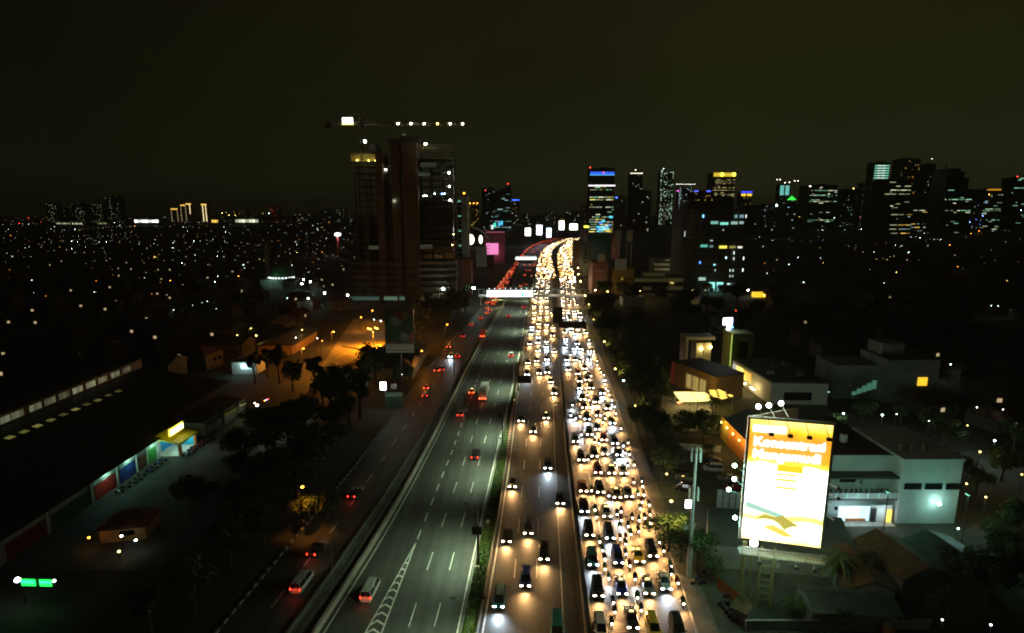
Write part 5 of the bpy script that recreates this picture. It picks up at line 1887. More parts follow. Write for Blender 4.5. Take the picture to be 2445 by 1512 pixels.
# the market hall with coloured roller shutters
t = thing('market_hall', 'long dark market hall with coloured roller shutters and lit clerestory', 'building', (XF, 108, 0))
WALLS = mat('grey_green_plaster', (.24, .27, .25), .85, 0, .3, .3)
obj('front_wall', MB().span((-1, -25, 0), (0, 19.2, 5)), t, mats=WALLS)
obj('rear_wall', MB().span((-48, -40, 0), (-47.5, 60, 7)), t, mats=WALLS)
obj('roof', MB().add([(1.1, -40, 5), (1.1, 19.8, 5), (-30, 19.8, 10.5), (-30, -40, 10.5)], [(0, 1, 2, 3)]).add([(1.1, -40, 4.85), (1.1, 19.8, 4.85), (-30, 19.8, 10.35), (-30, -40, 10.35)], [(3, 2, 1, 0)]), t, mats=ROOFD)
obj('rear_roof', MB().add([(-3, 19.8, 6.1), (-3, 62, 6.1), (-30, 62, 10.5), (-30, 19.8, 10.5)], [(0, 1, 2, 3)]).add([(-30, -40, 13.2), (-30, 62, 13.2), (-50, 62, 8), (-50, -40, 8)], [(0, 1, 2, 3)]), t, mats=ROOFD)
obj('clerestory_wall', MB().span((-30.4, -40, 10.3), (-30.05, 62, 13.2)), t, mats=ROOFD)
cl = Q(0, 1200, 1.68)
for i, (qx, qy) in enumerate(((20, 790), (115, 750), (238, 703), (335, 660), (430, 625), (522, 590), (610, 553), (690, 523), (775, 490), (850, 460))):
    px, py = cl(qx, qy)
    r_ = ray(px, py)
    k_ = (XF - 29.9) / r_.x
    P = Vector((0, 0, H)) + r_ * k_
    s = (.22, .16, .20, .14, .10, .3, .3, .18, .22, .1)[i]
    for j in range(3):
        block('clerestory_pane', emi((.75, .85, .5), round(s * .6 * (.7 + .3 * ((i + j) % 3)), 2)), t, (-29.95, P.y - 108 + (j - 1) * 1.15, 11.8), (.12, 1.05, 1.5))
for i, (qx, qy) in enumerate(((70, 945), (165, 905), (255, 865), (345, 825), (430, 788), (510, 752), (585, 718), (660, 688), (730, 655), (798, 626))):
    px, py = cl(qx, qy)
    P = g(px, py, 8.9)
    for j in (-.45, .45):
        o = block('roof_light', emi((.8, .75, .2), (.16, .12, .2, .12, .08, .22, .06, .14, .06, .08)[i]), t, (P.x - XF, P.y - 108 + j, 5 + (1.1 - (P.x - XF)) * .1768 + .08), (1.3, .7, .08))
        o.rotation_euler = (0, math.atan(.1768), 0)
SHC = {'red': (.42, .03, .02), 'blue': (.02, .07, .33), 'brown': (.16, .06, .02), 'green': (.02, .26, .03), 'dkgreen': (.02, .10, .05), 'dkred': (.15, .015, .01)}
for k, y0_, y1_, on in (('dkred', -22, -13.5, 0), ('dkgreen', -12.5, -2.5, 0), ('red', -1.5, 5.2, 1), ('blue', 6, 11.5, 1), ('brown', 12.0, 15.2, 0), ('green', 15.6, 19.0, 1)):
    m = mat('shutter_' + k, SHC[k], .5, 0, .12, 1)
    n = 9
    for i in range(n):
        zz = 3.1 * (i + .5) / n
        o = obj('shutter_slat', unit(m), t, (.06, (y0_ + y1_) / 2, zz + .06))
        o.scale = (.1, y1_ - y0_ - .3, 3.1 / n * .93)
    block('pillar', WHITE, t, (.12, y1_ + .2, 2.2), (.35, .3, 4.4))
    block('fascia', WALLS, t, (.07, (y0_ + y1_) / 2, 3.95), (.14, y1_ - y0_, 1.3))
    if on:
        ym = y0_ + (y1_ - y0_) * .55
        block('lamp_tube', emi((.7, 1, .9), 10), t, (.5, ym, 4.72), (.12, 1.3, .1))
        block('lamp_hood', BLACK, t, (.6, ym + .6, 4.85), (.25, 1.6, .06))
        light('POINT', t, (.9, ym, 4.45), (.45, 1, .75), 230, .3)
# convenience store with the yellow sign
SY = 127.8
t = thing('convenience_store', 'small shop with a yellow lit sign, yellow canopy and cyan wall', 'shop', (-83, SY, 0))
obj('walls', MB().span((-8, 0, 0), (-3, 12, 4.4)), t, mats=WHITE)
obj('floor', MB().span((-3, 0, 0), (3.4, 8, .22)), t, mats=mat('tile_floor', (.45, .45, .42), .5))
obj('roof', MB().span((-9, -.5, 4.4), (-2.5, 13, 4.75)), t, mats=ROOFD)
obj('canopy', MB().add([(-3, -.4, 4.9), (3.6, -.4, 3.6), (3.6, 7.4, 3.6), (-3, 7.4, 4.9), (-3, -.4, 4.7), (3.6, -.4, 3.2), (3.6, 7.4, 3.2), (-3, 7.4, 4.7)], [(0, 1, 2, 3), (7, 6, 5, 4), (1, 5, 6, 2), (0, 4, 5, 1), (3, 2, 6, 7)]), t, mats=mat('yellow_canopy', (.5, .45, .03), .6))
obj('sign_board', MB().box((1.2, 2.6, 6.1), (.35, 5.6, 1.7)), t, mats=emi((1, .85, .05), 2.2))
obj('sign_face', MB().box((1.42, 2.6, 6.1), (.08, 5.0, 1.15)), t, mats=emi((1, .97, .72), 6, True, 'yellow_sign_face'))
for y_ in (.4, 7.0):
    obj('column', MB().box((3.0, y_, 1.7), (.55, .55, 3.2)), t, mats=mat('orange_column', (.6, .16, .02), .6))
obj('cyan_wall', MB().span((-3, 7.3, 0), (3.2, 7.55, 3.3)), t, mats=mat('cyan_wall', (.02, .42, .6), .5))
obj('blue_front', MB().span((-3.02, 2.5, .2), (-2.9, 7.3, 3.2)), t, mats=mat('blue_front', (.03, .25, .6), .5))
for y_ in (1.6, 5.4):
    block('ceiling_tube', emi((.8, 1, 1), 10), t, (1.6, y_, 3.35), (.3, 1.6, .1))
light('POINT', t, (1.2, 1.6, 3.0), (.5, 1, .8), 170, .4)
light('POINT', t, (1.2, 5.4, 3.0), (.45, .95, 1), 200, .4)
light('POINT', t, (5.2, 3.0, 4.6), (.5, 1, .5), 50, .4)
# further shops in the row
for i, (y0_, y1_, x_, m, lb) in enumerate(((140.5, 145, -80.6, mat('brown_awning', (.25, .12, .03), .8), 'small brown fronted stall right of the convenience store'), (145.5, 148.5, -80.4, mat('blue_front', (.03, .25, .6), .5), 'narrow blue fronted stall in the shop row'), (149, 156, -79.8, mat('yellow_front', (.5, .42, .03), .6), 'stall with a broad yellow fascia in the shop row'), (156.5, 160.5, -79.2, WHITE, 'white signed stall near the end of the shop row'))):
    t = thing('shop_stall', lb, 'shop', (x_, y0_, 0))
    W = y1_ - y0_
    obj('walls', MB().span((-7, 0, 0), (0, W, 3.6)), t, mats=WALLS)
    obj('roof', MB().add([(1.2, -.2, 3.3), (1.2, W + .2, 3.3), (-7.5, W + .2, 4.8), (-7.5, -.2, 4.8)], [(0, 1, 2, 3)]), t, mats=ROOFD)
    block('fascia', m, t, (.1, W / 2, 2.9), (.2, W * .92, 1.2))
    for k in range(max(2, int(W / .9))):
        block('shutter_bar', STEEL, t, (.06, .5 + k * .9, 1.1), (.1, .12, 2.2))
    if i in (2, 3):
        light('POINT', t, (2.2, W * .5, 3.6), (.8, 1, .4), 45, .3)
street_lamp(614, 968, 'n', .42, 4.2, 110, 'bright white globe lamp at the end of the shop row', None, False)
for x, y, c in ((608, 963, 'n'), (632, 957, 'o'), (640, 953, 'r'), (636, 955, 'b')):
    street_lamp(x, y, c, .2, 2.6, 0, 'small coloured lamp at the food stalls by the shop row', 'small lamps at the food stalls', False)
# white shed and low dark roof on the other side of the yard
t = thing('white_shed', 'low white walled shed across the yard from the shop row', 'shed', g(620, 1058))
obj('walls', MB().span((0, 0, 0), (9.5, 16, 3.2)), t, mats=WHITE)
obj('roof', MB().add([(-.4, -.4, 3.2), (9.9, -.4, 3.2), (9.9, 16.4, 3.2), (-.4, 16.4, 3.2), (4.7, -.4, 4.6), (4.7, 16.4, 4.6)], [(0, 4, 5, 3), (4, 1, 2, 5), (0, 1, 4), (3, 5, 2)]), t, mats=ROOFD)
block('wall_lamp', emi((.9, 1, .8), 6), t, (1.5, -.2, 2.9), (.9, .15, .15))
light('POINT', t, (1.5, -1.3, 2.6), (.8, 1, .75), 60, .3)
# parked vehicles in the yard
for x, y, k, c, rz, lb in ((600, 1052, 'van', 'white', 2.7, 'white van parked beside the white shed'), (572, 1112, 'van', 'silver', 1.0, 'silver van parked in the dark shop yard'), (300, 1236, 'sedan', 'silver', 1.1, 'silver saloon car parked by the lit house'), (545, 1108, 'mpv', 'black', 1.0, 'black people carrier parked beside the silver van'), (505, 1165, 'sedan', 'grey', 1.2, 'grey saloon car parked under the yard trees'), (465, 1170, 'mpv', 'grey', 1.2, 'grey people carrier parked in the dark yard')):
    park(car_proto(k, c, 'off'), g(x, y), rz, lb)
for i in range(13):
    p = Vector((-78.6 + R.uniform(-.5, .6), 128 + i * .85, 0))
    park(moto_proto(R.choice(('black', 'grey', 'red')), True, False), p, -1.2 + R.uniform(-.25, .25), 'motorcycle parked before the convenience store', 'motorcycles parked before the store')
for i in range(9):
    p = Vector((-82.2 + R.uniform(-.4, .4), 110 + i * 1.9, 0))
    park(moto_proto(R.choice(('black', 'grey', 'blue')), True, False), p, -1.3 + R.uniform(-.3, .3), 'motorcycle parked before the coloured shutters', 'motorcycles parked before the shutters')
# small lit house and stalls lower left
hp = g(240, 1298)
t = thing('small_house', 'small house with an orange lit eave beside parked cars', 'house', hp, .18)
obj('walls', MB().span((0, 0, 0), (7.5, 6, 2.8)), t, mats=mat('tan_plaster', (.4, .25, .1), .85))
obj('roof', MB().add([(-.7, -.7, 2.7), (8.2, -.7, 2.7), (8.2, 6.7, 2.7), (-.7, 6.7, 2.7), (2.5, 3, 4.6), (5.5, 3, 4.6)], [(0, 1, 5, 4), (1, 2, 5), (2, 3, 4, 5), (3, 0, 4)]), t, mats=TILE)
block('window', GLASSD, t, (4.5, -.05, 1.6), (2.4, .12, 1))
for x, y, c, pw, z in ((300, 1238, 'y', 22, 3), (337, 1246, 'y', 6, 3), (290, 1280, 'n', 6, 2.6), (324, 1290, 'w', 9, 2.6), (212, 1284, 'o', 16, 2.4), (284, 1317, 'y', 3, 2)):
    street_lamp(x, y, c, .22, z, pw, 'small lamp on a post around the lit house', 'small lamps around the lit house', False)
# green neon sign
gp = g(48, 1388, 4)
t = thing('neon_sign', 'long green neon sign with a white lamp at each end', 'sign', (gp.x, gp.y, 0), -.04)
gw = g(140, 1382, 4).x - gp.x
obj('frame', MB().span((0, .1, 3.1), (gw, .35, 4.5)), t, mats=BLACK)
k = 0
for w0, n in ((.02, 6), (.56, 5)):
    for i in range(n):
        xx = gw * (w0 + .07 * i + .035)
        block('neon_letter', emi((.01, 1, .08), 2.2), t, (xx, .02, 3.8), (gw * .055, .12, 1.05))
        block('neon_core', emi((.05, 1, .5), 2), t, (xx, -.06, 3.95), (gw * .03, .08, .45))
for xx in (-.4, gw):
    obj('end_lamp', MB().ball((xx, 0, 4.2), .38 if xx < 0 else .2, 8, 6), t, mats=emi((.85, .85, 1), 12))
    obj('post', MB().tube((max(0, xx), .25, 0), (max(0, xx), .25, 3.1), .09), t, mats=DSTEEL)
light('POINT', t, (gw / 2, -1, 3.6), (.1, 1, .2), 40, .5)

# ================================================================== orange lit car park, low building, dark flower billboard
struct(obj('car_park', MB().quad(g(745, 905) + Vector((0, 0, .02)), g(905, 905) + Vector((0, 0, .02)), g(1010, 775) + Vector((0, 0, .02)), g(845, 760) + Vector((0, 0, .02))), mats=mat('sandy_tarmac', (.19, .16, .12), .9, 0, .25, .15)))
oz = Q(900, 1200, 3.056)
for pts_ in (((1440, 575), (1560, 590), (1680, 620), (1690, 660), (1600, 730), (1480, 815)), ((1200, 835), (1310, 750), (1460, 670)), ((1690, 530), (1790, 590), (1860, 600)), ((1470, 885), (1640, 850))):
    P = [g(*oz(*q)) for q in pts_]
    mb = MB()
    for a_, b_ in zip(P, P[1:]):
        mb.tube(a_ + Vector((0, 0, .15)), b_ + Vector((0, 0, .15)), .45, .45, 5)
    tag(obj('kerb_island', mb, mats=BLACK), 'dark low kerb line winding across the orange car park', 'kerb', 'kerb lines of the car park')
cp = g(*oz(1817, 590))
t = thing('four_headed_lamp', 'tall mast with four amber lamps over the orange car park', 'street lamp', cp)
zz = None
hd = g(*oz(1817, 345), 9)
mh = 58 - (58) * ((oz(1817, 350)[1] - HZ) / (oz(1817, 590)[1] - HZ))
obj('pole', MB().tube((0, 0, 0), (0, 0, mh), .2, .12, 8), t, mats=STEEL)
for dx, dy in ((-1.9, 0), (1.9, 0), (-.6, -1.4), (.7, 1.6)):
    obj('arm', MB().tube((0, 0, mh), (dx, dy, mh + .3), .07), t, mats=STEEL)
    obj('lamp_head', MB().ball((dx, dy, mh + .3), .42, 8, 5, (1, 1, .6)), t, mats=emi((1, .5, .06), 14))
light('SPOT', t, (0, 0, mh - .7), (1, .30, .012), 110000, .6, 156, (0, -.1, -1), .7)
for q, c, pw in (((150, 430), 'y', 120), ((315, 348), 'y', 60), ((383, 434), 'y', 160), ((943, 366), 'y', 60), ((958, 594), 'o', 4500), ((1146, 728), 'o', 7000), ((1325, 390), 'o', 7000), ((1664, 212), 'o', 2500), ((1802, 130), 'o', 2500), ((1187, 500), 'o', 150), ((865, 461), 'n', 0), ((1128, 470), 'n', 60), ((1906, 258), 'w', 250), ((1820, 240), 'c', 150)):
    x, y = oz(*q)
    street_lamp(x, y, c, .34 if pw > 150 else .22, 7, pw, {'o': 'orange street lamp around the orange lit car park', 'y': 'yellow street lamp around the orange lit car park'}.get(c, 'small %s lamp beyond the orange lit car park' % {'n': 'pale', 'w': 'white', 'c': 'bluish'}.get(c, '')), 'lamps around the car park ' + c)
# dark hip roof before the car park
a_, b_ = g(868, 906), g(985, 906)
t = thing('low_hall', 'low hall with a broad black roof before the orange car park', 'building', (a_.x, a_.y, 0))
w_ = b_.x - a_.x
obj('walls', MB().span((0, 0, 0), (w_, 34, 4.2)), t, mats=mat('tan_plaster', (.4, .25, .1), .85))
obj('roof', MB().add([(-1, -1, 4.2), (w_ + 1, -1, 4.2), (w_ + 1, 36, 4.2), (-1, 36, 4.2), (w_ / 2, 8, 8), (w_ / 2, 30, 8)], [(0, 1, 4), (1, 2, 5, 4), (2, 3, 5), (3, 0, 4, 5)]), t, mats=ROOFD)
t = thing('roadside_hall', 'tan wall of a long hall on the far side of the car park', 'building', g(676, 862), .0)
obj('walls', MB().span((-14, 10, 0), (0, 40, 4)), t, mats=mat('tan_plaster', (.4, .25, .1), .85))
obj('roof', MB().add([(-15, 9, 4), (1, 9, 4), (1, 41, 4), (-15, 41, 4), (-7, 9, 6.5), (-7, 41, 6.5)], [(0, 4, 5, 3), (4, 1, 2, 5), (0, 1, 4), (3, 5, 2)]), t, mats=ROOFD)
p = g(585, 896)
t = thing('lit_kiosk', 'small white kiosk with a cyan lit sign among dark trees', 'kiosk', p)
obj('walls', MB().span((-5, 1, 0), (4, 8, 4.5)), t, mats=WHITE)
obj('roof', MB().span((-5.4, .6, 4.5), (4.4, 8.4, 4.8)), t, mats=ROOFD)
obj('sign', MB().box((.8, .7, 3), (4.4, .3, 1.5)), t, mats=emi((.45, .9, 1), 4, True, 'kiosk_sign'))
light('POINT', t, (-1, -1.2, 4.2), (.6, 1, .95), 260, .4)
# flower billboard (unlit)
fm = blobs('flower_poster', (.035, .07, .02), [(.25, .03, .05), (.32, .05, .08), (.30, .22, .03), (.28, .27, .26), (.13, .03, .07), (.05, .10, .03)], .3)
t, W, za, zb, Y = billboard('flower_billboard', 'unlit billboard with a flower picture and a pale lower strip', 922, 985, 738, 842, 946, fm)
obj('lower_strip', MB().span((-W / 2, -.08, za), (W / 2, -.02, za + (zb - za) * .2)), t, mats=mat('pale_strip', (.42, .42, .33), .8, 0, .08, .3))
for k in range(5):
    block('print_line', mat('print_grey', (.15, .15, .12), .8), t, (-W * .38 + k * W * .19, -.11, za + (zb - za) * .055), (W * (.15 if k % 2 else .11), .03, .5))
fill_light_post(t, (3, -13, 11), (1, .9, .7), 600, 'the unlit flower billboard')
# lit white box sign and booth
p = g(921, 975)
t = thing('lit_box_sign', 'square white lit box sign on a post over a dim green booth', 'sign', p)
zb_ = at(917, 922, p.y).z
obj('post', MB().tube((0, .3, 0), (0, .3, zb_), .14), t, mats=STEEL)
obj('light_box', MB().box((-.5, 0, zb_), (1.7, .5, 2.3)), t, mats=emi((.85, 1, .82), 7, True, 'box_sign'))
obj('side_board', MB().box((2.6, .2, zb_ - .2), (1.6, .2, 1.6)), t, mats=mat('grey_poster', (.45, .44, .44), .8))
obj('booth', MB().span((-.5, 1, 0), (4.5, 5, 3.4)), t, mats=mat('green_wall', (.1, .2, .15), .8))

# ================================================================== western town: mosque, water tower, houses, lamps
p = g(660, 690)
t = thing('mosque', 'mosque with a dim green dome and white lit drum', 'mosque', p)
obj('prayer_hall', MB().span((-13, 2, 0), (13, 24, 6.5)), t, mats=WALLS)
obj('drum', MB().tube((0, 13, 6.5), (0, 13, 9), 9.3, 9.3, 20), t, mats=WALLS)
obj('dome', MB().ball((0, 13, 9), 9, 18, 8, (1, 1, 1.05), half=True), t, mats=mat('green_dome', (.03, .14, .06), .45, .2), smooth=True)
for k in range(12):
    u = math.pi + math.pi * (k + .5) / 12
    block('drum_lamp', emi((.85, 1, .92), 2.5), t, (9.4 * math.cos(u), 13 + 9.4 * math.sin(u), 7.7), (1.2, .5, .8))
obj('finial', MB().tube((0, 13, 18), (0, 13, 21), .2, .05), t, mats=STEEL)
fill_light_post(t, (-4, -5, 9), (.5, 1, .7), 900, 'the mosque')
p = g(641, 672)
t = thing('minaret', 'slim dark minaret beside the green dome', 'minaret', p)
zt = at(640, 575, p.y).z
for r_, za_, zb2 in ((2, 0, .72), (2.5, .72, .76), (1.6, .76, .9), (2, .9, .92)):
    obj('shaft', MB().tube((0, 0, zt * za_), (0, 0, zt * zb2), r_, r_ * .94, 12), t, mats=WALLS)
obj('cap', MB().ball((0, 0, zt * .92), 1.7, 12, 6, (1, 1, 2.2), half=True), t, mats=mat('green_dome', (.03, .14, .06), .45, .2))
p = g(809, 612)
zt = at(806, 560, p.y).z
t = thing('sign_tower', 'slim reddish sign tower with a glowing white head', 'sign', p)
obj('shaft', MB().tube((0, 0, 0), (0, 0, zt - 2), 2.1, 1.5, 10), t, mats=mat('rose_wall', (.3, .09, .09), .8))
obj('glowing_head', MB().ball((0, 0, zt), 4.2, 12, 6, (1, 1, .5)), t, mats=emi((.95, 1, .97), 7))
light('POINT', t, (0, -5, zt - 3), (1, .5, .5), 2500, 1)


def house_proto(i, w_, d_, h_, rm, wm):
    t = thing('house', 'house', 'house', (0, -500, 0))
    obj('walls', MB().span((-w_ / 2, -d_ / 2, 0), (w_ / 2, d_ / 2, h_)), t, mats=wm)
    e_ = .7
    if i % 2:
        v = [(-w_ / 2 - e_, -d_ / 2 - e_, h_), (w_ / 2 + e_, -d_ / 2 - e_, h_), (w_ / 2 + e_, d_ / 2 + e_, h_), (-w_ / 2 - e_, d_ / 2 + e_, h_), (-w_ * .15, 0, h_ + 2.4), (w_ * .15, 0, h_ + 2.4)]
        f = [(0, 1, 5, 4), (1, 2, 5), (2, 3, 4, 5), (3, 0, 4)]
    else:
        v = [(-w_ / 2 - e_, -d_ / 2 - e_, h_), (w_ / 2 + e_, -d_ / 2 - e_, h_), (w_ / 2 + e_, d_ / 2 + e_, h_), (-w_ / 2 - e_, d_ / 2 + e_, h_), (-w_ / 2 - e_, 0, h_ + 2.6), (w_ / 2 + e_, 0, h_ + 2.6)]
        f = [(0, 1, 5, 4), (1, 2, 5), (2, 3, 4, 5), (3, 0, 4)]
    obj('roof', MB().add(v, f), t, mats=rm)
    for k in range(3):
        lm = emi((1, .75, .4), .5) if (i, k) in ((0, 1), (2, 0)) else GLASSD
        block('window', lm, t, (-w_ * .3 + k * w_ * .3, -d_ / 2 - .03, h_ * .55), (1.3, .12, 1.2))
    block('door', BARK, t, (w_ * .42, -d_ / 2 - .03, 1.05), (.9, .1, 2.1))
    return freeze(t)


OLDW, OLDT, OLDR = mat('weathered_plaster', (.11, .105, .09), .9, 0, .4, .4), mat('old_tiles', (.075, .04, .026), .9, 0, .4, .8), mat('rusty_sheet', (.06, .055, .05), .8, 0, .5, .5)
HP = [house_proto(0, 11, 9, 3.4, OLDT, OLDW), house_proto(1, 10, 10, 6, OLDT, OLDW), house_proto(2, 13, 9, 6.2, OLDR, OLDW), house_proto(3, 9, 8, 3.2, OLDR, OLDW)]
HU = set()
HN = ('low house with a brown tiled gable roof', 'two storey plastered house with a brown hipped roof', 'two storey house with a grey sheet roof', 'low plastered house with a dark hipped roof')
OCC = []


def put_house(p, k, where, group):
    for q in OCC:
        if (q - p).length < 15:
            return
    OCC.append(p.copy())
    pr = HP[k]
    lb = '%s %s' % (HN[k], where)
    if k not in HU:
        HU.add(k)
        o = pr
        o['label'], o['group'] = lb, group
    else:
        o = clone(pr, label=lb, group=group)
    o.location = (p.x, p.y, 0)
    o.rotation_euler = (0, 0, R.choice((0, math.pi / 2, .2, -.15, 1.4)))


for i in range(330):
    y = 575 + 330 * R.random() ** 1.5
    x = R.uniform(-20, 840)
    p = g(x, y)
    if p.y < 178 and p.x > -150 or p.x > -110 and p.y < 330 or (abs(p.x + 77) < 60 and abs(p.y - 385) < 45):
        continue
    put_house(p, R.randrange(4), 'in the dark western town', 'houses of the western town')
for i in range(150):
    y = 600 + 420 * R.random() ** 1.3
    x = R.uniform(1850, 2470)
    p = g(x, y)
    if p.x < 120 and p.y < 200 or p.y < 130:
        continue
    put_house(p, R.randrange(4), 'in the dark eastern quarter', 'houses of the eastern quarter')
for i in range(60):
    p = Vector((R.uniform(-330, -95), R.uniform(175, 480), 0))
    if all((q - p).length > 9 for q in OCC) and not (p.x > -135 and p.y < 180):
        tree(R.choice((0, 1, 2)), p, R.uniform(.6, 1.), 'dark tree among the houses of the western town', 'trees of the western town')

# town lamps read from the photo (row by row), then a scatter of fainter ones
A = Q(0, 600, 1.746)
WL = 'w:40,570;60,553;20,522;75,517;380,537;118,570;500,638;540,640;592,640;500,690;595,678;530,715;48,722;742,642;690,645;255,620;525,555;1300,542;800,508;970,498;990,498;722,545;1730,552;1565,540;1608,519;1880,443;1270,790;1525,710;1520,742;1643,770;1365,775;1025,690;1075,655;970,660;1205,683;1150,470;1400,638;1352,638;1520,883;1583,883;1925,922;1420,997;1165,1013;1345,1085;1412,1067;1447,1058;1212,1118;1510,1110;1700,803;2070,663;2115,670;2035,520;2005,1035;2040,805;1930,790;235,998;100,942;222,910;440,903;660,993;2225,830;2265,675;2450,580;1010,895;1500,920;1570,640;1630,635;1650,640;1790,665;1310,570;1745,510;1945,555;2215,548;2220,560;1575,573'
YLL = 'y:1382,607;1565,610;2095,513;2250,540;1640,455;2150,675;2073,717;1550,440;1580,437;1600,455;1645,457;1835,445;630,480;1080,750;1095,750;1070,750'
OL = 'o:67,837;672,915;1060,1005;1415,945;1665,883;1992,715;2250,713;2187,783;2430,627;2297,508;940,533;405,657;1190,912;1120,925;320,1020;75,597'
RL = 'r:285,503;200,473;135,512;760,554;1905,430'
for spec, pw, r0, nm in ((WL, 60, .32, 'white'), (YLL, 40, .3, 'yellow'), (OL, 220, .42, 'orange'), (RL, 0, .45, 'red')):
    c, rest = spec.split(':')
    for i, q in enumerate(rest.split(';')):
        x, y = A(*map(float, q.split(',')))
        z, Yd = 6.5, None
        d = g(x, y, z).y if y > HZ + 3 else 3000
        r = max(r0 * .6, d * .00028)
        r = round(r * R.uniform(.8, 1.25), 1) if d > 500 else r
        if y < HZ + 14:
            Yd = 2300
            r = 1.0
        street_lamp(x, y, c, r, z, pw * (1.2 if d > 500 else .6) if i % 2 == 0 else 0, '%s lamp on a pole among the dark houses of the western town' % nm, '%s lamps of the western town' % nm, False, Yd, R.choice((.04, .1, .25, .6)))
# the countless faint lights between the roofs, many of them strung along small streets
mb = MB()
oct_ = [(1, 0, 0), (-1, 0, 0), (0, 1, 0), (0, -1, 0), (0, 0, 1), (0, 0, -1)]
octf = [(0, 2, 4), (2, 1, 4), (1, 3, 4), (3, 0, 4), (2, 0, 5), (1, 2, 5), (3, 1, 5), (0, 3, 5)]


def speck(p, r, mi):
    mb.add([p + Vector(v) * r for v in oct_], octf, mi)


for x0_, x1_, n_, nl in ((-10, 850, 430, 20), (1840, 2460, 110, 5), (1110, 1420, 80, 0)):
    for i in range(n_):
        y = 510.5 + 150 * R.random() ** 3.6
        p = g(R.uniform(x0_, x1_), y, 6)
        if p.y > 6500 or (abs(p.x) < 110 and p.y < 1300):
            continue
        p.z = R.uniform(3, 12)
        speck(p, p.y * R.uniform(.00032, .0006), R.choice((0, 0, 0, 1, 1, 2, 2, 3, 4)))
    for i in range(nl):
        p0, an = g(R.uniform(x0_, x1_), 516 + 130 * R.random() ** 1.7), R.choice((0, 1.57)) + R.uniform(-.45, .45)
        mi = R.choice((0, 1, 1, 2, 3))
        st_ = R.uniform(22, 38) * (1 + p0.y / 2500)
        for j in range(R.randint(5, 14)):
            p = p0 + Vector((math.cos(an) * st_ * j + R.uniform(-3, 3), math.sin(an) * st_ * j + R.uniform(-3, 3), 6))
            if (p.x > -110 and x0_ < 0) or p.y > 6500 or p.y < 330:
                continue
            speck(p, p.y * R.uniform(.00034, .0005), mi)
stuff(tag(obj('distant_town_lights', mb, mats=[emi((.75, 1, .88), 1.1, name='speck_white'), emi((1, .9, .65), .6, name='speck_pale'), emi((1, .62, .15), 1.0, name='speck_yellow'), emi((1, .36, .05), 1.1, name='speck_orange'), emi((.8, 1, .95), 5, name='speck_bright')]), 'countless tiny far lights of the dark town reaching to the horizon', 'town lights'))
# lit yard at the foot of the unfinished tower
for x, y, c, pw in ((725, 668, 'w', 500), (721, 678, 'w', 250), (741, 673, 'w', 150), (736, 713, 'w', 300), (830, 705, 'n', 60), (775, 700, 'w', 200), (1118, 690, 'n', 20)):
    street_lamp(x, y, c, .6, 8, pw, 'cold white flood lamp in the yard beside the unfinished tower', 'flood lamps of the building yard')
# eastern quarter
B = Q(2600, 550, 1.634)
for spec, pw, r0, nm in (('w:1125,605;1100,605;1275,605;1380,600;1410,597;1765,655;1740,650;1880,665;1900,668;1815,708;1605,705;1645,708;1300,711;1465,749;800,670;715,650;740,712;967,785;1005,947;765,888;910,830;1640,997;1530,952;2045,947;2275,1102;2230,1100;1205,525;1690,750', 70, .34, 'white'), ('y:1480,796;1570,781;1132,820;1610,882;2333,936;975,520', 120, .36, 'yellow'), ('o:1815,620;2098,630;2150,612;1960,703;2012,845;2148,1035;2217,373;748,822', 300, .5, 'orange'), ('r:1373,523;562,1132', 0, .5, 'red'), ('b:2175,513;2090,555;2197,425', 0, .6, 'blue'), ('c:830,447;2425,475;905,458', 0, .6, 'bluish white')):
    c, rest = spec.split(':')
    for i, q in enumerate(rest.split(';')):
        x, y = B(*map(float, q.split(',')))
        z, Yd = 6.5, None
        d = g(x, y, z).y if y > HZ + 3 else 3000
        r = max(.2, round(max(r0 * .6, d * .0003) * R.uniform(.7, 1.3), 1))
        if y < HZ + 28:
            Yd = 1350
            r = .8
        street_lamp(x, y, c, r, z, pw * .7, '%s lamp on a pole in the dark quarter east of the highway' % nm, '%s lamps of the eastern quarter' % nm, False, Yd, R.choice((.08, .2, .6)))

# ================================================================== the big lit billboard
PB = g(1830, 1455)
BX = at(1795, 995, PB.y).x
bw, z0, z1 = 10.4, 11.4, 29.6
yaw = -.25
t = thing('lit_billboard', 'huge glowing orange and white portrait billboard on a lattice stand', 'billboard', (BX + .1, PB.y + .4, 0), yaw)


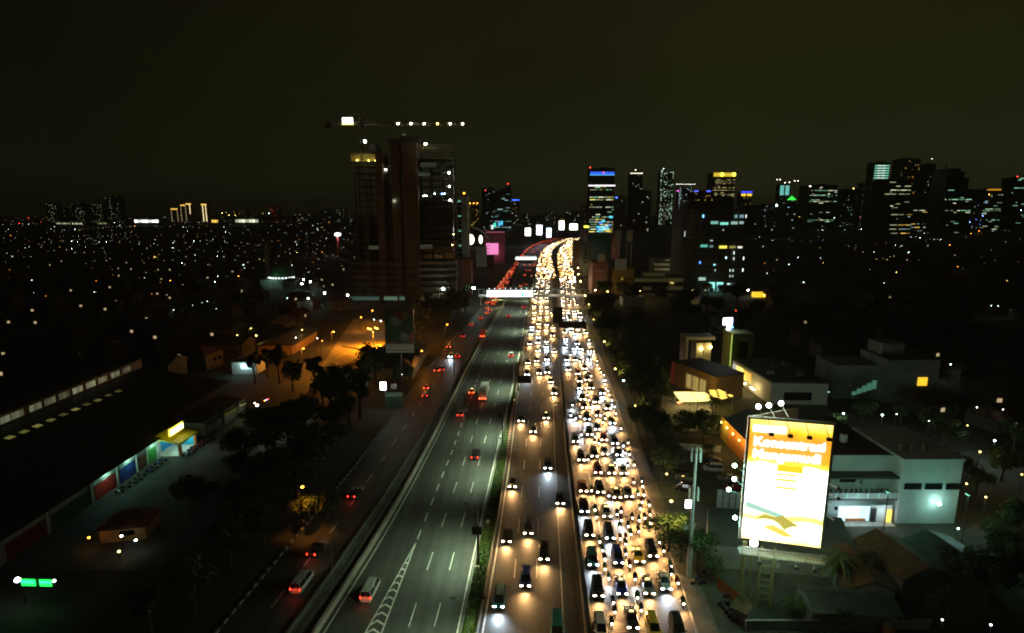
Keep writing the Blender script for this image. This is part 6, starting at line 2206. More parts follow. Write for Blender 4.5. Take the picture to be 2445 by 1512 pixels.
def poster(name):  # printed colours with the floodlight put into their emission
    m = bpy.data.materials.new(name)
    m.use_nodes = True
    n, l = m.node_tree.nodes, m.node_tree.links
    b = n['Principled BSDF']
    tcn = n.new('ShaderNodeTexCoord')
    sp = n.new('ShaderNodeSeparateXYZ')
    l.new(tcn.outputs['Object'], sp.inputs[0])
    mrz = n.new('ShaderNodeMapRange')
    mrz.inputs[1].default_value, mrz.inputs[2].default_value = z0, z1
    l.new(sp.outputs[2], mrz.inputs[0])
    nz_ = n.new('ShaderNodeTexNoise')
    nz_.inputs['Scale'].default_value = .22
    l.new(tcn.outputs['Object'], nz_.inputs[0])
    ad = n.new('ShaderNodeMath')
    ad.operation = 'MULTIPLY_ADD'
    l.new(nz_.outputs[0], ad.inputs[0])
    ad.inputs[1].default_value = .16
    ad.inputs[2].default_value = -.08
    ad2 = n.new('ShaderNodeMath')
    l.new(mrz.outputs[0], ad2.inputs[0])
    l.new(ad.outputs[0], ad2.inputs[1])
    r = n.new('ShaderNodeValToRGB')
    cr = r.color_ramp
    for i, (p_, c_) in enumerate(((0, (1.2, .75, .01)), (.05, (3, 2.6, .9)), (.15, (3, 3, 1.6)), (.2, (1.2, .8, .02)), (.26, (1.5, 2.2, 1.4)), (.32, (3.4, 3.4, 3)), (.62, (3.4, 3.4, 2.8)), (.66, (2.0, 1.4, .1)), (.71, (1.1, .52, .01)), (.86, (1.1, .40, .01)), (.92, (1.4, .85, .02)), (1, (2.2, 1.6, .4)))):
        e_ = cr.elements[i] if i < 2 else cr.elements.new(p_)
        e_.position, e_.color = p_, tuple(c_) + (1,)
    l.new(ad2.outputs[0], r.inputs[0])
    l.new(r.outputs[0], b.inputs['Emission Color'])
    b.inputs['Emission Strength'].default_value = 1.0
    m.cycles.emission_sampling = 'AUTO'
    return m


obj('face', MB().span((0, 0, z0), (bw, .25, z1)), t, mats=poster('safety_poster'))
WP = emi((1, 1, .96), 4.2)  # lettering and printed marks glow too, in place of floodlight
for s_, zz, sz in (('Konsentrasi', .79, 1.9), ('Mengemudi', .69, 1.9)):
    text('lettering', s_, WP, t, (.55, -.06, z0 + (z1 - z0) * zz), sz, (math.pi / 2, 0, 0), .02, .02, 9.1 if s_[0] == 'K' else 8.7)
for x0_, x1_, zz, h_ in ((.4, 4.6, .93, .9),):
    block('printed_line', WP, t, ((x0_ + x1_) / 2, -.05, z0 + (z1 - z0) * zz), (x1_ - x0_, .05, h_))
YB = emi((1, .6, .02), 1.3)
for zz, h_, x0_, x1_ in ((.625, 1.0, 3.9, 7.2), (.575, .28, 3.9, 6.4), (.53, .32, 3.9, 6.5), (.465, .3, 3.9, 6.7)):
    block('printed_bar', YB, t, ((x0_ + x1_) / 2, -.05, z0 + (z1 - z0) * zz), (x1_ - x0_, .05, h_))
TQ = emi((.55, .95, .75), .8)
OLV = emi((.75, .62, .08), .75)
obj('printed_band', MB().prism([(0, 0), (5.2, -1.6), (5.2, -2.2), (0, -.9)], 0, .04), t, mats=TQ).matrix_basis = Matrix.Translation((.2, -.06, z0 + 5.9)) @ Matrix.Rotation(math.pi / 2, 4, 'X')
o = obj('printed_shape', MB().prism([(0, .6), (1.2, 1.5), (2.6, 1.2), (3.6, 1.6), (4.6, .9), (5.8, .2), (4.8, 0), (3.9, -.6), (3.2, .2), (2.4, .7), (1.2, .8)], 0, .04), t, mats=OLV)
o.matrix_basis = Matrix.Translation((1.6, -.07, z0 + 2.7)) @ Matrix.Rotation(math.pi / 2, 4, 'X')
o = obj('printed_shape', MB().prism([(0, 0), (1.4, .5), (2.8, -.1), (4.2, -1.0), (3, -1.1), (1.4, -.5)], 0, .04), t, mats=emi((1, .75, .1), 1))
o.matrix_basis = Matrix.Translation((2.6, -.075, z0 + 2.2)) @ Matrix.Rotation(math.pi / 2, 4, 'X')
# frame, rear face, walkway, lamps, stand
for x_ in (-.2, bw + .2):
    obj('frame_side', MB().span((x_ - .18, .0, z0 - .2), (x_ + .18, .6, z1 + .2)), t, mats=STEEL)
obj('frame_top', MB().span((-.35, .0, z1 + .02), (bw + .35, .6, z1 + .3)), t, mats=WHITE)
tm = t.matrix_basis.copy() if False else Matrix.Translation(t.location) @ Matrix.Rotation(yaw, 4, 'Z')
re = tm.inverted() @ g(1905, 974, z1)
obj('rear_face', MB().add([(-.3, .7, z0), (re.x, re.y, z0), (re.x, re.y, z1), (-.3, .7, z1), (-.1, 1.0, z0), (re.x + .2, re.y + .3, z0), (re.x + .2, re.y + .3, z1), (-.1, 1.0, z1)], [(0, 1, 2, 3), (5, 4, 7, 6), (3, 2, 6, 7), (0, 4, 5, 1), (1, 5, 6, 2)]), t, mats=ROOFD)
for k in range(5):
    obj('walkway_board', MB().span((-.4, -1.5 + k * .32, z0 - 1.6), (bw + .4, -1.28 + k * .32, z0 - 1.5)), t, mats=mat('galv_board', (.45, .5, .47), .6))
for zz in (-1.6, -1.0, -.4):
    obj('walkway_rail', MB().tube((-.4, -1.6, z0 + zz), (bw + .4, -1.6, z0 + zz), .05), t, mats=mat('galv_board', (.45, .5, .47), .6))
for k in range(6):
    obj('walkway_post', MB().tube((bw * k / 5, -1.6, z0 - 1.6), (bw * k / 5, -1.6, z0 - .3), .05), t, mats=STEEL)
for k in range(4):
    x_ = 2.2 + k * 2.35
    obj('lamp_arm', MB().tube((x_, .2, z1 + .3), (x_ + .1, -2.3, z1 - .9), .05), t, mats=STEEL)
    obj('flood_lamp', MB().box((x_ + .1, -2.4, z1 - 1.1), (.62, .4, .42)), t, mats=BLACK)
    obj('lamp_arm', MB().tube((x_, -1.5, z0 - 1.2), (x_, -2.6, z0 - 1.9), .05), t, mats=STEEL)
    obj('flood_lamp', MB().box((x_, -2.7, z0 - 1.9), (.55, .4, .4)), t, mats=BLACK)
for x_, zz in ((-.6, .62), (-.75, .54), (-.6, .46), (-.7, .36)):
    obj('lamp_arm', MB().tube((0, .3, z0 + (z1 - z0) * zz), (x_ - .2, -1.6, z0 + (z1 - z0) * zz), .05), t, mats=STEEL)
    obj('lamp_arm', MB().tube((bw, .3, z0 + (z1 - z0) * (zz - .08)), (bw - x_ + .4, -1.2, z0 + (z1 - z0) * (zz - .08)), .05), t, mats=STEEL)
    obj('flood_lamp', MB().ball((bw - x_ + .4, -1.3, z0 + (z1 - z0) * (zz - .08)), .26, 8, 5), t, mats=BLACK)
for px, py, pw in ((1754, 1112, 500), (1753, 1144, 150), (1740, 1169, 500), (1755, 1236, 400)):
    q = tm.inverted() @ at(px, py, PB.y + 3)
    obj('flood_lamp', MB().ball(q, .3, 8, 6), t, mats=emi((.6, 1, .82), 30))
    obj('lamp_arm', MB().tube((-.2, .4, q.z), q, .05), t, mats=STEEL)
    light('POINT', t, q + Vector((-.8, -.3, -.7)), (.36, 1, .72), pw * .9, .4)
for px, py in ((1811, 971), (1836, 968), (1865, 963)):
    q = tm.inverted() @ g(px, py, z1 + 1.2)
    obj('flood_lamp', MB().ball(q, .34, 8, 6), t, mats=emi((.85, 1, .85), 40))
    obj('lamp_arm', MB().tube(q, q + Vector((.6, -2.4, -1.2)), .05), t, mats=STEEL)
    light('POINT', t, q + Vector((0, 1.2, -.4)), (.8, 1, .6), 350, .5)
q = tm.inverted() @ at(1800, 1297, PB.y - 2)
obj('flood_lamp', MB().box(q, (.9, .4, .6)), t, mats=emi((1, 1, .95), 30))
STM = mat('stand_paint', (.30, .27, .14), .7, .2)
for x_ in (3.0, 4.8):
    obj('stand_leg', MB().tube((x_, 1.2, 0), (x_, .9, z0 - 1.4), .22, .2, 8), t, mats=STM)
obj('stand_leg', MB().tube((.8, 2.2, 0), (.8, 1.5, z0 - 1.4), .3, .3, 8), t, mats=STM)
obj('stand_leg', MB().tube((2.0, 2.8, 0), (2.0, 1.9, z0 - 1.4), .2, .2, 8), t, mats=STM)
for k in range(8):
    zz = 1.2 + k * 1.1
    obj('stand_rung', MB().tube((3.0, 1.15, zz), (4.8, 1.15, zz), .1), t, mats=STM)
light('POINT', t, (4.5, -3.2, 8.4), (.5, 1, .5), 260, .6)
light('POINT', t, (5, -5.5, 11.5), (.6, 1, .75), 260, .6)  # added light to brighten the walkway, without a lamp of its own

# ================================================================== eastern lots and houses
struct(obj('east_lot', MB().quad((24, 50, .04), (62, 50, .04), (56, 122, .04), (31, 122, .04)), mats=mat('lot_ground', (.05, .065, .045), .95, 0, .6, .2)))
struct(obj('restaurant_forecourt', MB().quad(g(1540, 1045) + Vector((0, 0, .05)), g(1700, 1045) + Vector((0, 0, .05)), g(1700, 915) + Vector((0, 0, .05)), g(1540, 905) + Vector((0, 0, .05))), mats=mat('forecourt_tarmac', (.12, .11, .11), .9, 0, .25, .3)))
# antenna mast
p = g(1644, 1376)
zt = at(1664, 1064, p.y).z
t = thing('antenna_mast', 'tall slim antenna mast with panel antennas beside the jam', 'mast', p)
MM = mat('mast_paint', (.5, .53, .52), .5, .2)
obj('lower_shaft', MB().tube((0, 0, 0), (0, 0, 5), .42, .40, 10), t, mats=WHITE)
obj('shaft', MB().tube((0, 0, 5), (0, 0, zt), .30, .18, 10), t, mats=MM)
for zz in (zt - 1.5, zt - 8):
    for k in range(6):
        u = k * math.pi / 3 + .3
        obj('panel_antenna', MB().box((.75 * math.cos(u), .75 * math.sin(u), zz), (.22, .22, 2.0)), t, mats=WHITE)
        obj('bracket', MB().tube((0, 0, zz), (.7 * math.cos(u), .7 * math.sin(u), zz), .04), t, mats=STEEL)
for zz in (8.5, 8.8, 9.1):
    obj('crossarm', MB().tube((-1.3, -.3, zz), (.6, .1, zz), .05), t, mats=STEEL)
# flat roofed building under the billboard
RP = [g(1690, 1212, 4), g(2008, 1238, 4), g(2048, 1330, 4), g(1690, 1302, 4)]
t = thing('flat_roof_building', 'flat grey roofed building behind the stand of the big billboard', 'building')
obj('walls', MB().prism([(v.x, v.y) for v in RP], 0, 4), t, mats=WALLS)
obj('roof', MB().prism([(v.x * 1.002, v.y) for v in RP], 4.01, 4.15), t, mats=mat('roof_felt', (.085, .10, .09), .9, 0, .45, .35))
for i in range(2):
    a_, b_ = RP[3].lerp(RP[2], .55 + i * .16), RP[3].lerp(RP[2], .65 + i * .16)
    block('window', mat('pale_glass', (.25, .3, .3), .3), t, ((a_.x + b_.x) / 2, (a_.y + b_.y) / 2 - .1, 2.2), ((b_ - a_).length, .15, 1.1))
# white gridded wall and lit box
a_, b_ = g(1709, 1214), g(1770, 1222)
t = thing('gridded_hoarding', 'pale panelled hoarding with a dark steel grid beside the billboard', 'hoarding', a_)
L_ = b_ - a_
for k in range(4):
    for j in range(3):
        block('panel', mat('pale_panel', (.5, .55, .62), .7), t, (L_.x * (k + .5) / 4, L_.y * (k + .5) / 4, .75 + j * 1.35), (L_.x / 4 * .95, .12, 1.28))
for k in range(5):
    obj('grid_post', MB().tube((L_.x * k / 4, L_.y * k / 4 - .1, 0), (L_.x * k / 4, L_.y * k / 4 - .1, 4.2), .06), t, mats=BLACK)
p = g(1643, 1232)
t = thing('lit_box_sign', 'small white lit box sign on a post beside the antenna mast', 'sign', p)
zs = at(1643, 1204, p.y).z
obj('post', MB().tube((0, .2, 0), (0, .2, zs), .08), t, mats=STEEL)
obj('light_box', MB().box((0, 0, zs), (1.3, .3, 1.5)), t, mats=emi((.95, .95, 1), 9, True, 'box_sign_2'))
street_lamp(1638, 1239, 'g', .3, 5, 130, 'green lamp in the tree beside the antenna mast', None, False)
# white building with the lit shop
Yw = gY(1250)
zt1 = at(2139, 1101, Yw).z
t = thing('white_building', 'white three storey building with a balcony and a bright shop front', 'building', (at(1998, 1250, Yw).x, Yw, 0))
xr = at(2278, 1250, Yw).x - t.location.x
xm = at(2139, 1250, Yw).x - t.location.x
WB = mat('cool_white_wall', (.55, .62, .60), .8, 0, .12, .4)
obj('east_wing', MB().span((xm, 0, 0), (xr, 16, zt1)), t, mats=WB)
obj('west_wing', MB().span((-3, 3, 0), (xm, 16, zt1 * .98)), t, mats=WB)
obj('parapet', MB().span((xm - .2, -.15, zt1), (xr + .2, 16.2, zt1 + .4)), t, mats=WB)
obj('flat_roof', MB().span((-3, 3.2, zt1 * .98), (xm - .3, 24, zt1 * .98 + .15)), t, mats=mat('brown_roof', (.08, .06, .05), .9))
for zz, m_ in ((zt1 * .70, ROOFD), (zt1 * .36, CONCD)):
    obj('ledge', MB().span((-3, .3, zz), (xm - .05, 3, zz + .35)), t, mats=m_)
obj('balcony_wall', MB().span((-3, .3, zt1 * .36 + .36), (xm - .05, .5, zt1 * .36 + 1.5)), t, mats=WB)
for k in range(12):
    obj('balustrade_post', MB().span((-2.6 + k * .95, .26, zt1 * .36 + 1.5), (-2.35 + k * .95, .5, zt1 * .36 + 2.3)), t, mats=DSTEEL)
for k in range(6):
    block('balcony_light', emi((.4, 1, .95), .8), t, (-2.5 + k * 2.0, .24, zt1 * .36 + .95), (.08, .06, 1.0))
for k in range(3):
    block('window', GLASSD, t, (xm + 2.2 + k * 3.9, -.05, zt1 * .6), (3.2, .15, 1.25))
block('dark_panel', GLASSD, t, (3, 2.95, zt1 * .58), (3, .12, .8))
block('air_duct', STEEL, t, (5.5, 2.7, zt1 * .62), (.4, .4, 2.4))
# lit shop
sw = xm * .93
obj('shop_floor', MB().span((0, -1.2, 0), (sw, 3, .15)), t, mats=mat('tile_floor', (.45, .45, .42), .5))
for k in range(3):
    block('shop_pane', emi((.62, .92, 1), (1.5, 1.6, 1.2)[k], True, 'shop_pane_%d' % k), t, (sw * (.02 + .19 * (k + .5)), .28, 1.9), (sw * .185, .1, 3.0))
block('shop_door', BLACK, t, (sw * .66, .27, 1.6), (1.1, .1, 2.8))
block('shop_wall', mat('cool_white_wall', (.55, .62, .60), .8), t, (sw * .80, .35, 1.9), (sw * .4, .14, 3.4))
block('shop_bench', mat('orange_column', (.6, .16, .02), .6), t, (sw * .33, .05, .75), (sw * .36, .3, .4))
block('shop_sign', emi((1, .7, .1), 1.4), t, (sw * .94, .1, 1.5), (.8, .3, 2.4))
light('POINT', t, (sw * .3, -1.6, 3.3), (.7, .95, 1), 260, .4)
light('POINT', t, (sw * .8, -1.4, 2.6), (.8, .9, 1), 160, .4)
q = at(2243, 1203, Yw - 1.2)
obj('wall_lamp', MB().ball((q.x - t.location.x, -1.2, q.z), .3, 8, 6), t, mats=emi((.7, 1, .95), 40))
light('POINT', t, (q.x - t.location.x, -2.6, q.z - .4), (.35, 1, .8), 170, .3)
fill_light_post(t, (4, -7, 10), (.3, 1, .72), 340, 'the balcony of the white building')
fill_light_post(t, (xm + 6, -8, 10), (.3, 1, .72), 330, 'the blank wing of the white building')
for k in range(3):
    obj('roof_vent', MB().tube((xm + 2 + k * 2.2, 4, zt1 + .4), (xm + 2 + k * 2.2, 4, zt1 + 1.6), .35, .35, 8), t, mats=STEEL)
# brown roofs in front of it
def gable(name, label, a, b, half, ze, zr, m, wm=WALLS, cat='house'):
    a, b = Vector((a.x, a.y, 0)), Vector((b.x, b.y, 0))
    d = (b - a).normalized()
    n = Vector((-d.y, d.x, 0))
    t = thing(name, label, cat, a)
    L = (b - a).length
    o = MB()
    u = [d * 0 - n * half, d * L - n * half, d * L + n * half, d * 0 + n * half]
    obj('walls', MB().prism([(v.x * .96, v.y * .96) for v in u], 0, ze - .05), t, mats=wm)
    nn = 8
    for s in (-1, 1):
        for k in range(nn):
            p0, p1 = d * (L * k / nn), d * (L * (k + .985) / nn)
            e0, e1 = p0 + n * s * (half + .5), p1 + n * s * (half + .5)
            q0, q1 = p0 + Vector((0, 0, zr)), p1 + Vector((0, 0, zr))
            e0.z = e1.z = ze
            v = [e0, e1, q1, q0]
            up = Vector((0, 0, .07))
            obj('roof_sheet', MB().add(v + [x_ + up for x_ in v], [(0, 1, 2, 3), (7, 6, 5, 4), (0, 4, 5, 1), (1, 5, 6, 2), (2, 6, 7, 3), (3, 7, 4, 0)]), t, mats=m)
    obj('ridge_cap', MB().tube(Vector((0, 0, zr + .06)), d * L + Vector((0, 0, zr + .06)), .14), t, mats=m)
    obj('gable_wall', MB().add([n * half * .96 + Vector((0, 0, ze)), -n * half * .96 + Vector((0, 0, ze)), Vector((0, 0, zr - .1))], [(0, 1, 2)]).add([d * L + n * half * .96 + Vector((0, 0, ze)), d * L - n * half * .96 + Vector((0, 0, ze)), d * L + Vector((0, 0, zr - .1))], [(2, 1, 0)]), t, mats=wm)
    return t


BRR = mat('brown_sheet_roof', (.12, .07, .03), .8, 0, .4, .5)
GRR = mat('grey_green_roof', (.07, .09, .075), .7, .1, .4, .5)
gable('long_roofed_house', 'long house with a brown ridged roof before the white building', g(2092, 1262, 5.5), g(2222, 1356, 5.5), 4.0, 3.6, 5.5, BRR)
gable('long_roofed_house', 'long house with a grey green roof beside the brown roofed one', g(2212, 1262, 5.5), g(2345, 1350, 5.5), 4.0, 3.8, 5.3, GRR)
gable('workshop', 'dark workshop with a pale roof edge in the eastern lot', g(1922, 1412, 4.2), g(2130, 1420, 4.2), 2.6, 3.0, 4.2, ROOFG)
gable('lean_to', 'low shed between the billboard stand and the workshop', g(1760, 1420, 3), g(1800, 1440, 3), 1.6, 2.1, 2.8, BRR)
gable('back_house', 'dark roofed house behind the palm tree', g(2020, 1295, 5), g(2090, 1390, 5), 3.2, 3.4, 4.9, BRR)
p = g(2118, 1518)
t = thing('water_tank', 'orange cylindrical water tank with a pale lid in the eastern lot', 'water tank', p)
obj('tank', MB().tube((0, 0, 0), (0, 0, 1.9), .75, .75, 16), t, mats=mat('orange_tank', (.5, .12, .03), .6))
obj('lid', MB().ball((0, 0, 1.9), .77, 16, 5, (1, 1, .3), half=True), t, mats=ROOFG)
a_ = g(1780, 1505)
t = thing('lot_wall', 'low pale wall along the front of the eastern lot', 'wall', a_)
obj('wall', MB().span((0, 0, 0), (26, .25, 1.4)), t, mats=WALLS)
obj('coping', MB().span((-.1, -.06, 1.4), (26.1, .31, 1.52)), t, mats=CONC)
a_ = g(1712, 1405)
t = thing('lot_fence', 'slanting orange brown fence panel beside the parked motorcycles', 'fence', a_, -1.15)
for k in range(6):
    block('fence_board', mat('rust_board', (.3, .12, .05), .8), t, (.5 + k * .95, 0, 1.0), (.9, .08, 2.0))
for i, (x, y) in enumerate(((1727, 1448), (1735, 1460), (1745, 1470), (1752, 1478), (1672, 1392), (1690, 1372), (1740, 1430), (1766, 1485), (1662, 1398))):
    park(moto_proto(('black', 'blue', 'grey')[i % 3], True, False), g(x, y), 1.2 + R.uniform(-.5, .5), '%s motorcycle parked on the lot beside the jam' % ('black', 'blue', 'grey')[i % 3], 'motorcycles parked on the eastern lot')
for x, y, k, c, rz, lb in ((1622, 1128, 'mpv', 'black', 1.2, 'black people carrier parked behind the white booth'), (1637, 1146, 'sedan', 'silver', 1.2, 'silver saloon car parked between two black cars'), (1637, 1172, 'mpv', 'black', 1.3, 'black people carrier parked near the antenna mast'), (1702, 1124, 'mpv', 'white', 1.45, 'white people carrier parked before the orange lit wall'), (1738, 1148, 'sedan', 'silver', 1.5, 'silver saloon car parked under the flood lamps'), (1752, 1168, 'sedan', 'red', 1.5, 'red saloon car parked under the flood lamps'), (1700, 1106, 'sedan', 'black', 1.45, 'black saloon car parked behind the white people carrier')):
    park(car_proto(k, c, 'off'), g(x, y), rz, lb)
p = g(1612, 962)
park(car_proto('sedan', 'white', 'brake'), p, .35, 'white saloon car with brake lights on leaving the glowing canopy')
# white booth
p = g(1608, 1097)
t = thing('cash_booth', 'white cash machine booth with a lit blue front', 'booth', p, -.1)
obj('walls', MB().span((-1.3, .3, 0), (1.3, 2.4, 3.0)), t, mats=WHITE)
obj('roof', MB().span((-1.45, .0, 3.0), (1.45, 2.5, 3.2)), t, mats=WHITE)
block('lit_front', emi((.45, .8, 1), .9), t, (0, .25, 2.0), (1.7, .1, 1.0))
light('POINT', t, (0, -1, 2.7), (.8, .9, 1), 90, .3)
a_, b_ = g(1620, 1075), g(1722, 1082)
t = thing('boundary_wall', 'pale boundary wall behind the white booth', 'wall', a_)
L_ = b_ - a_
for k in range(5):
    block('wall_panel', WHITE, t, (L_.x * (k + .5) / 5, L_.y * (k + .5) / 5 + .3, .85), (L_.x / 5 * .985, .25, 1.7))
# orange lit hoarding wall
A0, A1 = g(1720, 1046), g(1786, 1118)
d = (A1 - A0)
t = thing('orange_hoarding', 'tall hoarding lit orange by small lamps beside the car park', 'hoarding', A0)
OR = mat('orange_hoarding', (.65, .24, .02), .7, 0, .15, .3)
YE = mat('yellow_hoarding', (.62, .45, .03), .7, 0, .15, .3)
for k in range(7):
    c = d * ((k + .5) / 7)
    block('panel', YE if k < 2 else OR, t, (c.x, c.y, 3.0), (.18, d.length / 7 * .985, 5.8), math.atan2(-d.x, d.y))
n_ = Vector((d.y, -d.x, 0)).normalized() * -1
for k in range(4):
    c = d * ((k + .6) / 4.6) + Vector((-1.1, -.5, 0))
    obj('lamp_arm', MB().tube((c.x + 1.1, c.y + .5, 5.7), (c.x, c.y, 5.5), .04), t, mats=STEEL)
    obj('small_lamp', MB().ball((c.x, c.y, 5.4), .16, 6, 4), t, mats=emi((1, .7, .15), 25))
    light('POINT', t, (c.x - .4, c.y - .4, 4.9), (1, .62, .15), 190, .3)
obj('roof', MB().add([d * .05 + Vector((.2, .2, 5.6)), d + Vector((.2, .2, 5.6)), d + Vector((9, 5, 6.2)), d * .05 + Vector((9, 6, 6.2))], [(0, 1, 2, 3)]), t, mats=mat('blue_grey_sheet', (.2, .24, .32), .6, .1))
# restaurant
r8 = Q(2600, 1300, 3.26)
HT = 7.2
FL_, FR_, BL_ = g(1842, 911, HT), g(1979, 913, HT), g(1747, 855, HT)
BR_ = FR_ + (BL_ - FL_)
t = thing('restaurant_hall', 'flat roofed restaurant hall with yellow lit side windows', 'building')
RW = mat('restaurant_wall', (.5, .48, .42), .8, 0, .12, .3)
obj('walls', MB().prism([(v.x, v.y) for v in (FL_, FR_, BR_, BL_)], 0, HT - .6), t, mats=RW)
obj('roof', MB().prism([(v.x, v.y) for v in (FL_, FR_, BR_, BL_)], HT - .58, HT), t, mats=mat('roof_felt', (.085, .10, .09), .9, 0, .45, .35))
sd = FL_ - BL_
nrm = Vector((-sd.y, sd.x, 0)).normalized()
if nrm.x > 0:
    nrm = -nrm
rzs = math.atan2(-sd.x, sd.y)
for k, (f0, f1, c, s) in enumerate(((.06, .12, (.9, .9, .75), .5), (.14, .16, (1, .95, .8), .8), (.18, .26, (1, .72, .12), 1.6), (.27, .34, (1, .78, .2), 1.8), (.36, .43, (1, .6, .05), 1.1), (.45, .48, (1, .6, .08), 1.0), (.5, .55, (1, .5, .04), .9))):
    c0 = BL_.lerp(FL_, (f0 + f1) / 2) + nrm * .12
    block('lit_window', emi(c, s, True, 'restaurant_pane_%d' % k), t, (c0.x, c0.y, 4.2), (.15, sd.length * (f1 - f0), 3.2), rzs)
for k, f0 in enumerate((.22, .34, .52, .68, .74)):
    c0 = BL_.lerp(FL_, f0) + nrm * 1.6
    obj('wall_lamp', MB().ball((c0.x, c0.y, 2.3), .26, 8, 5), t, mats=emi((1, .85, .4), 40))
    light('POINT', t, (c0.x + nrm.x * .5, c0.y + nrm.y * .5, 2.6), (1, .75, .25), 150, .4)
for f0, w_ in ((.3, 2.2), (.55, 7)):
    c0 = FL_.lerp(FR_, f0)
    block('dark_window', GLASSD, t, (c0.x, c0.y - .08, 2.6), (w_, .15, 2.6))
fill_light_post(t, ((FL_.x + FR_.x) / 2, FL_.y - 16, 9), (.5, 1, .7), 130, 'the white front of the restaurant hall')
# stair tower and sign
p = g(1768, 884)
t = thing('stair_tower', 'square dark green stair tower with a glowing vertical edge strip', 'building', p)
tz = at(1768, 797, p.y).z
tw = (at(1794, 800, p.y).x - at(1742, 800, p.y).x)
obj('walls', MB().span((-tw / 2, 0, 0), (tw / 2, 9, tz)), t, mats=mat('olive_wall', (.2, .24, .08), .8, 0, .15, .3))
block('dark_glazing', GLASSD, t, (tw * .05, -.06, tz * .55), (tw * .4, .15, tz * .45))
block('edge_strip', emi((.75, 1, .15), .7), t, (-tw / 2 - .1, -.15, tz * .55), (.25, .3, tz * .88))
for dx in (-16, -13):
    obj('side_wall', MB().span((dx, 3, 0), (dx + 2.6, 9, tz * .7)), t, mats=RW)
for k, (x_, y_) in enumerate(((1680, 837), (1702, 833))):
    q = at(x_, y_, p.y)
    obj('wall_lamp', MB().ball((q.x - p.x, 2.4, q.z), .45, 8, 6), t, mats=emi((1, .75, .2), 30))
    light('POINT', t, (q.x - p.x, .8, q.z), (1, .7, .2), 90, .4)
obj('portal_frame', MB().span((-20, 3, 0), (-19, 10, tz * .78)).span((-20, 3, tz * .78), (-9, 10, tz * .86)), t, mats=RW)
p = g(1734, 872)
zc_ = at(1729, 783, p.y).z
t = thing('lit_pylon_sign', 'tall post with white and blue lit sign shapes above the restaurant', 'sign', p)
obj('post', MB().tube((0, 0, 0), (0, 0, zc_ + 1), .25, .2, 8), t, mats=DSTEEL)
WS = emi((.93, .97, 1), 8, True, 'pylon_white')
for dx, dz, w_, h_ in ((-1.4, 2.6, 2.0, 2.8), (.2, 2.5, 1.8, 3.0), (-.3, -.2, 1.2, 2.4), (-.1, -2.9, 2.0, 3.0), (1.6, -3.2, 1.6, 2.4)):
    obj('sign_shape', MB().loft([[(dx - w_ / 2 * k_, y_, dz - h_ / 2 + zc_), (dx + w_ / 2 * k_, y_, dz - h_ / 2 * .8 + zc_), (dx + w_ / 2 * k_, y_, dz + h_ / 2 + zc_), (dx - w_ / 2 * k_, y_, dz + h_ / 2 * .85 + zc_)] for y_, k_ in ((-.4, .9), (-.1, 1))]), t, mats=WS)
for dx, dz in ((1.15, 2.4), (.9, -.8), (2.1, -2.8)):
    obj('blue_edge', MB().box((dx, .1, zc_ + dz), (.5, .3, 2.0)), t, mats=emi((.08, .1, 1), 4))
obj('blue_dot', MB().ball((1.1, -.4, zc_ + .4), .42, 8, 6), t, mats=emi((.2, .75, 1), 4))
# brown wing
A0, A1 = g(*r8(300, 765)), g(*r8(850, 1000))
d = A1 - A0
n_ = Vector((-d.y, d.x, 0)).normalized()
if n_.y < 0:
    n_ = -n_
zw = at(r8(300, 480)[0], r8(300, 480)[1], A0.y).z
t = thing('restaurant_wing', 'brown fronted restaurant wing with a red edge and glazed entrance', 'building', A0)
ww_ = [Vector((0, 0, 0)), d, d + n_ * 11, n_ * 11]
obj('walls', MB().prism([(v.x, v.y) for v in ww_], 0, zw), t, mats=mat('brown_cladding_2', (.3, .16, .05), .8, 0, .2, .4))
obj('roof', MB().prism([(v.x * 1.01, v.y) for v in ww_], zw + .01, zw + .35), t, mats=ROOFD)
block('red_edge', mat('red_paint_2', (.4, .02, .03), .6), t, (-.35, .1, zw / 2), (.9, .9, zw))
for k in range(6):
    c0 = d * (.35 + .09 * k) - n_ * .1
    block('glazing_bar', STEEL, t, (c0.x, c0.y, zw * .45), (.12, .12, zw * .7))
for k in range(3):
    c0 = d * (.39 + .16 * k) - n_ * .05
    block('lit_pane', emi((1, .7, .2), .35), t, (c0.x, c0.y, zw * .4), (d.length * .13, .08, zw * .6), math.atan2(d.y, d.x))
# glowing canopy: a grid of panels on thin posts
t = thing('glowing_canopy', 'low canopy of glowing yellow panels at the restaurant entrance', 'canopy')
CM = emi((1, .80, .22), 2.4, True, 'canopy_panel')
CM2 = emi((1, .72, .12), 1.5, True, 'canopy_panel_2')


def panel(q4, m, z=4.4):
    P = [g(*r8(*q), z) for q in q4]
    c = sum(P, Vector()) / 4
    P = [c + (v - c) * .97 for v in P]
    up = Vector((0, 0, .15))
    obj('panel', MB().add(P + [v + up for v in P], [(0, 1, 2, 3), (7, 6, 5, 4), (0, 4, 5, 1), (1, 5, 6, 2), (2, 6, 7, 3), (3, 7, 4, 0)]), t, mats=m)


def bil(q, u, v):
    (ax, ay), (bx, by), (cx_, cy_), (dx, dy) = q
    return (ax * (1 - u) * (1 - v) + bx * u * (1 - v) + cx_ * u * v + dx * (1 - u) * v, ay * (1 - u) * (1 - v) + by * u * (1 - v) + cy_ * u * v + dy * (1 - u) * v)


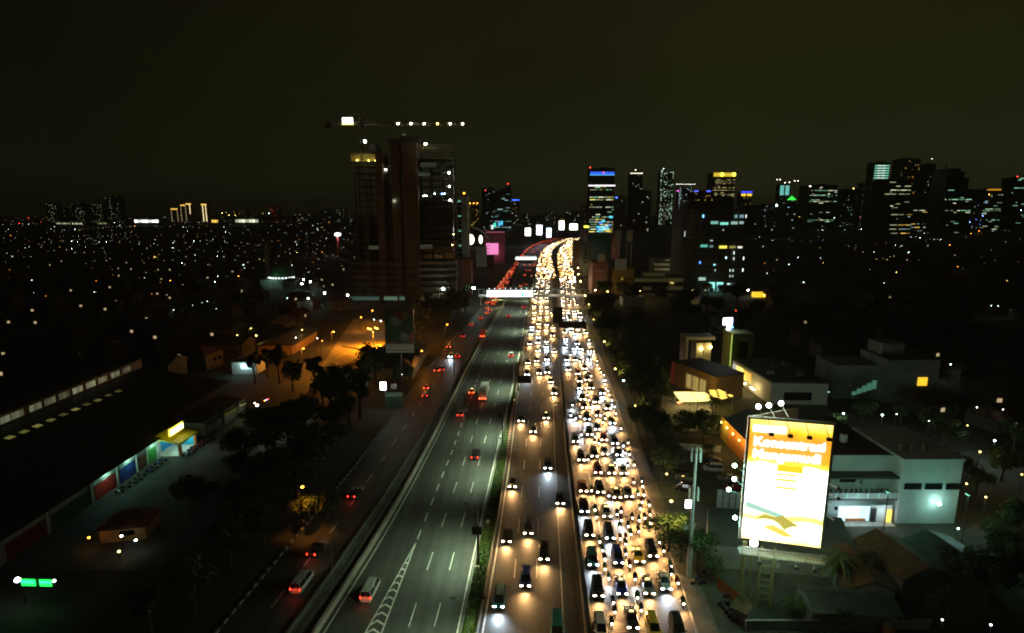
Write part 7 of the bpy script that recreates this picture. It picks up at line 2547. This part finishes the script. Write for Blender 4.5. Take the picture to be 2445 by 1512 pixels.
for q, nu, nv, m in ((((310, 880), (525, 878), (620, 1003), (400, 1003)), 4, 3, CM), (((535, 878), (720, 890), (850, 985), (632, 1000)), 4, 3, CM), (((730, 860), (900, 845), (1090, 930), (900, 985)), 5, 4, CM2)):
    for i in range(nu):
        for j in range(nv):
            if m is CM2 and (i + j) % 3 == 0:
                continue
            panel([bil(q, (i + a) / nu, (j + b) / nv) for a, b in ((0, 0), (1, 0), (1, 1), (0, 1))], m)
for q in ((330, 890), (620, 1000), (845, 985), (525, 880), (1080, 935)):
    v = g(*r8(*q), 4.4)
    obj('post', MB().tube((v.x, v.y, 0), (v.x, v.y, 4.4), .12), t, mats=STEEL)
for q in ((450, 930), (680, 930)):
    v = g(*r8(*q), 3.6)
    light('POINT', t, v, (1, .75, .25), 700, .5)
a_ = g(1550, 921)
t = thing('forecourt_wall', 'low pale wall at the far end of the restaurant forecourt', 'wall', a_)
obj('wall', MB().span((-4, 0, 0), (7, .4, 2.2)), t, mats=WALLS)
obj('coping', MB().span((-4.1, -.1, 2.2), (7.1, .5, 2.4)), t, mats=CONC)
# forecourt cars
for x, y, c, rz in ((1655, 1010, 'black', 1.5), (1648, 1030, 'white', 1.5), (1570, 1010, 'silver', .4), (1700, 1035, 'silver', 1.4), (1575, 1033, 'white', 1.4)):
    park(car_proto('mpv' if c != 'silver' else 'sedan', c, 'off'), g(x, y), rz, '%s car parked in the hedge lined restaurant forecourt' % c, 'cars parked in the forecourt')
# house with the orange window further right
Yh = gY(962)
t = thing('dim_house', 'dim two storey house with one orange lit window and a green lit stair', 'house', (at(2110, 960, Yh).x, Yh, 0))
zt = at(2230, 860, Yh).z
w_ = at(2232, 960, Yh).x - t.location.x
obj('walls', MB().span((0, 0, 0), (w_, 14, zt)), t, mats=WALLS)
obj('west_wing', MB().span((-w_ * .85, 4, 0), (0, 16, zt * .8)), t, mats=WALLS)
obj('roof', MB().span((-.3, -.3, zt), (w_ + .3, 14.3, zt + .4)), t, mats=ROOFD)
obj('upper_block', MB().span((w_ * .05, 5, zt + .4), (w_ * .5, 12, zt + 4)), t, mats=WALLS)
q = at(2202, 911, Yh)
for j in (-1, 1):
    block('lit_window', emi((1, .55, .03), 1.3), t, (q.x - t.location.x + j * .75, -.1, q.z), (1.4, .15, 2.6))
for k in range(5):
    block('stair_lit_wall', emi((.3, .9, .6), .16), t, (-1 - k * 1.5, 3.9, 3.2 - k * .35 + (4 - k) * .35), (1.4, .12, 2.8 - k * .4))
# flood lamps and lamps of the eastern yards
for x, y, c, pw, r in ((2014, 987, 'w', 900, .36), (2107, 991, 'w', 1100, .4), (2375, 1052, 'w', 1300, .36), (2340, 1079, 'y', 250, .3), (2308, 1155, 'y', 200, .26), (2354, 1187, 'y', 200, .26), (2440, 1133, 'y', 200, .26), (2270, 870, 'w', 300, .34), (2141, 989, 'n', 0, .22), (2218, 1005, 'n', 40, .2), (2333, 973, 'n', 40, .24), (2395, 978, 'n', 30, .2), (2310, 1016, 'y', 30, .22), (2288, 1262, 'c', 250, .24), (2250, 1480, 'w', 30, .2), (2366, 1492, 'w', 30, .2), (2232, 893, 'n', 0, .2)):
    street_lamp(x, y, c, round(r * .62, 2), 6.5, pw * .6, {'w': 'white flood lamp on a pole in the eastern yards', 'y': 'yellow lamp on a pole among the eastern houses', 'n': 'small pale lamp among the eastern houses', 'c': 'bluish lamp beside the road behind the white building'}[c], 'lamps of the eastern yards ' + c, False)
struct(obj('court_yard', MB().quad(g(2180, 1040) + Vector((0, 0, .03)), g(2300, 1110) + Vector((0, 0, .03)), g(2440, 1110) + Vector((0, 0, .03)), g(2330, 1035) + Vector((0, 0, .03))), mats=mat('yard_concrete', (.075, .078, .07), .9, 0, .4, .25)))
struct(obj('back_lane', MB().quad(g(2290, 1275) + Vector((0, 0, .03)), g(2470, 1460) + Vector((0, 0, .03)), g(2540, 1400) + Vector((0, 0, .03)), g(2350, 1240) + Vector((0, 0, .03))), mats=mat('yard_concrete', (.075, .078, .07), .9, 0, .4, .25)))

# ================================================================== the night air over the town
hm = bpy.data.materials.new('night_haze')
hm.use_nodes = True
hn = hm.node_tree.nodes
hn.clear()
ho = hn.new('ShaderNodeOutputMaterial')
hv = hn.new('ShaderNodeVolumePrincipled')
hv.inputs['Density'].default_value = .00011
hv.inputs['Color'].default_value = (.85, .88, .8, 1)
hm.node_tree.links.new(hv.outputs[0], ho.inputs['Volume'])
stuff(tag(obj('haze', MB().span((-9500, -500, -1), (9500, 12500, 262)), mats=hm), 'thin night haze hanging over the whole town', 'haze'))
cy.volume_bounces = 0

# air conditioners and tanks on the flat roofs
acm = MB().box((0, 0, .45), (1.3, .8, .9)).mesh('air_conditioner', mat('ac_casing', (.4, .42, .4), .6))
fanm = MB().tube((0, -.42, .45), (0, -.36, .45), .32, .32, 10).mesh('fan_grille', BLACK)
wk = thing('air_conditioner', 'boxy air conditioner on the roof of the restaurant hall', 'air conditioner', (0, -500, 0))
obj('casing', acm, wk)
obj('fan_grille', fanm, wk)
freeze(wk)
first = True
for f0, f1, kk in ((.2, .3, 0), (.24, .3, 0), (.5, .55, 0), (.7, .25, 0), (.73, .25, 0), (.8, .7, 0), (.3, .75, 0)):
    p = FL_.lerp(FR_, f0) + (BL_ - FL_) * f1
    o = wk if first else clone(wk)
    first = False
    o.location = (p.x, p.y, HT)
    o['group'] = 'air conditioners on the restaurant roof'
for k in range(4):
    p = RP[0].lerp(RP[1], .55 + k * .09).lerp(RP[3].lerp(RP[2], .55 + k * .09), .35)
    clone(wk, (p.x, p.y, 4.16), .1, 'boxy air conditioner on the flat grey roof under the billboard', 'air conditioners under the billboard')
tk = thing('roof_tank', 'pale round water tank on the roof of the white building', 'water tank', (66, Yw + 8, zt1 * .98 + .15))
obj('tank', MB().tube((0, 0, .6), (0, 0, 2.2), .7, .7, 14), tk, mats=WHITE)
obj('lid', MB().ball((0, 0, 2.2), .7, 14, 4, (1, 1, .35), half=True), tk, mats=ROOFG)
for sx in (-.4, .4):
    obj('leg', MB().span((sx - .08, -.4, 0), (sx + .08, .4, .6)), tk, mats=DSTEEL)
# trees and bushes of the eastern lot
for x, y, k, s_ in ((1700, 1385, 2, .55), (2060, 1395, 2, .7), (1960, 1345, 2, .5), (2290, 1420, 0, .7), (2350, 1440, 1, .7), (2400, 1400, 0, .8), (2380, 1330, 2, .8), (2420, 1290, 0, .8), (1890, 1490, 2, .5), (2000, 1500, 2, .45), (2250, 1500, 0, .6), (2330, 1180, 2, .8), (2390, 1150, 0, .8), (2290, 1140, 2, .7), (2060, 1010, 0, .7), (2000, 1030, 2, .7), (2150, 1010, 2, .7), (2420, 1080, 0, .8), (1780, 1470, 2, .4)):
    tree(k, g(x, y), s_, 'leafy tree in the yards around the white building', 'trees around the white building')
